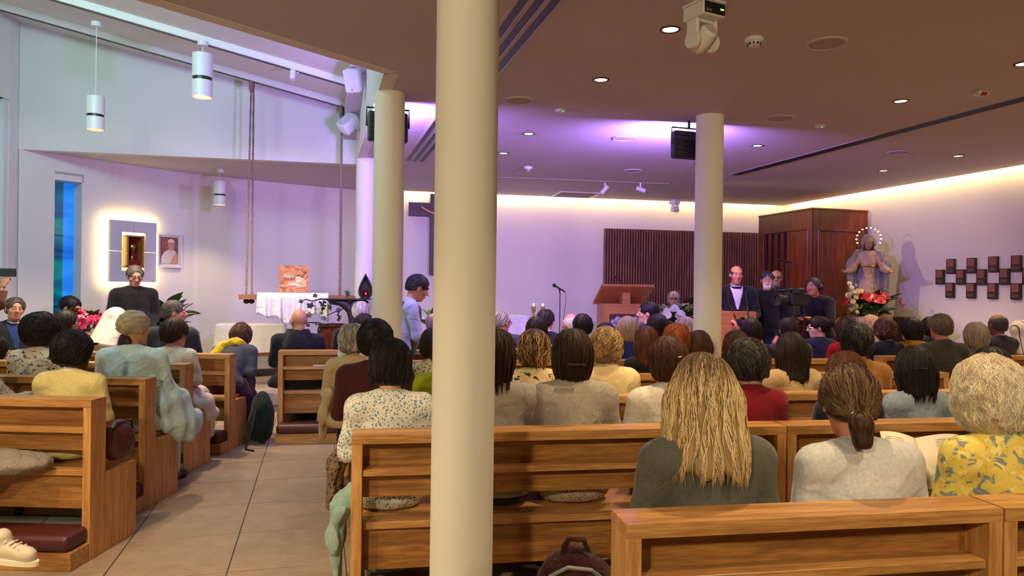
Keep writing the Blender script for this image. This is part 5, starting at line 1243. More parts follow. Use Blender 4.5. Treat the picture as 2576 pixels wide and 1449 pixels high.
# ------------------------------------------------------------------ people facing the nave and standing
def to_cam(p, turn=0.0): return math.atan2(p.x, -p.y)+turn
def fig(key, label, px, tp, Y, turn=0.0, base=0.0, pose='stand', hair=None, **kw):
    p_ = at_y(px, tp, Y); t = (hair or {}).get('t', 0.012 if hair else 0)
    kw.setdefault('lod', 2); kw.setdefault('facing', True); kw.setdefault('bottom', K_trs); kw.setdefault('shoes', K_sho)
    people[key] = person(label, (p_.x, p_.y), to_cam(p_, turn), p_.z-t*0.97, base=base, pose=pose, hair=hair, **kw); return people[key]
fig('blackman', 'grey-haired man in black glasses and a black suit standing by the apse wall', 340, 667, 9.0, R(12), hair=H('short', 'grey', col2='saltpepper', t=0.014), top=fb('black_suit', '121319'), top_kind='jacket', inner=fb('black_shirt', '0e0e12'), arms='front', glasses=M_spec, hp=16, sw=0.20, g=1.12, skin='ruddy')
fig('navyman', 'grey-haired priest in a navy jacket seated facing the nave at the far left', 38, 747, 8.55, R(8), base=0.45, pose='sit', hair=H('short', 'saltpepper', col2='grey', t=0.016), top=fb('navy_suit', '23252e'), top_kind='jacket', inner=fb('blue_sweater', '2b3f78'), collar=fb('white_collar', 'd8d4d0'), sw=0.21, g=1.15, hy=4, skin='ruddy', hr=-6)
fig('glassl', 'dark-haired man in glasses looking down below the stained window', 178, 744, 8.95, R(35), base=0.45, pose='sit', hair=H('short', 'black', t=0.018), top=K_black, top_kind='jacket', glasses=M_spec, hp=24, hy=20, skin='olive')
fig('blondl', 'person with pale curls bent down beside the bouquet', 268, 798, 8.3, R(150), base=0.45, pose='sit', facing=False, hair=H('curly', 'blond', col2='cream', t=0.026, amp=0.006, len=0.08), top=fb('beige_coat', 'b8a07c'), lean=0.2, hp=20)
vst = fig('vest', 'man in a grey waistcoat and pale blue shirt standing bent to the right', 1052, 690, 6.62, R(95), hair=H('short', 'black', col2='saltpepper', t=0.014), top=fb('pale_blue_shirt', 'a8b2cc', folds=0.8), top_kind='shirt', lean=0.26, hp=24, hy=8, sw=0.195, g=1.12, skin='ruddy', arms=[((-0.27, 0.10, 0.27), (-0.16, 0.34, 0.18)), ((0.26, 0.12, 0.28), (0.12, 0.36, 0.22))], facing=True, lod=1)
root, q = vst
def fvest(P):
    v = q['Q'](P); d = q['torso'](P, 0.022)/q['k']; d = smax(d, np.abs(v[:, 0])-0.155, 0.03); d = smax(d, v[:, 2]-0.575, 0.01); return smax(d, -(v[:, 2]+0.02), 0.01)*q['k']
c_ = q['up']((0, 0, 0.3)); sdf_part('waistcoat', fvest, c_-_a((0.26, 0.32, 0.36)), c_+_a((0.26, 0.32, 0.36)), 0.016, fb('grey_waistcoat', '343844'), root)
fig('photo1', 'balding photographer in a navy cardigan and white shirt holding a camera', 1853, 668, 7.9, R(14), hair=H('ring', 'saltpepper', t=0.006), top=fb('navy_cardigan', '14161f'), top_kind='jacket', inner=fb('white_shirt_p', 'c9c6d0'), collar=fb('white_shirt_p', 'c9c6d0'), arms=[((-0.25, 0.03, 0.27), (-0.11, 0.25, 0.20)), ((0.25, 0.03, 0.27), (0.10, 0.26, 0.20))], bottom=fb('blue_jeans', '1c2b52'), sw=0.195, skin='ruddy', curl=(1.5, 1.5), hp=4)
fig('photo2', 'white-bearded man in black with sunglasses on his forehead', 1930, 682, 8.0, R(2), hair=H('crop', 'saltpepper', t=0.006), beard='white', top=fb('black_pullover', '101014'), top_kind='jacket', arms=[((-0.27, 0.02, 0.25), (-0.10, 0.18, -0.02)), ((0.27, 0.02, 0.25), (0.08, 0.18, -0.02))], sleeve=0.86, bottom=fb('blue_jeans', '1c2b52'), sw=0.21, g=1.15, skin='ruddy', curl=(1.4, 1.4))
fig('photo3', 'bearded man in glasses and a navy shirt standing behind the bearded man in black', 1953, 679, 8.7, R(0), hair=H('ring', 'grey', t=0.006), beard='grey', glasses=M_spec, top=K_navy, arms='side', sw=0.20, g=1.15, skin='ruddy')
cmn = fig('camman', 'cameraman in a black T-shirt and headset bending over his video camera', 2046, 696, 7.75, R(-30), hair=H('short', 'saltpepper', t=0.016), top=fb('black_tee', '17171c'), top_kind='tee', sleeve=0.5, arms=[((-0.30, 0.20, 0.30), (-0.16, 0.46, 0.42)), ((0.26, 0.06, 0.27), (0.18, 0.32, 0.24))], lean=0.22, sw=0.20, g=1.15, skin='ruddy', curl=(0.3, 1.3), hp=0, hy=6)
fig('lady1', 'grey-haired woman in glasses seated behind the white flowers', 1695, 732, 10.55, R(0), base=0.60, pose='sit', hair=H('bob', 'white', col2='grey', t=0.016, len=0.09), glasses=M_spec, top=fb('pale_grey_cardigan', '9a948f'), skin='ruddy')
fig('lady2', 'dark-haired woman in glasses seated beside the white column', 1738, 744, 10.3, R(-25), base=0.60, pose='sit', hair=H('bob', 'dark', t=0.022, len=0.10), glasses=M_spec, top=K_black, skin='ruddy', hp=18)
fig('phone', 'person standing at the left edge with one arm raised to film', -122, 668, 6.5, R(165), facing=False, lod=1, hair=H('short', 'dark'), top=fb('rust_sleeve', '5a2a1c'), arms=[((-0.25, 0.05, 0.27), (-0.12, 0.26, 0.2)), ((0.31, 0.14, 0.55), (0.31, 0.30, 0.74))], curl=(0.6, 1.5), skin='ruddy')
# things worn or carried by these people
root, q = people['photo2']; mb = MB()
mb.tube([q['H']((-0.085, 0.0, 0.062)), q['H']((-0.07, 0.075, 0.066)), q['H']((0.07, 0.075, 0.066)), q['H']((0.085, 0.0, 0.062))], 0.004, 6)
fr_ = mb.obj('sunglasses', M_black, root); mb = MB()
for s in (-1, 1): mb.ball(q['H']((s*0.034, 0.092, 0.066)), (0.027*q['hs'], 0.010, 0.016), 12, 8)
mb.obj('mirror_lens', plain('blue_mirror', (0.03, 0.25, 0.6), 0.06, 0.9), fr_, smooth='all')
root, q = cmn; mb = MB(); mb.tube([q['H']((0.09*math.sin(a), -0.01, 0.03+0.108*math.cos(a))) for a in np.linspace(-1.5, 1.5, 12)], 0.006, 6); hd_ = mb.obj('headset', M_black, root, smooth=True)
mb = MB(); mb.ball(q['H']((0.09, -0.005, 0.0)), 0.034, 12, 8); mb.ball(q['H']((-0.09, -0.005, 0.0)), 0.034, 12, 8); mb.obj('ear_cup', M_black, hd_, smooth='all')
mb = MB(); mb.tube([q['H']((0.095, 0.0, -0.02)), q['H']((0.08, 0.07, -0.06)), q['H']((0.03, 0.112, -0.07))], 0.0035, 6); mb.obj('boom_microphone', M_black, hd_)

# ------------------------------------------------------------------ furnishings of the altar end
def frame_on(p0, p1, inward):
    """matrix: x from p0 to p1 (plan), y = out of the wall into the room, z up"""
    d = (p1.xy-p0.xy); L = d.length; d.normalize(); n = Vector((d.y, -d.x))
    return Matrix(((d.x, n.x, 0, p0.x+n.x*inward), (d.y, n.y, 0, p0.y+n.y*inward), (0, 0, 1, 0), (0, 0, 0, 1))), L
def put(t_, M): t_.matrix_world = M; return t_
# hanging board with ropes, cloth and picture
YS = 8.70
xb0, xb1 = at_y(603, 746, YS).x, at_y(890, 746, YS).x; zb = 1.35
sw_ = thing('hanging_board', 'narrow wooden board hanging from ropes like a swing before the apse', 'hanging board', (0, YS, 0))
mb = MB(); mb.box((xb0, -0.14, zb-0.03), (xb1, 0.14, zb+0.025), 0.003); mb.obj('board', wood('board_oak', hexc('7a5038'), hexc('a9754f'), 'x'), sw_)
M_rope = plain('hemp_rope', hexc('8d7b6a'), 0.9, bump=0.8, bscale=120)
def rope(name, x0, x1, yy, zlo, zhi, r_=0.013):
    mb = MB(); n = 90
    for ph in (0, PI):
        pts = []
        for i in range(n+1):
            t = i/n; a = ph+t*(zhi-zlo)*95; xx = x0+(x1-x0)*t
            pts.append((xx+0.007*math.cos(a), yy+0.007*math.sin(a), zlo+(zhi-zlo)*t))
        mb.tube(pts, 0.0085, 5)
    return mb.obj(name, M_rope, sw_, smooth='all')
for px_, yy in ((620, -0.08), (633, 0.08)): rope('rope', at_y(px_, 741, YS).x, -0.775+0.02*(yy > 0), yy*0.4, zb+0.02, slope_z(-0.78)-0.06)
rope('rope', at_y(853, 741, YS).x, 0.235, -0.05, zb+0.02, slope_z(0.24)-0.06); rope('rope', at_y(857, 741, YS).x, 0.245, 0.07, zb+0.02, slope_z(0.24)-0.06)
for x_, z_ in ((-0.775, slope_z(-0.775)-0.12), (0.24, slope_z(0.24)-0.14)):
    mb = MB(); mb.lathe([(0.012, -0.08), (0.026, -0.06), (0.03, 0.0), (0.024, 0.07), (0.012, 0.075)], 10, M=Tm(x_, 0, z_)); mb.obj('rope_knot', M_rope, sw_, smooth=True)
for x_ in (at_y(620, 741, YS).x, at_y(633, 741, YS).x): mb = MB(); mb.ball((x_, 0, zb-0.055), (0.035, 0.05, 0.028), 10, 6); mb.obj('rope_end', plain('dark_rope', hexc('3c332b'), 0.9), sw_, smooth='all')
# draped cloth
def cloth_strip(name, x0, x1, z_top, drop, y0, y1, m, parent, nfold, amp, seed, dz=None):
    """cloth lying over a board edge and hanging with folds"""
    nx = 90; prof = [(y1, 0.0), (0.0, 0.01), (y0+0.02, 0.008), (y0, -0.01)]+[(y0-0.006, -0.01-drop*t) for t in np.linspace(0.12, 1.0, 9)]
    V = []; rnd_ = random.Random(seed); phs = [rnd_.uniform(0, 6.28) for _ in range(4)]
    for i in range(nx+1):
        u = i/nx; x = x0+(x1-x0)*u
        hem = 1.0+0.16*math.sin(u*9+phs[0])+0.09*math.sin(u*23+phs[1])
        for k, (y, z) in enumerate(prof):
            hang = max(0, (k-3)/(len(prof)-4)); f = amp*(0.25+hang)*(math.sin(u*nfold*2*PI+phs[2]+0.8*math.sin(u*7))+0.4*math.sin(u*nfold*4.6*PI+phs[3]))
            if k <= 2: yy, zz = y, z+abs(f)*0.5+0.006
            else: yy, zz = y-abs(f)*0.9-f*0.4, (z if k == 3 else -0.01+(z+0.01)*hem)
            V.append((x+f*0.25, yy, z_top+zz))
    n = len(prof); F = [(i*n+k, i*n+k+1, (i+1)*n+k+1, (i+1)*n+k) for i in range(nx) for k in range(n-1)]
    o = mesh_np(name, V, np.array(F)[:, ::-1], m, parent); md = o.modifiers.new('thickness', 'SOLIDIFY'); md.thickness = 0.006; md.offset = 0
    return o
M_linen = fabric('white_linen', (0.74, 0.72, 0.70), folds=0.35, fscale=12)
cl = cloth_strip('draped_cloth', at_y(650, 741, YS).x, at_y(826, 741, YS).x, zb+0.028, 0.27, -0.15, 0.13, M_linen, None, 4.6, 0.030, 5); cl.location = (0, YS, 0); tag(cl, 'white cloth draped in folds over the hanging board', 'cloth')
def painting(name, stops, scale, dist=2.0):
    t = NT(name); mp = t.coords((1, 1, 1)); nz = t.n('ShaderNodeTexNoise', i_Scale=scale, i_Detail=3.0, i_Distortion=dist); t.l(mp, 0, nz, 'Vector')
    r_ = t.ramp(stops); t.l(nz, 'Fac', r_, 0); t.l(r_, 0, t.b, 'Base Color'); t.set(Roughness=0.5); _mats[name] = t.m; return t.m
pc = thing('picture_panel', 'square orange-brown painted panel standing on the draped board', 'picture', ((at_y(706, 700, YS).x+at_y(772, 700, YS).x)/2, YS+0.02, zb+0.055))
mb = MB(); mb.box((-0.165, -0.008, 0), (0.165, 0.008, 0.315), M=Matrix.Rotation(R(-6), 4, 'X')); mb.obj('panel', painting('ochre_paint', [(0.3, hexc('5a3020')), (0.45, hexc('b06a3a')), (0.55, hexc('c98a50')), (0.62, hexc('8a4a28')), (0.75, hexc('d9b080'))], 7), pc)
for k, (x, z, rx_, rz_, c_) in enumerate([(0.03, 0.09, 0.10, 0.045, 'e2c9a0'), (-0.06, 0.07, 0.09, 0.022, 'c48e6a'), (0.06, 0.15, 0.05, 0.03, 'e8d3a8'), (-0.06, 0.20, 0.06, 0.03, 'a9a49a'), (0.01, 0.225, 0.11, 0.022, 'b9823c'), (0.10, 0.10, 0.045, 0.05, 'd8a878')]):
    mb = MB(); M_ = Matrix.Rotation(R(-6), 4, 'X'); ring = [mb.bm.verts.new(M_ @ Vector((x+rx_*math.cos(a)*(1+0.15*math.sin(3*a+k)), -0.0095-0.0004*k, z+rz_*math.sin(a)*(1+0.2*math.cos(2*a+k))))) for a in np.linspace(0, 2*PI, 22, endpoint=False)]
    mb.bm.faces.new(ring); mb.obj('painted_shape', plain('paint_'+c_, hexc(c_), 0.5), pc)
for k in range(5):
    mb = MB(); M_ = Matrix.Rotation(R(-6), 4, 'X'); mb.tube([M_ @ Vector((-0.14+0.05*k, -0.0105, 0.05+0.05*k)), M_ @ Vector((-0.02+0.02*k, -0.0105, 0.07+0.045*k)), M_ @ Vector((0.13-0.02*k, -0.0105, 0.05+0.05*k))], 0.0022, 4); mb.obj('painted_line', plain('paint_dark', hexc('2d1a12'), 0.5), pc)
# bronze vine with leaves, grapes and a shelf; the sanctuary lamp on it
YV = 8.32
cv = lambda x, y, dy=0.0: at_y(590+x*0.1518, 640+y*0.1518, YV)+Vector((0, dy, 0))
M_bronze = plain('dark_bronze', hexc('3b3436'), 0.5, 0.55, bump=0.4, bscale=60); M_bleaf = plain('patinated_leaf', hexc('4d5653'), 0.55, 0.4, bump=0.3, bscale=80); M_grape = plain('black_grape', hexc('15151a'), 0.35)
vn = thing('vine_sculpture', 'dark metal vine with leaves and grapes reaching out from the column', 'sculpture', (0, 0, 0))
def vpart(name, pts, rs, m=M_bronze, n=8): mb = MB(); mb.tube(pts, rs, n); return mb.obj(name, m, vn, smooth=True)
vpart('trunk', [cv(1975, 2700), cv(1965, 1500), cv(1950, 1050), cv(1925, 930), cv(1840, 830), cv(1740, 790), cv(1640, 770), cv(1560, 760)], [0.05, 0.05, 0.045, 0.05, 0.055, 0.04, 0.03, 0.02], n=10)
vpart('branch', [cv(1925, 930), cv(2000, 800), cv(2100, 780), cv(2200, 830)], [0.05, 0.05, 0.045, 0.04], n=10)
vpart('twig', [cv(1600, 765), cv(1500, 742), cv(1430, 738), cv(1290, 775), cv(1180, 745), cv(1130, 762)], [0.014, 0.010, 0.009, 0.008, 0.007, 0.005], n=6)
vpart('twig', [cv(1900, 1175), cv(1850, 1165), cv(1620, 1148), cv(1500, 1165), cv(1390, 1132), cv(1180, 1128)], [0.014, 0.012, 0.010, 0.009, 0.008, 0.006], n=6)
vpart('twig', [cv(1870, 860), cv(1790, 905), cv(1660, 955), cv(1530, 1010)], [0.009, 0.007, 0.006, 0.004], n=6); vpart('twig', [cv(1600, 940), cv(1580, 900), cv(1560, 870)], [0.005, 0.004, 0.004], n=6)
vpart('twig', [cv(1860, 735), cv(1860, 700), cv(1850, 660)], 0.004, n=6); vpart('twig', [cv(1470, 760), cv(1460, 860), cv(1450, 1000)], 0.005, n=6)
mb = MB(); a_, b_ = cv(1490, 738), cv(2305, 738); mb.box((a_.x, YV-0.07, a_.z-0.006), (b_.x, YV+0.10, a_.z+0.006)); mb.obj('shelf', M_bronze, vn)
mb = MB(); a_, b_ = cv(1560, 752), cv(2000, 752); mb.prism([(a_.x, -0.0), (b_.x, -0.0), (b_.x, -0.10), (a_.x+(b_.x-a_.x)*0.55, -0.075), (a_.x+0.01, -0.05)], -0.03, 0.03, M=Matrix.Translation((0, YV+0.02, a_.z)) @ Matrix.Rotation(PI/2, 4, 'X')); mb.obj('shelf_bracket', M_bronze, vn)
def vine_leaf(p, s, rz, tilt):
    mb = MB(); ang = [90, 70, 52, 30, 12, -8, -25, -50, -80, -90]; rad = [1.0, 0.62, 0.72, 0.95, 0.58, 0.60, 0.85, 0.55, 0.35, 0.18]
    pl = [(r_*math.cos(R(a)), r_*math.sin(R(a))) for a, r_ in zip(ang, rad)]; pl += [(-x, y) for x, y in pl[-2:0:-1]]
    M_ = Matrix.Translation(p) @ Matrix.Rotation(rz, 4, 'Y') @ Matrix.Rotation(PI/2+tilt, 4, 'X') @ Matrix.Scale(s, 4)
    top_ = [mb.bm.verts.new(M_ @ Vector((x, y, -0.22*(x*x+y*y)))) for x, y in pl]; bot = [mb.bm.verts.new(M_ @ Vector((x, y, -0.22*(x*x+y*y)-0.05))) for x, y in pl]; ct = mb.bm.verts.new(M_ @ Vector((0, 0, 0.05))); cb = mb.bm.verts.new(M_ @ Vector((0, 0, -0.03))); n = len(pl)
    for i in range(n): mb.bm.faces.new((ct, top_[i], top_[(i+1) % n])); mb.bm.faces.new((cb, bot[(i+1) % n], bot[i])); mb.bm.faces.new((top_[i], bot[i], bot[(i+1) % n], top_[(i+1) % n]))
    mb.obj('vine_leaf', M_bleaf, vn)
for x, y, s, rz, tl in [(1100, 785, 0.034, 0.3, 0.2), (1255, 835, 0.055, 2.9, -0.2), (1335, 690, 0.036, 0.1, 0.3), (1570, 872, 0.040, 1.3, 0.5), (1735, 930, 0.050, -0.9, 0.2), (1480, 1062, 0.044, 0.4, -0.3), (1855, 650, 0.052, 1.2, 0.7), (1225, 990, 0.050, 2.5, 0.2), (1215, 1180, 0.032, 0.2, 0.4), (1440, 960, 0.030, 3.0, 0.3)]: vine_leaf(cv(x, y, -0.03), s, rz, tl)
rg = random.Random(4)
for x, y, s in [(1465, 850, 1.0), (1725, 1045, 0.75), (1405, 1225, 0.95)]:
    mb = MB(); c_ = cv(x, y, -0.03)
    for k in range(22):
        zz = rg.uniform(-1, 1); w_ = (0.028+0.012*zz)*s*1.2; a = rg.uniform(0, 6.28)
        mb.ball(c_+Vector((w_*math.cos(a)*rg.uniform(0.3, 1), w_*math.sin(a)*0.7, zz*0.05*s)), 0.0115*s, 8, 6)
    o = mb.obj('grape_cluster', M_grape, vn, smooth='all')
lp = thing('sanctuary_lamp', 'pointed black almond-shaped lamp shrine with a red light on the vine shelf', 'lamp', cv(2165, 738))
def almond(t):   # half width at height t (0..1)
    return 0.083*math.sin(PI*min(1, t*0.93+0.07)**0.62)*(1.0 if t < 0.9 else 1.0)
zs = np.linspace(0, 1, 15); hz = 0.285
mb = MB(); outer = [(-almond(t), t*hz+0.008) for t in zs]+[(almond(t), t*hz+0.008) for t in zs[::-1]]
inner = [(x*0.80, 0.022+(z-0.008)*0.86) for x, z in outer]
rings = []
for pl, yy in ((outer, -0.05), (inner, -0.05), (inner, 0.045)): rings.append([mb.bm.verts.new((x, yy, z)) for x, z in pl])
ob = [mb.bm.verts.new((x*0.9, 0.06, z)) for x, z in outer]; n = len(outer)
for A, B in ((ob, rings[0]), (rings[0], rings[1]), (rings[1], rings[2])):
    for i in range(n): mb.bm.faces.new((A[i], A[(i+1) % n], B[(i+1) % n], B[i]))
mb.bm.faces.new(ob); mb.bm.faces.new(rings[2][::-1]); mb.obj('shrine', plain('black_lacquer', hexc('1d1a22'), 0.35), lp)
mb = MB(); mb.lathe([(0.001, 0.02), (0.026, 0.02), (0.028, 0.03), (0.028, 0.10), (0.024, 0.105), (0.001, 0.105)], 20, M=Tm(0, -0.01, 0), closed=False); mb.obj('red_glass', plain('ruby_glass', (0.10, 0.004, 0.008), 0.1), lp, smooth=True)
mb = MB(); mb.ball((0.004, -0.036, 0.062), 0.0085, 10, 8); mb.obj('flame', emit('red_flame', (1.0, 0.05, 0.04), 8.0), lp, smooth='all')
mb = MB(); mb.lathe([(0.045, 0.0), (0.05, 0.006), (0.03, 0.014)], 20); mb.obj('foot', M_bronze, lp, smooth=True)
# covered table in the apse
tb_ = thing('altar_table', 'low table with pale top under the apse wall', 'table', (-0.85, 10.05, 0.15))
mb = MB(); mb.box((-0.42, -0.22, 0.76), (0.42, 0.22, 0.81)); mb.obj('table_top', M_ambo, tb_)
for x in (-0.38, 0.38):
    for y in (-0.19, 0.19): mb = MB(); mb.box((x-0.025, y-0.025, 0), (x+0.025, y+0.025, 0.76)); mb.obj('leg', M_ambo, tb_)
mb = MB(); mb.box((-0.42, -0.19, 0.40), (0.42, -0.17, 0.46)); mb.obj('rail', M_ambo, tb_)
def tablecloth(name, cx, cy, hx, hy, z, drop, m, label, rz=0, flare=0.10, nf=9):
    V = []; n = 120; rows = [0.0, 0.03, 0.10, 0.25, 0.5, 0.75, 1.0]
    per = []
    for i in range(n):
        t = i/n*4; s, u = int(t), t-int(t)
        per.append([(-hx+2*hx*u, -hy), (hx, -hy+2*hy*u), (hx-2*hx*u, hy), (-hx, hy-2*hy*u)][s])
    for k, q in enumerate(rows):
        for i, (x, y) in enumerate(per):
            f = q*flare*(0.35+0.65*(0.5+0.5*math.sin(i/n*2*PI*nf))); L_ = math.hypot(x, y)
            V.append((x*(1+f*0.5/L_), y*(1+f/L_), z-drop*q+(0.004 if k == 0 else 0)))
    V.append((0, 0, z+0.004)); F = [(k*n+i, k*n+(i+1) % n, (k+1)*n+(i+1) % n, (k+1)*n+i) for k in range(len(rows)-1) for i in range(n)]
    me = bpy.data.meshes.new(name); me.from_pydata(V, [], [f[::-1] for f in F]+[(len(V)-1, i, (i+1) % n) for i in range(n)]); me.polygons.foreach_set('use_smooth', np.ones(len(me.polygons), bool)); me.materials.append(m)
    o = link(name, me); o.location = (cx, cy, 0); o.rotation_euler = (0, 0, rz); return tag(o, label, 'tablecloth')
tablecloth('tablecloth', -0.85, 10.05, 0.425, 0.225, 0.965, 0.36, M_linen, 'white cloth hanging over the low table in the apse')
# glowing tabernacle panel and the portrait beside it
pA, _ = on_apse(262); pB, _ = on_apse(378)
Mt, Lt = frame_on(pA, pB, 0.09)
zt1, zt0 = on_apse(300, 556)[0].z, on_apse(300, 709)[0].z
tp = thing('tabernacle_surround', 'square lilac wall panel glowing yellow round its edges, with a lit niche', 'wall panel'); put(tp, Mt)
M_panel = plain('lilac_panel', (0.60, 0.58, 0.62), 0.45); zm = (zt0+zt1)/2; xm = Lt/2; hw_, hh_ = Lt*0.255, (zt1-zt0)*0.315
for sx in (0, 1):
    for sz in (0, 1):
        x0, x1 = (0.0, xm-0.003) if sx == 0 else (xm+0.003, Lt); z0_, z1_ = (zt0, zm-0.003) if sz == 0 else (zm+0.003, zt1)
        ix = xm-hw_ if sx == 0 else xm+hw_; iz = zm-hh_ if sz == 0 else zm+hh_
        pl = {(0, 0): [(x0, z0_), (x1, z0_), (x1, iz), (ix, iz), (ix, z1_), (x0, z1_)], (1, 0): [(x0, z0_), (x1, z0_), (x1, z1_), (ix, z1_), (ix, iz), (x0, iz)], (0, 1): [(x0, z0_), (ix, z0_), (ix, iz), (x1, iz), (x1, z1_), (x0, z1_)], (1, 1): [(x0, iz), (ix, iz), (ix, z0_), (x1, z0_), (x1, z1_), (x0, z1_)]}[(sx, sz)]
        mb = MB(); mb.prism(pl, -0.05, 0.0, M=Matrix.Rotation(PI/2, 4, 'X')); mb.obj('quarter_panel', M_panel, tp)
tk = thing('tabernacle', 'small gold-framed red shrine with a gilded vessel in the lit niche', 'tabernacle'); put(tk, Mt)
wx, wz = hw_*0.72, hh_*0.84
mb = MB()
for a, b in (((xm-wx, zm-wz), (xm-wx+0.022, zm+wz)), ((xm+wx-0.022, zm-wz), (xm+wx, zm+wz)), ((xm-wx, zm-wz), (xm+wx, zm-wz+0.03)), ((xm-wx, zm+wz-0.022), (xm+wx, zm+wz))): mb.box((a[0], -0.03, a[1]), (b[0], 0.10, b[1]), 0.003)
mb.obj('gilt_frame', wood('gilt_wood', hexc('8a5a26'), hexc('c08a48'), 'z'), tk)
mb = MB(); mb.box((xm-wx+0.02, -0.03, zm-wz+0.02), (xm+wx-0.02, -0.022, zm+wz-0.02)); mb.obj('red_lining', plain('red_velvet', hexc('8c1216'), 0.8, var=0.4, bscale=14), tk)
mb = MB(); mb.lathe([(0.05, 0), (0.045, 0.012), (0.02, 0.03), (0.014, 0.06), (0.026, 0.08), (0.014, 0.10), (0.02, 0.12), (0.042, 0.15), (0.046, 0.18), (0.036, 0.20), (0.05, 0.215), (0.03, 0.235), (0.018, 0.25), (0.001, 0.27)], 18, M=Tm(xm-wx*0.12, 0.03, zm-wz+0.09)); mb.obj('gilded_vessel', M_gold, tk, smooth=True)
mb = MB(); mb.box((xm-wx+0.022, -0.02, zm-wz+0.03), (xm+wx-0.022, 0.06, zm-wz+0.09)); mb.obj('red_plinth', plain('red_velvet', hexc('8c1216'), 0.8), tk)
ia = Matrix.Rotation(R(180), 4, 'Z')
def strip(loc, sx, sz, e):
    o = light('tabernacle_strip', 'AREA', (0, 0, 0), e, COVE, None, shape='RECTANGLE', size=sx, size_y=sz); o.matrix_world = Mt @ Matrix.Translation(loc) @ Matrix.Rotation(R(-90), 4, 'X'); return o
for loc, sx, sz in (((0.015, 0.045-0.055, zm), 0.03, zt1-zt0), ((Lt-0.015, -0.01, zm), 0.03, zt1-zt0), ((xm, -0.01, zt1-0.015), Lt, 0.03), ((xm, -0.01, zt0+0.015), Lt, 0.03)): strip(loc, sx, sz, 2.2)
for loc, sx, sz in (((xm-hw_-0.02, -0.01, zm), 0.03, hh_*2), ((xm+hw_+0.02, -0.01, zm), 0.03, hh_*2), ((xm, -0.01, zm+hh_+0.02), hw_*2, 0.03)): strip(loc, sx, sz, 1.2)
pA, _ = on_apse(390); pB, _ = on_apse(455); Mp, Lp = frame_on(pA, pB, 0.045); z1_, z0_ = on_apse(420, 587)[0].z, on_apse(420, 674)[0].z
fr = thing('framed_portrait', 'white-framed portrait of a figure in white beside the glowing panel', 'picture'); put(fr, Mp)
for a, b in (((0, z0_), (0.028, z1_)), ((Lp-0.028, z0_), (Lp, z1_)), ((0.028, z0_), (Lp-0.028, z0_+0.028)), ((0.028, z1_-0.028), (Lp-0.028, z1_))): mb = MB(); mb.box((a[0], -0.04, a[1]), (b[0], 0.0, b[1]), 0.004); mb.obj('frame_bar', M_white, fr)
mb = MB(); mb.box((0.02, -0.035, z0_+0.02), (Lp-0.02, -0.022, z1_-0.02)); mb.obj('mount', plain('pale_mount', (0.68, 0.66, 0.68), 0.7), fr)
px0, px1, pz0, pz1 = 0.055, Lp-0.055, z0_+0.055, z1_-0.05; pw, ph = px1-px0, pz1-pz0
mb = MB(); mb.box((px0, -0.022, pz0), (px1, -0.019, pz1)); pr = mb.obj('print', painting('umber_paint', [(0.3, hexc('6d3a30')), (0.7, hexc('a06450'))], 5), fr)
def blob(pts, c_, dep, name):
    mb = MB(); mb.bm.faces.new([mb.bm.verts.new((px0+u*pw, -0.0185+dep, pz0+v*ph)) for u, v in pts]); mb.obj(name, plain('paint_'+c_, hexc(c_), 0.6), pr)
blob([(0.03, 0.01), (0.97, 0.01), (0.98, 0.30), (0.86, 0.46), (0.70, 0.53), (0.45, 0.53), (0.22, 0.44), (0.06, 0.25)], 'd3c5c0', 0.0, 'painted_robe')
blob([(0.55, 0.01), (0.97, 0.01), (0.98, 0.30), (0.84, 0.40), (0.65, 0.20)], 'c9926a', 0.0004, 'painted_fold')
blob([(0.60+0.19*math.cos(a), 0.70+0.20*math.sin(a)) for a in np.linspace(0, 2*PI, 20, endpoint=False)], 'c08a78', 0.0008, 'painted_face')
blob([(0.60+0.20*math.cos(a), 0.80+0.13*math.sin(a)) for a in np.linspace(0.0, PI, 12)], 'e0d4cf', 0.0012, 'painted_cap')
# crucifix on the rear wall
Yc = by(1.7)+0.055
cr = thing('crucifix', 'dark wooden wall cross with a pale carved figure, cut by the near column', 'crucifix', (1.90, Yc, 0), math.atan(-0.0682))
M_cross = wood('cross_wood', hexc('2d1712'), hexc('4d2a20'), 'x')
mb = MB(); mb.box((-0.53, -0.03, 2.615), (0.53, 0.03, 2.835), 0.004); mb.obj('crossbeam', M_cross, cr)
mb = MB(); mb.box((-0.19, -0.035, 1.68), (0.19, 0.035, 3.0-0.02), 0.004); mb.obj('upright', wood('cross_wood_z', hexc('2d1712'), hexc('4d2a20'), 'z'), cr)
def fchr(P):
    d = el(P, (0, 0, 0.0), (0.07, 0.05, 0.13)); d = smin(d, el(P, (0.01, -0.02, 0.20), (0.035, 0.04, 0.05)), 0.03)
    for s in (-1, 1): d = smin(d, rc(P, (s*0.06, 0, 0.10), (s*0.20, 0, 0.15), 0.022, 0.017), 0.02); d = smin(d, rc(P, (s*0.20, 0, 0.15), (s*0.33, 0, 0.22), 0.017, 0.014), 0.01); d = smin(d, rc(P, (s*0.035, 0, -0.1), (s*0.03, -0.04, -0.30), 0.04, 0.03), 0.03); d = smin(d, rc(P, (s*0.03, -0.04, -0.30), (0.0, 0, -0.52), 0.028, 0.018), 0.02)
    return d
o = sdf_part('carved_figure', fchr, (-0.38, -0.09, -0.58), (0.38, 0.09, 0.29), 0.012, plain('pale_limewood', hexc('b98a5c'), 0.5), cr); o.location = (0, -0.055, 2.53)
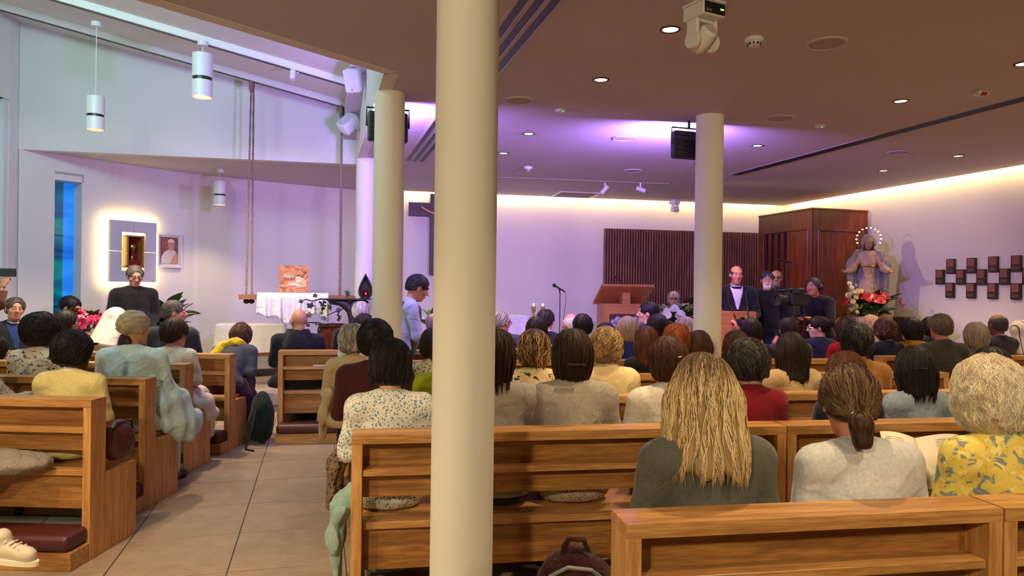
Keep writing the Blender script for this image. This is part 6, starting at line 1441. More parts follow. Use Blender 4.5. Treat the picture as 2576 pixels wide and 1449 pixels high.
# slatted wall panel
p0 = at_y(1530, 572, 11.02); p1x = 7.56
sp_ = thing('slatted_panel', 'wide panel of upright dark walnut slats behind the ambo', 'wall panel', (p0.x, by(p0.x)+0.075, 0.15), math.atan(-0.0682))
W_ = p1x-p0.x; Hs = 2.36
mb = MB(); mb.box((0, 0.0, 0), (W_, 0.018, Hs)); mb.obj('backing_board', plain('dark_felt', hexc('24151a'), 0.9), sp_)
mb = MB(); mb.box((0, -0.024, 0), (0.027, 0.0, Hs)); s0 = mb.obj('slat', M_walnut, sp_); k = 1
while k*0.047+0.027 < W_: o = link('slat', s0.data, sp_); o.location = (k*0.047, 0, 0); k += 1
# mahogany confessional in the corner
cf = thing('confessional', 'tall reddish-brown wooden confessional in the right-hand corner', 'confessional', (7.02, 8.98, 0))
CW, CD, CH = 0.98, 1.32, 2.73
mb = MB(); mb.box((0.012, 0.012, 0), (CW, CD, CH-0.01)); mb.obj('carcass', M_maho, cf)
mb = MB(); mb.box((-0.015, -0.015, CH-0.03), (CW, CD, CH+0.0), 0.004); mb.obj('cornice', M_maho, cf)
for a, b in (((0.0, 0.0, 0), (0.10, 0.012, CH)), ((CW-0.16, 0.0, 0), (CW, 0.012, CH)), ((0.10, 0.0, CH-0.32), (CW-0.16, 0.012, CH)), ((0.10, 0.0, 0), (CW-0.16, 0.012, 0.25))): mb = MB(); mb.box(a, b, 0.001); mb.obj('front_rail', M_maho, cf)
for a, b in (((0.10, -0.012, 0.25), (0.118, 0.012, CH-0.32)), ((CW-0.178, -0.012, 0.25), (CW-0.16, 0.012, CH-0.32)), ((0.10, -0.012, CH-0.338), (CW-0.16, 0.012, CH-0.32))): mb = MB(); mb.box(a, b, 0.005); mb.obj('moulding', M_maho, cf)
for y0_, y1_, nm in ((0.0, 0.09, 'side_rail'), (CD-0.13, CD, 'side_rail')): mb = MB(); mb.box((-0.004, y0_, 0), (0.012, y1_, CH), 0.001); mb.obj(nm, M_maho, cf)
mb = MB(); mb.box((-0.004, 0.09, CH-0.30), (0.012, CD-0.13, CH)); mb.obj('side_rail', M_maho, cf)
mb = MB(); mb.box((-0.010, 0.09, CH-0.318), (0.012, CD-0.13, CH-0.30), 0.004); mb.obj('moulding', M_maho, cf); mb = MB(); mb.box((-0.010, 0.09, 0.28), (0.012, 0.108, CH-0.318), 0.004); mb.obj('moulding', M_maho, cf); mb = MB(); mb.box((-0.010, CD-0.148, 0.28), (0.012, CD-0.13, CH-0.318), 0.004); mb.obj('moulding', M_maho, cf)
for yy in (0.62, 0.78, 0.94, 1.09): mb = MB(); mb.box((-0.003, yy, 0.9), (0.013, yy+0.035, CH-0.318)); mb.obj('slot', plain('slot_dark', hexc('160806'), 0.9), cf)
mb = MB(); mb.box((-0.010, 0.108, 1.36), (0.012, CD-0.148, 1.385), 0.003); mb.obj('moulding', M_maho, cf)

# statue with its halo of bulbs, on a covered pedestal among flowers
SX, SY = 7.46, 8.35
ped = thing('pedestal', 'white pedestal under the statue, hidden by flowers', 'pedestal', (SX, SY, 0))
mb = MB(); mb.box((-0.17, -0.17, 0.06), (0.17, 0.17, 1.14), 0.008); mb.obj('shaft', M_white, ped); mb = MB(); mb.box((-0.19, -0.19, 1.14), (0.19, 0.19, 1.20), 0.006); mb.obj('cap', M_ambo, ped); mb = MB(); mb.box((-0.27, -0.27, 0.0), (0.27, 0.27, 0.06), 0.006); mb.obj('plinth', M_white, ped)
fa = math.atan2(SX, -SY)
stt = thing('statue', 'painted statue of a veiled woman with open arms and a ring of lights', 'statue', (SX, SY, 1.20), fa)
def fgown(P):
    d = rc(P*_a((1, 1.25, 1)), (0, 0, 0.05), (0, 0, 0.62), 0.155, 0.078); d = smin(d, el(P, (0, 0.01, 0.72), (0.105, 0.078, 0.15)), 0.05); d = smin(d, rc(P, (-0.10, 0, 0.83), (0.10, 0, 0.83), 0.045, 0.045), 0.05)
    th = np.arctan2(P[:, 0], P[:, 1]); d = d+0.009*np.sin(th*13+2*np.sin(P[:, 2]*6))*np.clip((0.62-P[:, 2])*3, 0, 1)
    for s in (-1, 1): d = smin(d, rc(P, (s*0.13, 0.0, 0.80), (s*0.20, 0.06, 0.62), 0.045, 0.055), 0.03); d = smin(d, rc(P, (s*0.20, 0.06, 0.62), (s*0.245, 0.13, 0.585), 0.052, 0.045), 0.02)
    return smax(d, -(P[:, 2]-0.01), 0.01)
def paint_stone(name, c, v=0.25): return plain(name, c, 0.55, var=v, bscale=22, bump=0.2)
sdf_part('gown', fgown, (-0.33, -0.2, -0.02), (0.33, 0.24, 0.92), 0.011, paint_stone('rose_gown', hexc('ad8f7c')), stt)
def fmant(P):
    d = rc(P*_a((0.78, 1.5, 1)), (0, -0.13, 0.03), (0, -0.08, 0.78), 0.18, 0.125); d = smin(d, el(P, (0, -0.02, 1.00), (0.093, 0.095, 0.115)), 0.06)
    for s in (-1, 1): d = smin(d, rc(P, (s*0.125, -0.015, 0.835), (s*0.225, 0.03, 0.665), 0.064, 0.066), 0.03); d = smin(d, rc(P*_a((1, 0.6, 1)), (s*0.23, 0.0, 0.64), (s*0.20, -0.03, 0.06), 0.042, 0.05), 0.04)
    d = smax(d, -el(P, (0, 0.13, 0.95), (0.060, 0.13, 0.13)), 0.02); d = smax(d, -el(P, (0, 0.18, 0.45), (0.17, 0.19, 0.5)), 0.02)
    return smax(d+0.006*np.sin(P[:, 0]*75+6*P[:, 2]), -(P[:, 2]-0.005), 0.01)
sdf_part('mantle', fmant, (-0.36, -0.3, -0.02), (0.36, 0.2, 1.16), 0.011, paint_stone('blue_grey_mantle', hexc('7f7a84')), stt)
def fface(P):
    q = (P-_a((0, 0.025, 0.985)))@rotm(rx=R(-14)); d = el(q, (0, 0, 0.01), (0.056, 0.066, 0.075)); d = smin(d, el(q, (0, 0.022, -0.035), (0.042, 0.045, 0.055)), 0.02); d = smin(d, rc(q, (0, 0.062, 0.012), (0, 0.076, -0.018), 0.006, 0.0095), 0.006)
    for s in (-1, 1): d = smax(d, -el(q, (s*0.021, 0.070, 0.008), (0.013, 0.010, 0.007)), 0.006)
    d = smin(d, el(q, (0, 0.062, -0.042), (0.014, 0.008, 0.006)), 0.004); return smin(d, rc(P, (0, 0.0, 0.84), (0, 0.01, 0.94), 0.036, 0.034), 0.02)
V1, F1 = snets(fface, (-0.09, -0.08, 0.80), (0.09, 0.13, 1.09), 0.006); Vs, Fs, n = [V1], [F1], len(V1)
for s in (-1, 1):
    hv_, hf_ = hand(0.35, s); fwd = Vector((s*0.75, 0.62, -0.12)).normalized(); rt = fwd.cross(Vector((0, -0.5, -1))).normalized(); upv = rt.cross(fwd)
    Mx = np.array([[rt.x, fwd.x, upv.x], [rt.y, fwd.y, upv.y], [rt.z, fwd.z, upv.z]], f32); Vs.append((hv_*0.66)@Mx.T+_a((s*0.262, 0.15, 0.58))); Fs.append(hf_+n); n += len(hv_)
mesh_np('figure', np.concatenate(Vs), np.concatenate(Fs), paint_stone('painted_skin', hexc('a57863'), 0.12), stt)
for s in (-1, 1): mb = MB(); mb.ball((s*0.022, 0.091, 0.975), (0.009, 0.004, 0.0035), 8, 6); mb.obj('painted_eye', plain('paint_dark', hexc('2d1a12'), 0.5), stt); mb = MB(); mb.tube([(s*0.010, 0.096, 0.990), (s*0.022, 0.095, 0.994), (s*0.034, 0.086, 0.989)], 0.002, 5); mb.obj('painted_brow', plain('paint_dark', hexc('2d1a12'), 0.5), stt)
mb = MB(); mb.ball((0, 0.094, 0.928), (0.013, 0.004, 0.004), 8, 6); mb.obj('painted_lips', plain('paint_lip', hexc('7a3a34'), 0.5), stt)
mb = MB(); mb.tube([(0.112*math.sin(a), 0.088*math.cos(a), 0.655) for a in np.linspace(0, 2*PI, 25)], 0.010, 6, cap=False); mb.obj('gold_belt', M_gold, stt, smooth=True)
def fsh2(P): return smin(el(P, (0, -0.005, 0.98), (0.078, 0.085, 0.1)), el(P, (0, -0.01, 0.90), (0.07, 0.05, 0.07)), 0.03)
def fhair2(P): return smax(fsh2(P), -el(P, (0, 0.12, 0.955), (0.046, 0.12, 0.085)), 0.01)
sdf_part('painted_hair', fhair2, (-0.12, -0.13, 0.78), (0.12, 0.13, 1.12), 0.008, paint_stone('dark_painted_hair', hexc('33251f')), stt)
mb = MB(); ring = [(0.155*math.sin(a), -0.03, 1.045+0.155*math.cos(a)) for a in np.linspace(-2.1, 2.1, 40)]; mb.tube(ring, 0.004, 6); hl = mb.obj('halo', M_gold, stt)
for a in np.linspace(-1.95, 1.95, 12): mb = MB(); mb.ball((0.155*math.sin(a), -0.022, 1.045+0.155*math.cos(a)), (0.013, 0.008, 0.008), 10, 6); mb.obj('halo_bulb', emit('halo_glow', (1.0, 0.78, 0.42), 7.0), hl, smooth='all')

# ------------------------------------------------------------------ plants and flowers
_leafm = {}
def leaf_mesh(kind, m):
    if (kind, m.name) in _leafm: return _leafm[(kind, m.name)]
    mb = MB(); n = 7; rows = []
    for i in range(n):
        t = i/(n-1); w_ = (math.sin(PI*min(1, t*0.96+0.04)**(0.75 if kind == 'broad' else 0.9)))*(0.30 if kind == 'broad' else 0.14); z = -0.28*t*t if kind == 'broad' else -0.5*t*t
        rows.append([mb.bm.verts.new((-w_, t, z+0.12*w_)), mb.bm.verts.new((0, t, z-0.03)), mb.bm.verts.new((w_, t, z+0.12*w_))])
    for A, B in zip(rows, rows[1:]):
        for k in range(2): mb.bm.faces.new((A[k], A[k+1], B[k+1], B[k]))
    me = bpy.data.meshes.new('leaf'); mb.bm.to_mesh(me); mb.bm.free(); me.materials.append(m); me.polygons.foreach_set('use_smooth', np.ones(len(me.polygons), bool)); _leafm[(kind, m.name)] = me; return me
def petal_mesh(kind, m):
    key = ('f'+kind, m.name)
    if key in _leafm: return _leafm[key]
    mb = MB()
    if kind == 'cup':       # anthurium-like spathe
        n = 8; c0 = mb.bm.verts.new((0, 0, 0.0)); ring = [mb.bm.verts.new((0.5*math.sin(a)*(1+0.2*math.cos(a)), -0.45*math.cos(a)+0.15, 0.12*math.cos(2*a))) for a in np.linspace(0, 2*PI, 12, endpoint=False)]
        for i in range(12): mb.bm.faces.new((c0, ring[i], ring[(i+1) % 12]))
        mb.tube([(0, -0.1, 0.02), (0, 0.02, 0.3)], [0.06, 0.03], 6)
    else:
        rg2 = random.Random(3)
        for lay, (nn_, rad, lift) in enumerate(((9, 0.5, 0.12), (7, 0.36, 0.26), (5, 0.2, 0.36))):
            for k in range(nn_):
                a = 2*PI*k/nn_+lay*0.4; d = Vector((math.cos(a), math.sin(a), 0)); s_ = Vector((-d.y, d.x, 0)); w_ = rad*0.42
                v = [Vector((0, 0, lift*0.3)), d*rad*0.6+s_*w_+Vector((0, 0, lift*0.8)), d*rad+Vector((0, 0, lift)), d*rad*0.6-s_*w_+Vector((0, 0, lift*0.8))]; mb.bm.faces.new([mb.bm.verts.new(q_) for q_ in v])
        mb.ball((0, 0, 0.25), (0.12, 0.12, 0.1), 6, 5)
    me = bpy.data.meshes.new('flower'); mb.bm.to_mesh(me); mb.bm.free(); me.materials.append(m); me.polygons.foreach_set('use_smooth', np.ones(len(me.polygons), bool)); _leafm[key] = me; return me
def orient(d, roll=0.0):
    q_ = Vector(d).normalized().to_track_quat('Y', 'Z'); return (q_.to_matrix() @ Matrix.Rotation(roll, 3, 'Y')).to_euler()
G_dark = plain('dark_leaf', hexc('24401f'), 0.4, var=0.25, bscale=9); G_mid = plain('green_leaf', hexc('3f6a2c'), 0.4, var=0.25, bscale=9); G_lime = plain('variegated_leaf', hexc('9aa84e'), 0.45, var=0.3, bscale=14)
F_red = plain('red_spathe', hexc('a01225'), 0.3); F_pink = plain('pink_petal', hexc('d23a68'), 0.6, var=0.25, bscale=20); F_rose = plain('rose_petal', hexc('e78aa0'), 0.6); F_white = plain('white_petal', hexc('dedbd4'), 0.6); F_yel = plain('cream_petal', hexc('d8cf8e'), 0.6); F_vio = plain('violet_petal', hexc('7a4a8c'), 0.6); F_grn = plain('green_petal', hexc('a9c26a'), 0.6)
def arrangement(name, label, cat, base, R0, H0, leaves, flowers, seed, stems=True, vase=None, up=0.5):
    rg = random.Random(seed); t_ = thing(name, label, cat, base)
    if vase: vase(t_)
    for n, kind, m, s0, s1 in leaves:
        me = leaf_mesh(kind, m)
        for k in range(n):
            a = rg.uniform(0, 2*PI); el_ = rg.uniform(-0.15, 1.1); d = Vector((math.cos(a)*math.cos(el_), math.sin(a)*math.cos(el_), math.sin(el_)))
            o = link('leaf', me, t_); s = rg.uniform(s0, s1); o.scale = (s, s, s); o.location = Vector((d.x*R0*rg.uniform(0.1, 0.6), d.y*R0*rg.uniform(0.1, 0.6), H0*rg.uniform(0.0, 0.75))); o.rotation_euler = orient(d+Vector((0, 0, 0.3)), rg.uniform(-0.5, 0.5))
    for n, kind, m, s0, s1, r_a, r_b in flowers:
        me = petal_mesh(kind, m)
        for k in range(n):
            a = rg.uniform(0, 2*PI); el_ = rg.uniform(0.1, 1.3); d = Vector((math.cos(a)*math.cos(el_), math.sin(a)*math.cos(el_), math.sin(el_)*up*2)); rr = rg.uniform(r_a, r_b)
            o = link('flower', me, t_); s = rg.uniform(s0, s1); o.scale = (s, s, s); p = Vector((d.x*R0*rr, d.y*R0*rr, H0*0.35+d.z*H0*0.6*rr)); o.location = p; o.rotation_euler = d.to_track_quat('Z', 'Y').to_euler()
    mb = MB()
    for k in range(9):
        a = k*0.7; mb.tube([(0, 0, 0), (R0*0.25*math.cos(a), R0*0.25*math.sin(a), H0*0.35), (R0*0.5*math.cos(a), R0*0.5*math.sin(a), H0*0.7)], 0.006, 5)
    mb.obj('stems', G_dark, t_); return t_
def pot(r_, h, m):
    def f(t_): mb = MB(); mb.lathe([(r_*0.7, -h), (r_, 0), (r_*0.92, 0), (r_*0.85, -0.03), (0.001, -0.03)], 24, closed=False); mb.lathe([(r_*0.7, -h), (0.001, -h)], 24, closed=False); mb.obj('pot', m, t_, smooth=True)
    return f
pf = at_y(2190, 800, 7.98)
arrangement('flower_arrangement', 'red anthuriums and dark leaves in a white pot below the statue', 'flowers', (pf.x, pf.y, 1.16), 0.36, 0.34, [(46, 'broad', G_dark, 0.14, 0.26), (22, 'broad', G_mid, 0.12, 0.2)], [(19, 'cup', F_red, 0.12, 0.18, 0.75, 1.15)], 3, vase=pot(0.17, 0.16, M_white))
stand_ = thing('plant_stand', 'white stand carrying the red flowers in front of the statue', 'plant stand', (pf.x, pf.y, 0)); mb = MB(); mb.box((-0.16, -0.16, 0.02), (0.16, 0.16, 0.99), 0.006); mb.obj('shaft', M_white, stand_); mb = MB(); mb.box((-0.19, -0.19, 0), (0.19, 0.19, 0.03), 0.004); mb.obj('foot', M_white, stand_)
po = at_y(2146, 770, 7.95); orc = thing('orchid', 'spray of cream orchids left of the statue', 'flowers', (po.x, po.y, 1.0))
rg = random.Random(8); mb = MB(); mb.tube([(0.05, 0, -0.99), (0.03, 0, 0.1), (0.0, 0, 0.35), (-0.03, -0.03, 0.62)], 0.006, 6); mb.obj('stem', G_mid, orc)
for k in range(24): o = link('flower', petal_mesh('rose', F_yel), orc); s = rg.uniform(0.06, 0.09); o.scale = (s, s, s); zz = rg.uniform(0.22, 0.62); o.location = (rg.uniform(-0.08, 0.07), rg.uniform(-0.07, 0.03), zz); o.rotation_euler = (R(90)+rg.uniform(-0.6, 0.6), 0, rg.uniform(-0.8, 0.8))
for k in range(4): o = link('leaf', leaf_mesh('broad', G_lime), orc); o.scale = (0.22, 0.22, 0.22); o.location = (0, 0, 0.02); o.rotation_euler = orient((math.cos(k*1.6), math.sin(k*1.6)-0.4, 0.5))
pf = at_y(1705, 800, 9.6)
arrangement('white_flowers', 'white lilies and variegated leaves between the ambo and the white column', 'flowers', (pf.x, pf.y, 0.98), 0.42, 0.30, [(26, 'broad', G_mid, 0.16, 0.26), (22, 'broad', G_lime, 0.14, 0.24)], [(11, 'cup', F_white, 0.13, 0.19, 0.5, 1.0)], 11)
fst = thing('flower_stand', 'dark stand holding the white lilies', 'plant stand', (pf.x, pf.y, 0.15)); mb = MB(); mb.lathe([(0.16, 0), (0.16, 0.02), (0.02, 0.04), (0.02, 0.74), (0.12, 0.78), (0.14, 0.83)], 20); mb.obj('stand', M_dark, fst, smooth=True)
pf = at_y(212, 818, 8.25)
arrangement('pink_bouquet', 'bouquet of pink, white and violet blooms at the far left', 'flowers', (pf.x, pf.y, 0.98), 0.22, 0.22, [(18, 'broad', G_mid, 0.1, 0.17)], [(14, 'rose', F_pink, 0.10, 0.15, 0.6, 1.0), (8, 'rose', F_rose, 0.09, 0.13, 0.6, 1.0), (6, 'rose', F_grn, 0.08, 0.12, 0.6, 1.0), (6, 'rose', F_vio, 0.08, 0.12, 0.7, 1.0), (5, 'rose', F_white, 0.08, 0.12, 0.6, 1.0)], 21)
bst = thing('bouquet_stand', 'low table under the pink bouquet', 'table', (pf.x, pf.y, 0)); mb = MB(); mb.box((-0.2, -0.2, 0.94), (0.2, 0.2, 0.97), 0.003); mb.obj('top', M_ambo, bst); mb = MB(); mb.lathe([(0.16, 0), (0.16, 0.02), (0.03, 0.04), (0.03, 0.94)], 16); mb.obj('pedestal', M_ambo, bst)
pf = at_y(418, 800, 9.55)
arrangement('potted_plant', 'leafy green plant behind the man in black', 'plant', (pf.x, pf.y, 0.78), 0.24, 0.55, [(30, 'broad', G_mid, 0.22, 0.36), (12, 'broad', G_dark, 0.2, 0.32)], [], 31, vase=pot(0.15, 0.28, plain('terracotta', hexc('8a5236'), 0.8)))
pst = thing('plant_table', 'small stand under the leafy plant in the apse', 'plant stand', (pf.x, pf.y, 0.15)); mb = MB(); mb.box((-0.17, -0.17, 0), (0.17, 0.17, 0.35), 0.004); mb.obj('block', M_ambo, pst)
pf = at_y(1078, 800, 7.75)
arrangement('aisle_flowers', 'white flowers and foliage beyond the man in the waistcoat', 'flowers', (pf.x+0.1, pf.y, 1.0), 0.22, 0.22, [(20, 'broad', G_mid, 0.12, 0.2)], [(7, 'cup', F_white, 0.1, 0.14, 0.5, 1.0)], 41)
ast = thing('aisle_stand', 'slim stand carrying the white flowers by the waistcoated man', 'plant stand', (pf.x+0.1, pf.y, 0)); mb = MB(); mb.lathe([(0.14, 0), (0.14, 0.02), (0.02, 0.04), (0.02, 0.92), (0.1, 0.96), (0.11, 1.0)], 18); mb.obj('stand', M_dark, ast, smooth=True)

# ------------------------------------------------------------------ plaques on the right wall
M_pl = plain('plaque_wood', hexc('2a1a18'), 0.5); M_re = plain('terracotta_relief', hexc('8f5a50'), 0.7, bump=0.9, bscale=38, var=0.25); M_bz = plain('bronze_label', hexc('5a4038'), 0.5, bump=0.5, bscale=60)
pq = [('upper', [(2392, 670), (2444, 668), (2499, 665), (2557, 663), (2618, 660)]), ('middle', [(2365, 697), (2417, 697), (2469, 697), (2527, 696), (2586, 695)]), ('lower', [(2390, 730), (2443, 731), (2497, 732), (2556, 733), (2617, 734)])]
names_ = ['first', 'second', 'third', 'fourth', 'fifth']; plm = None
for row, pts in pq:
    for k, (x, y) in enumerate(pts):
        if x > 2595: continue
        p_ = at_x(x, y, 8.0); t_ = thing('wall_plaque', 'small dark framed relief plaque on the right wall, %s row, %s from the statue' % (row, names_[k]), 'plaque', (8.0, p_.y, p_.z), R(-90), 'relief plaques on the right wall')
        if plm is None:
            mb = MB(); mb.box((-0.066, -0.012, -0.098), (0.066, 0.012, 0.098), 0.003); a_ = mb.obj('backboard', M_pl, t_); mb = MB(); mb.box((-0.046, -0.020, -0.012), (0.046, -0.010, 0.084), 0.002); b_ = mb.obj('relief', M_re, t_); mb = MB(); mb.box((-0.044, -0.018, -0.078), (0.044, -0.010, -0.032), 0.002); c_ = mb.obj('caption_plate', M_bz, t_); plm = (a_.data, b_.data, c_.data)
        else:
            for nm, me in zip(('backboard', 'relief', 'caption_plate'), plm): link(nm, me, t_)

# ------------------------------------------------------------------ ambo, altar, microphones, cameras
am = thing('ambo', 'light oak ambo with a sloping desk and carved relief, before the slatted panel', 'lectern', (4.27, 9.55, 0.15), R(-6))
mb = MB(); mb.box((-0.33, -0.16, 0.0), (0.33, 0.22, 1.13), 0.004); mb.obj('body', M_ambo, am)
mb = MB(); mb.box((-0.25, -0.172, 0.15), (0.28, -0.158, 0.985)); pn = mb.obj('recess_panel', plain('ambo_dark_panel', hexc('4a2420'), 0.5), am)
M_silv = plain('silver_relief', hexc('9a9aa8'), 0.45, 0.3, bump=0.8, bscale=40)
for x in (-0.13, 0.13):
    mb = MB()
    for dx, dz, r_ in ((0, 0.0, 0.055), (-0.07, -0.03, 0.042), (0.07, -0.03, 0.042), (-0.05, -0.10, 0.05), (0.05, -0.10, 0.05), (0, -0.12, 0.05)): mb.ball((x+dx, -0.178, 0.90+dz), (r_, 0.015, r_), 14, 8)
    mb.obj('relief_medallion', M_silv, pn, smooth='all')
mb = MB(); mb.box((-0.045, -0.10, 1.13), (0.075, 0.05, 1.29)); mb.obj('desk_support', M_ambo, am)
mb = MB(); mb.box((-0.39, -0.02, -0.018), (0.39, 0.50, 0.018), 0.003, M=Tm(0, -0.20, 1.385, rx=R(-31))); mb.obj('desk', M_ambo, am)
mb = MB(); mb.tube([(-0.02, -0.10, 1.34), (-0.06, -0.13, 1.43), (-0.13, -0.15, 1.49), (-0.16, -0.16, 1.51)], 0.006, 6); mb.tube([(-0.155, -0.158, 1.505), (-0.20, -0.17, 1.535)], 0.012, 8); mb.obj('gooseneck_microphone', M_black, am)
bx = thing('credence_desk', 'plain pale-wood desk seen beside the white column before the photographers', 'desk', (4.98, 7.72, 0), R(-6))
mb = MB(); mb.box((-0.40, -0.02, 0.0), (0.235, 0.02, 1.235), 0.003); mb.obj('front_panel', M_ambo, bx); mb = MB(); mb.box((-0.40, 0.02, 1.20), (0.235, 0.30, 1.235), 0.003); mb.obj('top', M_ambo, bx); mb = MB(); mb.box((0.20, 0.02, 0.0), (0.235, 0.30, 1.20)); mb.obj('side', M_ambo, bx); mb = MB(); mb.box((-0.40, 0.02, 0.0), (-0.365, 0.30, 1.20)); mb.obj('side', M_ambo, bx)
al = thing('altar', 'small altar table under a white lace cloth beyond the near column', 'altar', (2.42, 9.75, 0.15))
mb = MB(); mb.box((-0.40, -0.28, 0.90), (0.40, 0.28, 0.945), 0.004); mb.obj('mensa', M_ambo, al)
for x in (-0.34, 0.34): mb = MB(); mb.box((x-0.04, -0.22, 0), (x+0.04, 0.22, 0.90)); mb.obj('leg', M_ambo, al)
tablecloth('altar_cloth', 2.42, 9.75, 0.405, 0.285, 1.10, 0.42, fabric('white_lace', (0.72, 0.71, 0.74), folds=0.3, scale=60, var=0.25), 'white lace cloth on the small altar', flare=0.05, nf=14)
for k, (px_, lab) in enumerate(((1342, 'left glass candle lamp beside the small altar'), (1365, 'right glass candle lamp beside the small altar'))):
    p_ = at_y(px_, 790, 9.62); t_ = thing('candle_lamp', lab, 'candle', (p_.x-0.0, 9.62, 1.106), 0, 'candle lamps beside the altar')
    mb = MB(); mb.lathe([(0.028, 0), (0.030, 0.01), (0.012, 0.03), (0.030, 0.05), (0.034, 0.10), (0.028, 0.13)], 18); mb.obj('glass_cup', plain('amber_glass', hexc('a88a50'), 0.15), t_, smooth=True)
    mb = MB(); mb.tube([(0, 0, -0.94), (0, 0, 0.0)], 0.010, 8); mb.obj('pole', M_gold, t_); mb = MB(); mb.lathe([(0.10, -0.956), (0.10, -0.945), (0.012, -0.93)], 18); mb.obj('foot', M_gold, t_)
    mb = MB(); mb.ball((0, 0, 0.147), (0.012, 0.012, 0.018), 10, 8); mb.obj('flame', emit('candle_flame', (1.0, 0.72, 0.35), 14), t_, smooth='all')
def mic_stand(base, ht, tip, tail, label, cable=True):
    t_ = thing('microphone_stand', label, 'microphone stand', base); b = Vector(base)
    mb = MB(); mb.tube([(0, 0, 0.08), (0, 0, ht*0.55)], 0.011, 8); mb.obj('lower_tube', M_black, t_); mb = MB(); mb.tube([(0, 0, ht*0.55), (0, 0, ht)], 0.007, 8); mb.obj('upper_tube', M_black, t_)
    mb = MB(); mb.lathe([(0.016, ht*0.53), (0.018, ht*0.55), (0.016, ht*0.58)], 12); mb.obj('clutch', M_black, t_)
    for k in range(3): a = k*2.1+0.4; mb = MB(); mb.tube([(0, 0, 0.22), (0.30*math.cos(a), 0.30*math.sin(a), 0.01)], 0.008, 6); mb.obj('leg', M_black, t_)
    tp_, tl_ = Vector(tip)-b, Vector(tail)-b; dd = (tl_-tp_).normalized()
    mb = MB(); mb.tube([tp_+dd*0.045, tl_], [0.013, 0.010], 10); m_ = mb.obj('microphone', M_black, t_, smooth=True); mb = MB(); mb.ball(tp_+dd*0.022, 0.026, 12, 8); mb.obj('mesh_head', M_dark, m_, smooth='all')
    mb = MB(); mb.tube([(0, 0, ht), (tp_+tl_)/2], 0.009, 6); mb.obj('clip', M_black, t_)
    if cable: mb = MB(); mb.tube([tl_, tl_+Vector((0.02, 0, -0.06)), tl_+Vector((0.0, 0, -0.25)), Vector((0.03, 0.02, ht*0.6)), Vector((0.04, 0.0, 0.3)), Vector((0.1, 0.1, 0.01))], 0.0035, 6); mb.obj('cable', M_black, t_)
ms = at_y(1408, 800, 9.0); mic_stand((ms.x, 9.0, 0.0), at_y(1406, 737, 9.0).z, at_y(1391, 716, 9.0), at_y(1421, 734, 9.0), 'black microphone on a stand before the plain wall')
ms = at_y(1975, 800, 8.05); mic_stand((ms.x, 8.05, 0.0), at_y(1975, 662, 8.05).z, at_y(1955, 652, 8.05), at_y(1992, 660, 8.05), 'black microphone stand beside the video camera', False)
# video camera on its tripod
pv = at_y(1997, 752, 7.35); vc = thing('video_camera', 'black broadcast video camera on a tripod before the cameraman', 'video camera', (pv.x, pv.y, 0), math.atan2(pv.x, -pv.y)+R(-40)); vc.scale = (0.9, 0.9, 1.0)
zc = pv.z
def vpart2(name, a, b, m=M_black, bev=0.008): mb = MB(); mb.box(a, b, bev); return mb.obj(name, m, vc)
vpart2('camera_body', (-0.07, -0.20, zc-0.07), (0.07, 0.12, zc+0.07)); vpart2('handle', (-0.02, -0.14, zc+0.10), (0.02, 0.12, zc+0.125)); vpart2('handle_post', (-0.015, -0.12, zc+0.06), (0.015, -0.09, zc+0.11)); vpart2('handle_post', (-0.015, 0.08, zc+0.06), (0.015, 0.11, zc+0.11)); vpart2('viewfinder', (-0.14, -0.06, zc+0.06), (-0.03, 0.08, zc+0.13)); vpart2('battery', (-0.055, -0.27, zc-0.06), (0.055, -0.20, zc+0.06), M_dark); vpart2('microphone', (0.06, -0.05, zc+0.08), (0.09, 0.26, zc+0.11), M_dark)
mb = MB(); mb.lathe([(0.055, 0), (0.06, 0.05), (0.055, 0.14), (0.072, 0.15), (0.072, 0.20), (0.06, 0.20), (0.05, 0.17)], 24, M=Tm(0, 0.12, zc-0.01, rx=R(-90))); mb.obj('lens', M_black, vc, smooth=True)
mb = MB(); mb.lathe([(0.05, 0.172), (0.001, 0.165)], 24, M=Tm(0, 0.12, zc-0.01, rx=R(-90)), closed=False); mb.obj('front_glass', plain('lens_glass', (0.02, 0.03, 0.06), 0.05), vc, smooth='all')
vpart2('fluid_head', (-0.06, -0.06, zc-0.19), (0.06, 0.06, zc-0.07)); mb = MB(); mb.lathe([(0.05, zc-0.29), (0.05, zc-0.19)], 16); mb.obj('bowl', M_dark, vc)
for k in range(3): a = k*2*PI/3+0.5; mb = MB(); mb.tube([(0.04*math.cos(a), 0.04*math.sin(a), zc-0.25), (0.42*math.cos(a), 0.42*math.sin(a), 0.015)], 0.016, 8); mb.obj('tripod_leg', M_dark, vc)
mb = MB(); mb.tube([(0, -0.06, zc-0.15), (0.08, -0.42, zc-0.30)], 0.010, 8); mb.obj('pan_bar', M_black, vc)
# hand-held cameras
def hold(rec, off=(0, 0.10, 0.0), side=None):
    root, q = rec; a = (q['J'][0][2]+q['J'][1][2])/2 if side is None else q['J'][side][2]
    return root.matrix_basis.to_3x3() @ Vector(a+_a(off))+root.location if False else Matrix.Translation(root.location) @ Matrix.Rotation(root.rotation_euler.z, 4, 'Z') @ Vector(a+_a(off)), root.rotation_euler.z
p_, rz_ = hold(people['photo1'], (0, 0.075, -0.01)); ph_ = thing('photo_camera', 'black photo camera in the hands of the photographer in the cardigan', 'camera', p_, rz_)
mb = MB(); mb.box((-0.07, -0.03, -0.045), (0.07, 0.03, 0.045), 0.01); mb.obj('camera_body', M_black, ph_); mb = MB(); mb.lathe([(0.035, 0.03), (0.036, 0.10), (0.03, 0.105), (0.001, 0.10)], 20, M=Tm(rx=R(-90)), closed=False); mb.obj('lens', M_black, ph_, smooth=True); mb = MB(); mb.box((-0.025, -0.025, 0.045), (0.025, 0.03, 0.07), 0.008); mb.obj('prism', M_black, ph_)
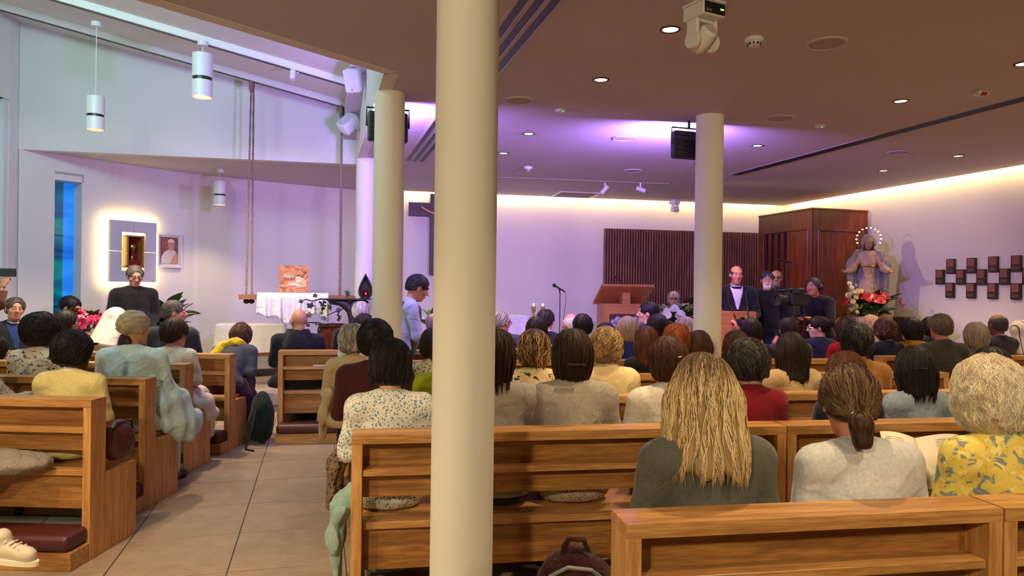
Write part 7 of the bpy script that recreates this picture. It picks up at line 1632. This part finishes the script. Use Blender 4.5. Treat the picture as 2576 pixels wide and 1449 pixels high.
root, q = people['photo1']; mb = MB(); mb.tube([Vector(q['up']((-0.10, 0.06, 0.56))), Vector(q['up']((-0.11, 0.12, 0.40))), Vector((q['J'][0][2]+_a((0.03, 0.06, 0.05))))], 0.010, 5); mb.tube([Vector(q['up']((0.10, 0.06, 0.56))), Vector(q['up']((0.11, 0.12, 0.40))), Vector((q['J'][1][2]+_a((-0.03, 0.06, 0.05))))], 0.010, 5); mb.obj('camera_strap', M_black, root)
p_, rz_ = hold(people['photo2'], (0, 0.06, -0.07)); ph_ = thing('compact_camera', 'small black camera held low by the bearded man in black', 'camera', p_, rz_); mb = MB(); mb.box((-0.055, -0.02, -0.03), (0.055, 0.02, 0.03), 0.008); mb.obj('camera_body', M_black, ph_); mb = MB(); mb.lathe([(0.022, 0.02), (0.022, 0.04), (0.001, 0.04)], 16, M=Tm(rx=R(-90)), closed=False); mb.obj('lens', M_dark, ph_)
p_, rz_ = hold(people['phone'], (0.0, 0.07, 0.10), 1); ph_ = thing('mobile_phone', 'mobile phone held up at the left picture edge', 'phone', p_, rz_, rot=(R(10), 0, rz_)); mb = MB(); mb.box((-0.075, -0.005, -0.036), (0.075, 0.005, 0.036), 0.004); mb.obj('case', M_black, ph_); mb = MB(); mb.box((-0.07, -0.0062, -0.032), (0.07, -0.0048, 0.032)); mb.obj('screen', emit('phone_screen', (0.3, 0.4, 0.45), 0.06), ph_)

# ------------------------------------------------------------------ chairs of the people at the altar end
def chair(p, rz, z0_, label, m):
    t_ = thing('chair', label, 'chair', (p[0], p[1], z0_), rz, 'chairs at the altar end')
    mb = MB(); mb.box((-0.22, -0.20, 0.40), (0.22, 0.22, 0.44), 0.01); mb.obj('seat', m, t_); mb = MB(); mb.box((-0.22, -0.24, 0.52), (0.22, -0.20, 0.90), 0.012); mb.obj('backrest', m, t_)
    for x in (-0.19, 0.19):
        mb = MB(); mb.box((x-0.016, 0.17, 0), (x+0.016, 0.20, 0.40)); mb.obj('leg', M_dark, t_); mb = MB(); mb.box((x-0.016, -0.235, 0), (x+0.016, -0.205, 0.88)); mb.obj('leg', M_dark, t_)
M_chd = fb('black_chair', '141418'); M_chb = plain('brown_leather', hexc('6b3216'), 0.45)
for key, lab, m, z0_ in (('navyman', 'black chair under the priest in navy', M_chd, 0.0), ('glassl', 'black chair under the man below the stained window', M_chd, 0.0), ('blondl', 'black chair beside the pink bouquet', M_chd, 0.0), ('lady1', 'brown chair under the grey-haired woman behind the lilies', M_chb, 0.15), ('lady2', 'brown chair under the dark-haired woman beside the white column', M_chb, 0.15)):
    ro = people[key][0]; chair(ro.location, ro.rotation_euler.z, z0_, lab, m)
# brown wooden chest near the vine
pch = at_y(838, 860, 9.6); chb = thing('wooden_chest', 'reddish wooden cabinet behind the vine, left of the white-haired man', 'cabinet', (pch.x, 9.7, 0.15)); mb = MB(); mb.box((-0.16, -0.2, 0), (0.20, 0.2, 0.80), 0.004); mb.obj('body', M_maho, chb); mb = MB(); mb.box((-0.18, -0.22, 0.80), (0.22, 0.22, 0.83), 0.004); mb.obj('top', M_maho, chb); mb = MB(); mb.box((-0.14, -0.206, 0.06), (0.18, -0.198, 0.74)); mb.obj('door', M_maho, chb)
pbx = at_y(2275, 800, 8.6); bs = thing('dark_stand', 'small dark wooden box on a leg beside the statue', 'stand', (7.75, 8.0, 0)); mb = MB(); mb.box((-0.10, -0.10, 0.80), (0.10, 0.10, 1.16), 0.004); mb.obj('box', plain('dark_oak', hexc('2e1a12'), 0.6), bs); mb = MB(); mb.box((-0.04, -0.04, 0), (0.04, 0.04, 0.80)); mb.obj('post', plain('dark_oak', hexc('2e1a12'), 0.6), bs)
cdl = thing('votive_stand', 'low stand of small lit candles by the right wall', 'candles', (7.70, 7.55, 0)); mb = MB(); mb.box((-0.15, -0.25, 1.00), (0.15, 0.25, 1.03), 0.004); mb.obj('tray', M_dark, cdl); mb = MB(); mb.tube([(0, 0, 0), (0, 0, 1.0)], 0.025, 10); mb.obj('post', M_dark, cdl); mb = MB(); mb.lathe([(0.16, 0), (0.16, 0.02), (0.03, 0.03)], 20); mb.obj('foot', M_dark, cdl)
for k in range(6): mb = MB(); mb.lathe([(0.018, 1.03), (0.020, 1.09)], 12, M=Tm(-0.07+0.14*(k % 2), -0.18+0.17*(k//2), 0)); c_ = mb.obj('candle', plain('wax', (0.7, 0.62, 0.5), 0.5), cdl); mb = MB(); mb.ball((-0.07+0.14*(k % 2), -0.18+0.17*(k//2), 1.105), (0.009, 0.009, 0.016), 8, 6); mb.obj('flame', emit('candle_flame', (1.0, 0.72, 0.35), 14), c_)

# ------------------------------------------------------------------ small things in the pews
def text_page(name):
    t = NT(name); tc = t.n('ShaderNodeTexCoord'); br = t.n('ShaderNodeTexBrick', offset=0.37); br.inputs['Scale'].default_value = 1.0; br.inputs['Mortar Size'].default_value = 0.0036; br.inputs['Brick Width'].default_value = 0.034; br.inputs['Row Height'].default_value = 0.0095; br.inputs['Mortar Smooth'].default_value = 0.0
    br.inputs['Color1'].default_value = (0.10, 0.09, 0.08, 1); br.inputs['Color2'].default_value = (0.30, 0.27, 0.22, 1); br.inputs['Mortar'].default_value = (0.80, 0.74, 0.58, 1); br.inputs['Bias'].default_value = 0.3
    t.l(tc, 'UV', br, 'Vector'); t.l(br, 'Color', t.b, 'Base Color'); t.set(Roughness=0.8); _mats[name] = t.m; return t.m
M_text = text_page('printed_page'); M_page = plain('cream_paper', (0.80, 0.74, 0.58), 0.8)
pb = at_y(2318, 1165, 2.12); bk = thing('open_booklet', 'open booklet with printed pages held between the T-shirt and the floral blouse', 'booklet', pb, R(-14), rot=(R(52), 0, R(-24)))
for s in (-1, 1):
    V = []; nx = 8; UV = []
    for i in range(nx+1):
        u = i/nx; x = s*u*0.135; z = 0.030*math.sin(u*PI*0.75)+u*0.022
        for y in (-0.10, 0.10): V.append((x, y, z)); UV.append((u*0.135, y+0.1))
    F = [(2*i, 2*i+2, 2*i+3, 2*i+1) if s > 0 else (2*i, 2*i+1, 2*i+3, 2*i+2) for i in range(nx)]
    o = mesh_np('page', V, F, M_page, bk); md = o.modifiers.new('thickness', 'SOLIDIFY'); md.thickness = 0.004; md.offset = -1
    Vp = [(v[0]*0.86+s*0.010, v[1]*0.82, v[2]+0.0012) for v in V]; o2 = mesh_np('printed_text', Vp, F, M_text, o)
    ul = o2.data.uv_layers.new(name='UVMap'); li = np.empty(len(o2.data.loops), np.int32); o2.data.loops.foreach_get('vertex_index', li); ul.data.foreach_set('uv', np.array([(UV[v][0], UV[v][1]) for v in li], f32).ravel())
# maroon backpack on the floor behind the long pew
def soft(name, label, cat, loc, fun, lo, hi, h, m, rz=0.0): t_ = thing(name, label, cat, loc, rz); sdf_part('bag_body', fun, lo, hi, h, m, t_); return t_
M_bp = fb('maroon_nylon', '3a151b', folds=0.9, fscale=16)
pbp = at_z(1450, 1449, 0.24)
def fbp(P): return smin(el(P, (0, 0, 0.16), (0.17, 0.12, 0.20)), el(P, (0.02, -0.08, 0.12), (0.13, 0.07, 0.12)), 0.03)+0.010*nz3(P, 24, 1)+0.004*nz3(P, 60, 2)
bp = soft('backpack', 'maroon backpack on the floor before the long pew', 'backpack', (at_y(1448, 1400, 2.68).x, 2.68, 0.10), fbp, (-0.22, -0.2, -0.06), (0.22, 0.16, 0.40), 0.010, M_bp, R(-20))
mb = MB(); mb.tube([(-0.10, -0.10, 0.28), (-0.03, -0.13, 0.33), (0.06, -0.12, 0.32), (0.12, -0.08, 0.26)], 0.008, 6); mb.obj('zip', plain('zip_grey', hexc('8a8f8c'), 0.5), bp, smooth=True); mb = MB(); mb.tube([(-0.05, 0.0, 0.35), (-0.03, -0.02, 0.40), (0.03, -0.02, 0.40), (0.05, 0.0, 0.35)], 0.012, 6); mb.obj('handle', M_bp, bp, smooth=True); mb = MB(); mb.tube([(-0.08, -0.14, 0.24), (-0.05, -0.155, 0.17), (-0.03, -0.15, 0.05)], 0.014, 5); mb.obj('strap', M_bp, bp, smooth=True); mb = MB(); mb.box((-0.075, -0.178, 0.18), (-0.045, -0.160, 0.21), 0.004); mb.obj('buckle', M_silver, bp)
M_sneak = plain('white_leather', hexc('c9bfa8'), 0.6, bump=0.3)
def fsnk(P): d = smin(rc(P*_a((1.05, 1, 1)), (0, -0.09, 0.045), (0, 0.10, 0.032), 0.045, 0.036), rc(P, (0, -0.08, 0.05), (0, -0.03, 0.10), 0.042, 0.036), 0.03); return smax(d+0.003*nz3(P, 70, 0), -P[:, 2], 0.006)
def sneaker(name, label, loc, rot, m, sole):
    t_ = thing(name, label, 'shoe', loc, rot=rot); sdf_part('upper', fsnk, (-0.07, -0.16, -0.02), (0.07, 0.17, 0.16), 0.008, m, t_); mb = MB(); mb.prism([(0.045*math.cos(a)*(1-0.1*math.sin(a)), 0.148*math.sin(a)+0.005) for a in np.linspace(0, 2*PI, 20, endpoint=False)], -0.012, 0.012); mb.obj('sole', sole, t_)
    for k in range(4): mb = MB(); mb.tube([(-0.028, 0.0+0.022*k, 0.086-0.007*k), (0, 0.002+0.022*k, 0.094-0.009*k), (0.028, 0.0+0.022*k, 0.086-0.007*k)], 0.004, 5); mb.obj('lace', sole, t_)
sp0 = at_z(18, 1385, 0.24); sneaker('sneaker', 'cream sneaker resting on the kneeler at the left picture edge', (sp0.x, sp0.y, 0.205), (R(-8), R(4), R(-108)), M_sneak, M_page)
sp1 = at_z(540, 1105, 0.02); sneaker('sneaker', 'dark sneaker with a white sole at the end of the third left pew', (sp1.x, sp1.y, 0.02), (R(6), 0, R(-70)), plain('dark_shoe', hexc('2c2322'), 0.6), M_page)
def fjk(P): return smin(el(P, (0, 0, 0.05), (0.26, 0.16, 0.06)), el(P, (-0.12, -0.12, 0.0), (0.14, 0.07, 0.07)), 0.05)+0.012*nz3(P, 20, 4)+0.005*nz3(P, 52, 1)
pj = at_z(40, 1165, 0.52); t_ = thing('folded_jacket', 'crumpled beige jacket on the nearest left pew', 'jacket', (pj.x-0.08, pj.y+0.02, 0.475), R(-17)); sdf_part('jacket_cloth', fjk, (-0.34, -0.26, -0.10), (0.34, 0.24, 0.16), 0.012, fb('beige_canvas', '8f857a', folds=0.9, fscale=14), t_)
M_mar = plain('maroon_bag_leather', hexc('4a1f1c'), 0.4, bump=0.25, bscale=120)
def fhb(P): d = el(P, (0, 0, 0.10), (0.11, 0.065, 0.125)); return smax(d+0.004*nz3(P, 24, 0), -P[:, 2], 0.01)
ph2 = at_z(292, 1150, 0.47); hb = soft('handbag', 'maroon leather bag on the second left pew end', 'bag', (-1.115, 4.60, 0.475), fhb, (-0.17, -0.12, -0.03), (0.17, 0.12, 0.32), 0.010, M_mar, R(60)); mb = MB(); mb.tube([(-0.08, -0.03, 0.16), (-0.05, -0.04, 0.215), (0.05, -0.04, 0.215), (0.08, -0.03, 0.16)], 0.006, 6); mb.obj('piping', M_black, hb, smooth=True)
def fgb(P): return smin(el(P, (0, 0, 0.24), (0.14, 0.10, 0.25)), el(P, (0, -0.06, 0.16), (0.11, 0.07, 0.14)), 0.03)+0.006*nz3(P, 26, 3)
gb = soft('rucksack', 'dark green rucksack on the aisle floor beside the bowed woman', 'backpack', (-0.50, 7.10, 0.0), fgb, (-0.19, -0.18, -0.03), (0.19, 0.15, 0.53), 0.013, fb('dark_green_nylon', '14231f'), R(-60)); mb = MB(); mb.tube([(0.1, -0.1, 0.4), (0.14, -0.16, 0.2), (0.12, -0.2, 0.03), (0.2, -0.25, 0.008), (0.3, -0.22, 0.008)], 0.009, 5); mb.obj('strap', M_black, gb, smooth=True)
bkl = thing('hymn_booklet', 'thin white booklet lying on the shelf of the monk pew', 'booklet', (*along(left_end(6), AR, 0.42), 0.711), AR); mb = MB(); mb.box((-0.10, 0.03, 0), (0.10, 0.10, 0.008)); mb.obj('pages', M_page, bkl); mb = MB(); mb.box((-0.101, 0.029, 0.008), (0.101, 0.101, 0.010)); mb.obj('cover', plain('white_card', (0.75, 0.73, 0.72), 0.6), bkl)
bk2 = thing('hymn_booklet', 'dark booklet on the shelf of the third left pew', 'booklet', (*along(lends[3], AL, -0.22), 0.711), AL); mb = MB(); mb.box((-0.11, 0.03, 0), (0.11, 0.10, 0.018)); mb.obj('pages', M_page, bk2); mb = MB(); mb.box((-0.111, 0.028, 0.018), (0.111, 0.101, 0.024)); mb.obj('cover', K_black, bk2)
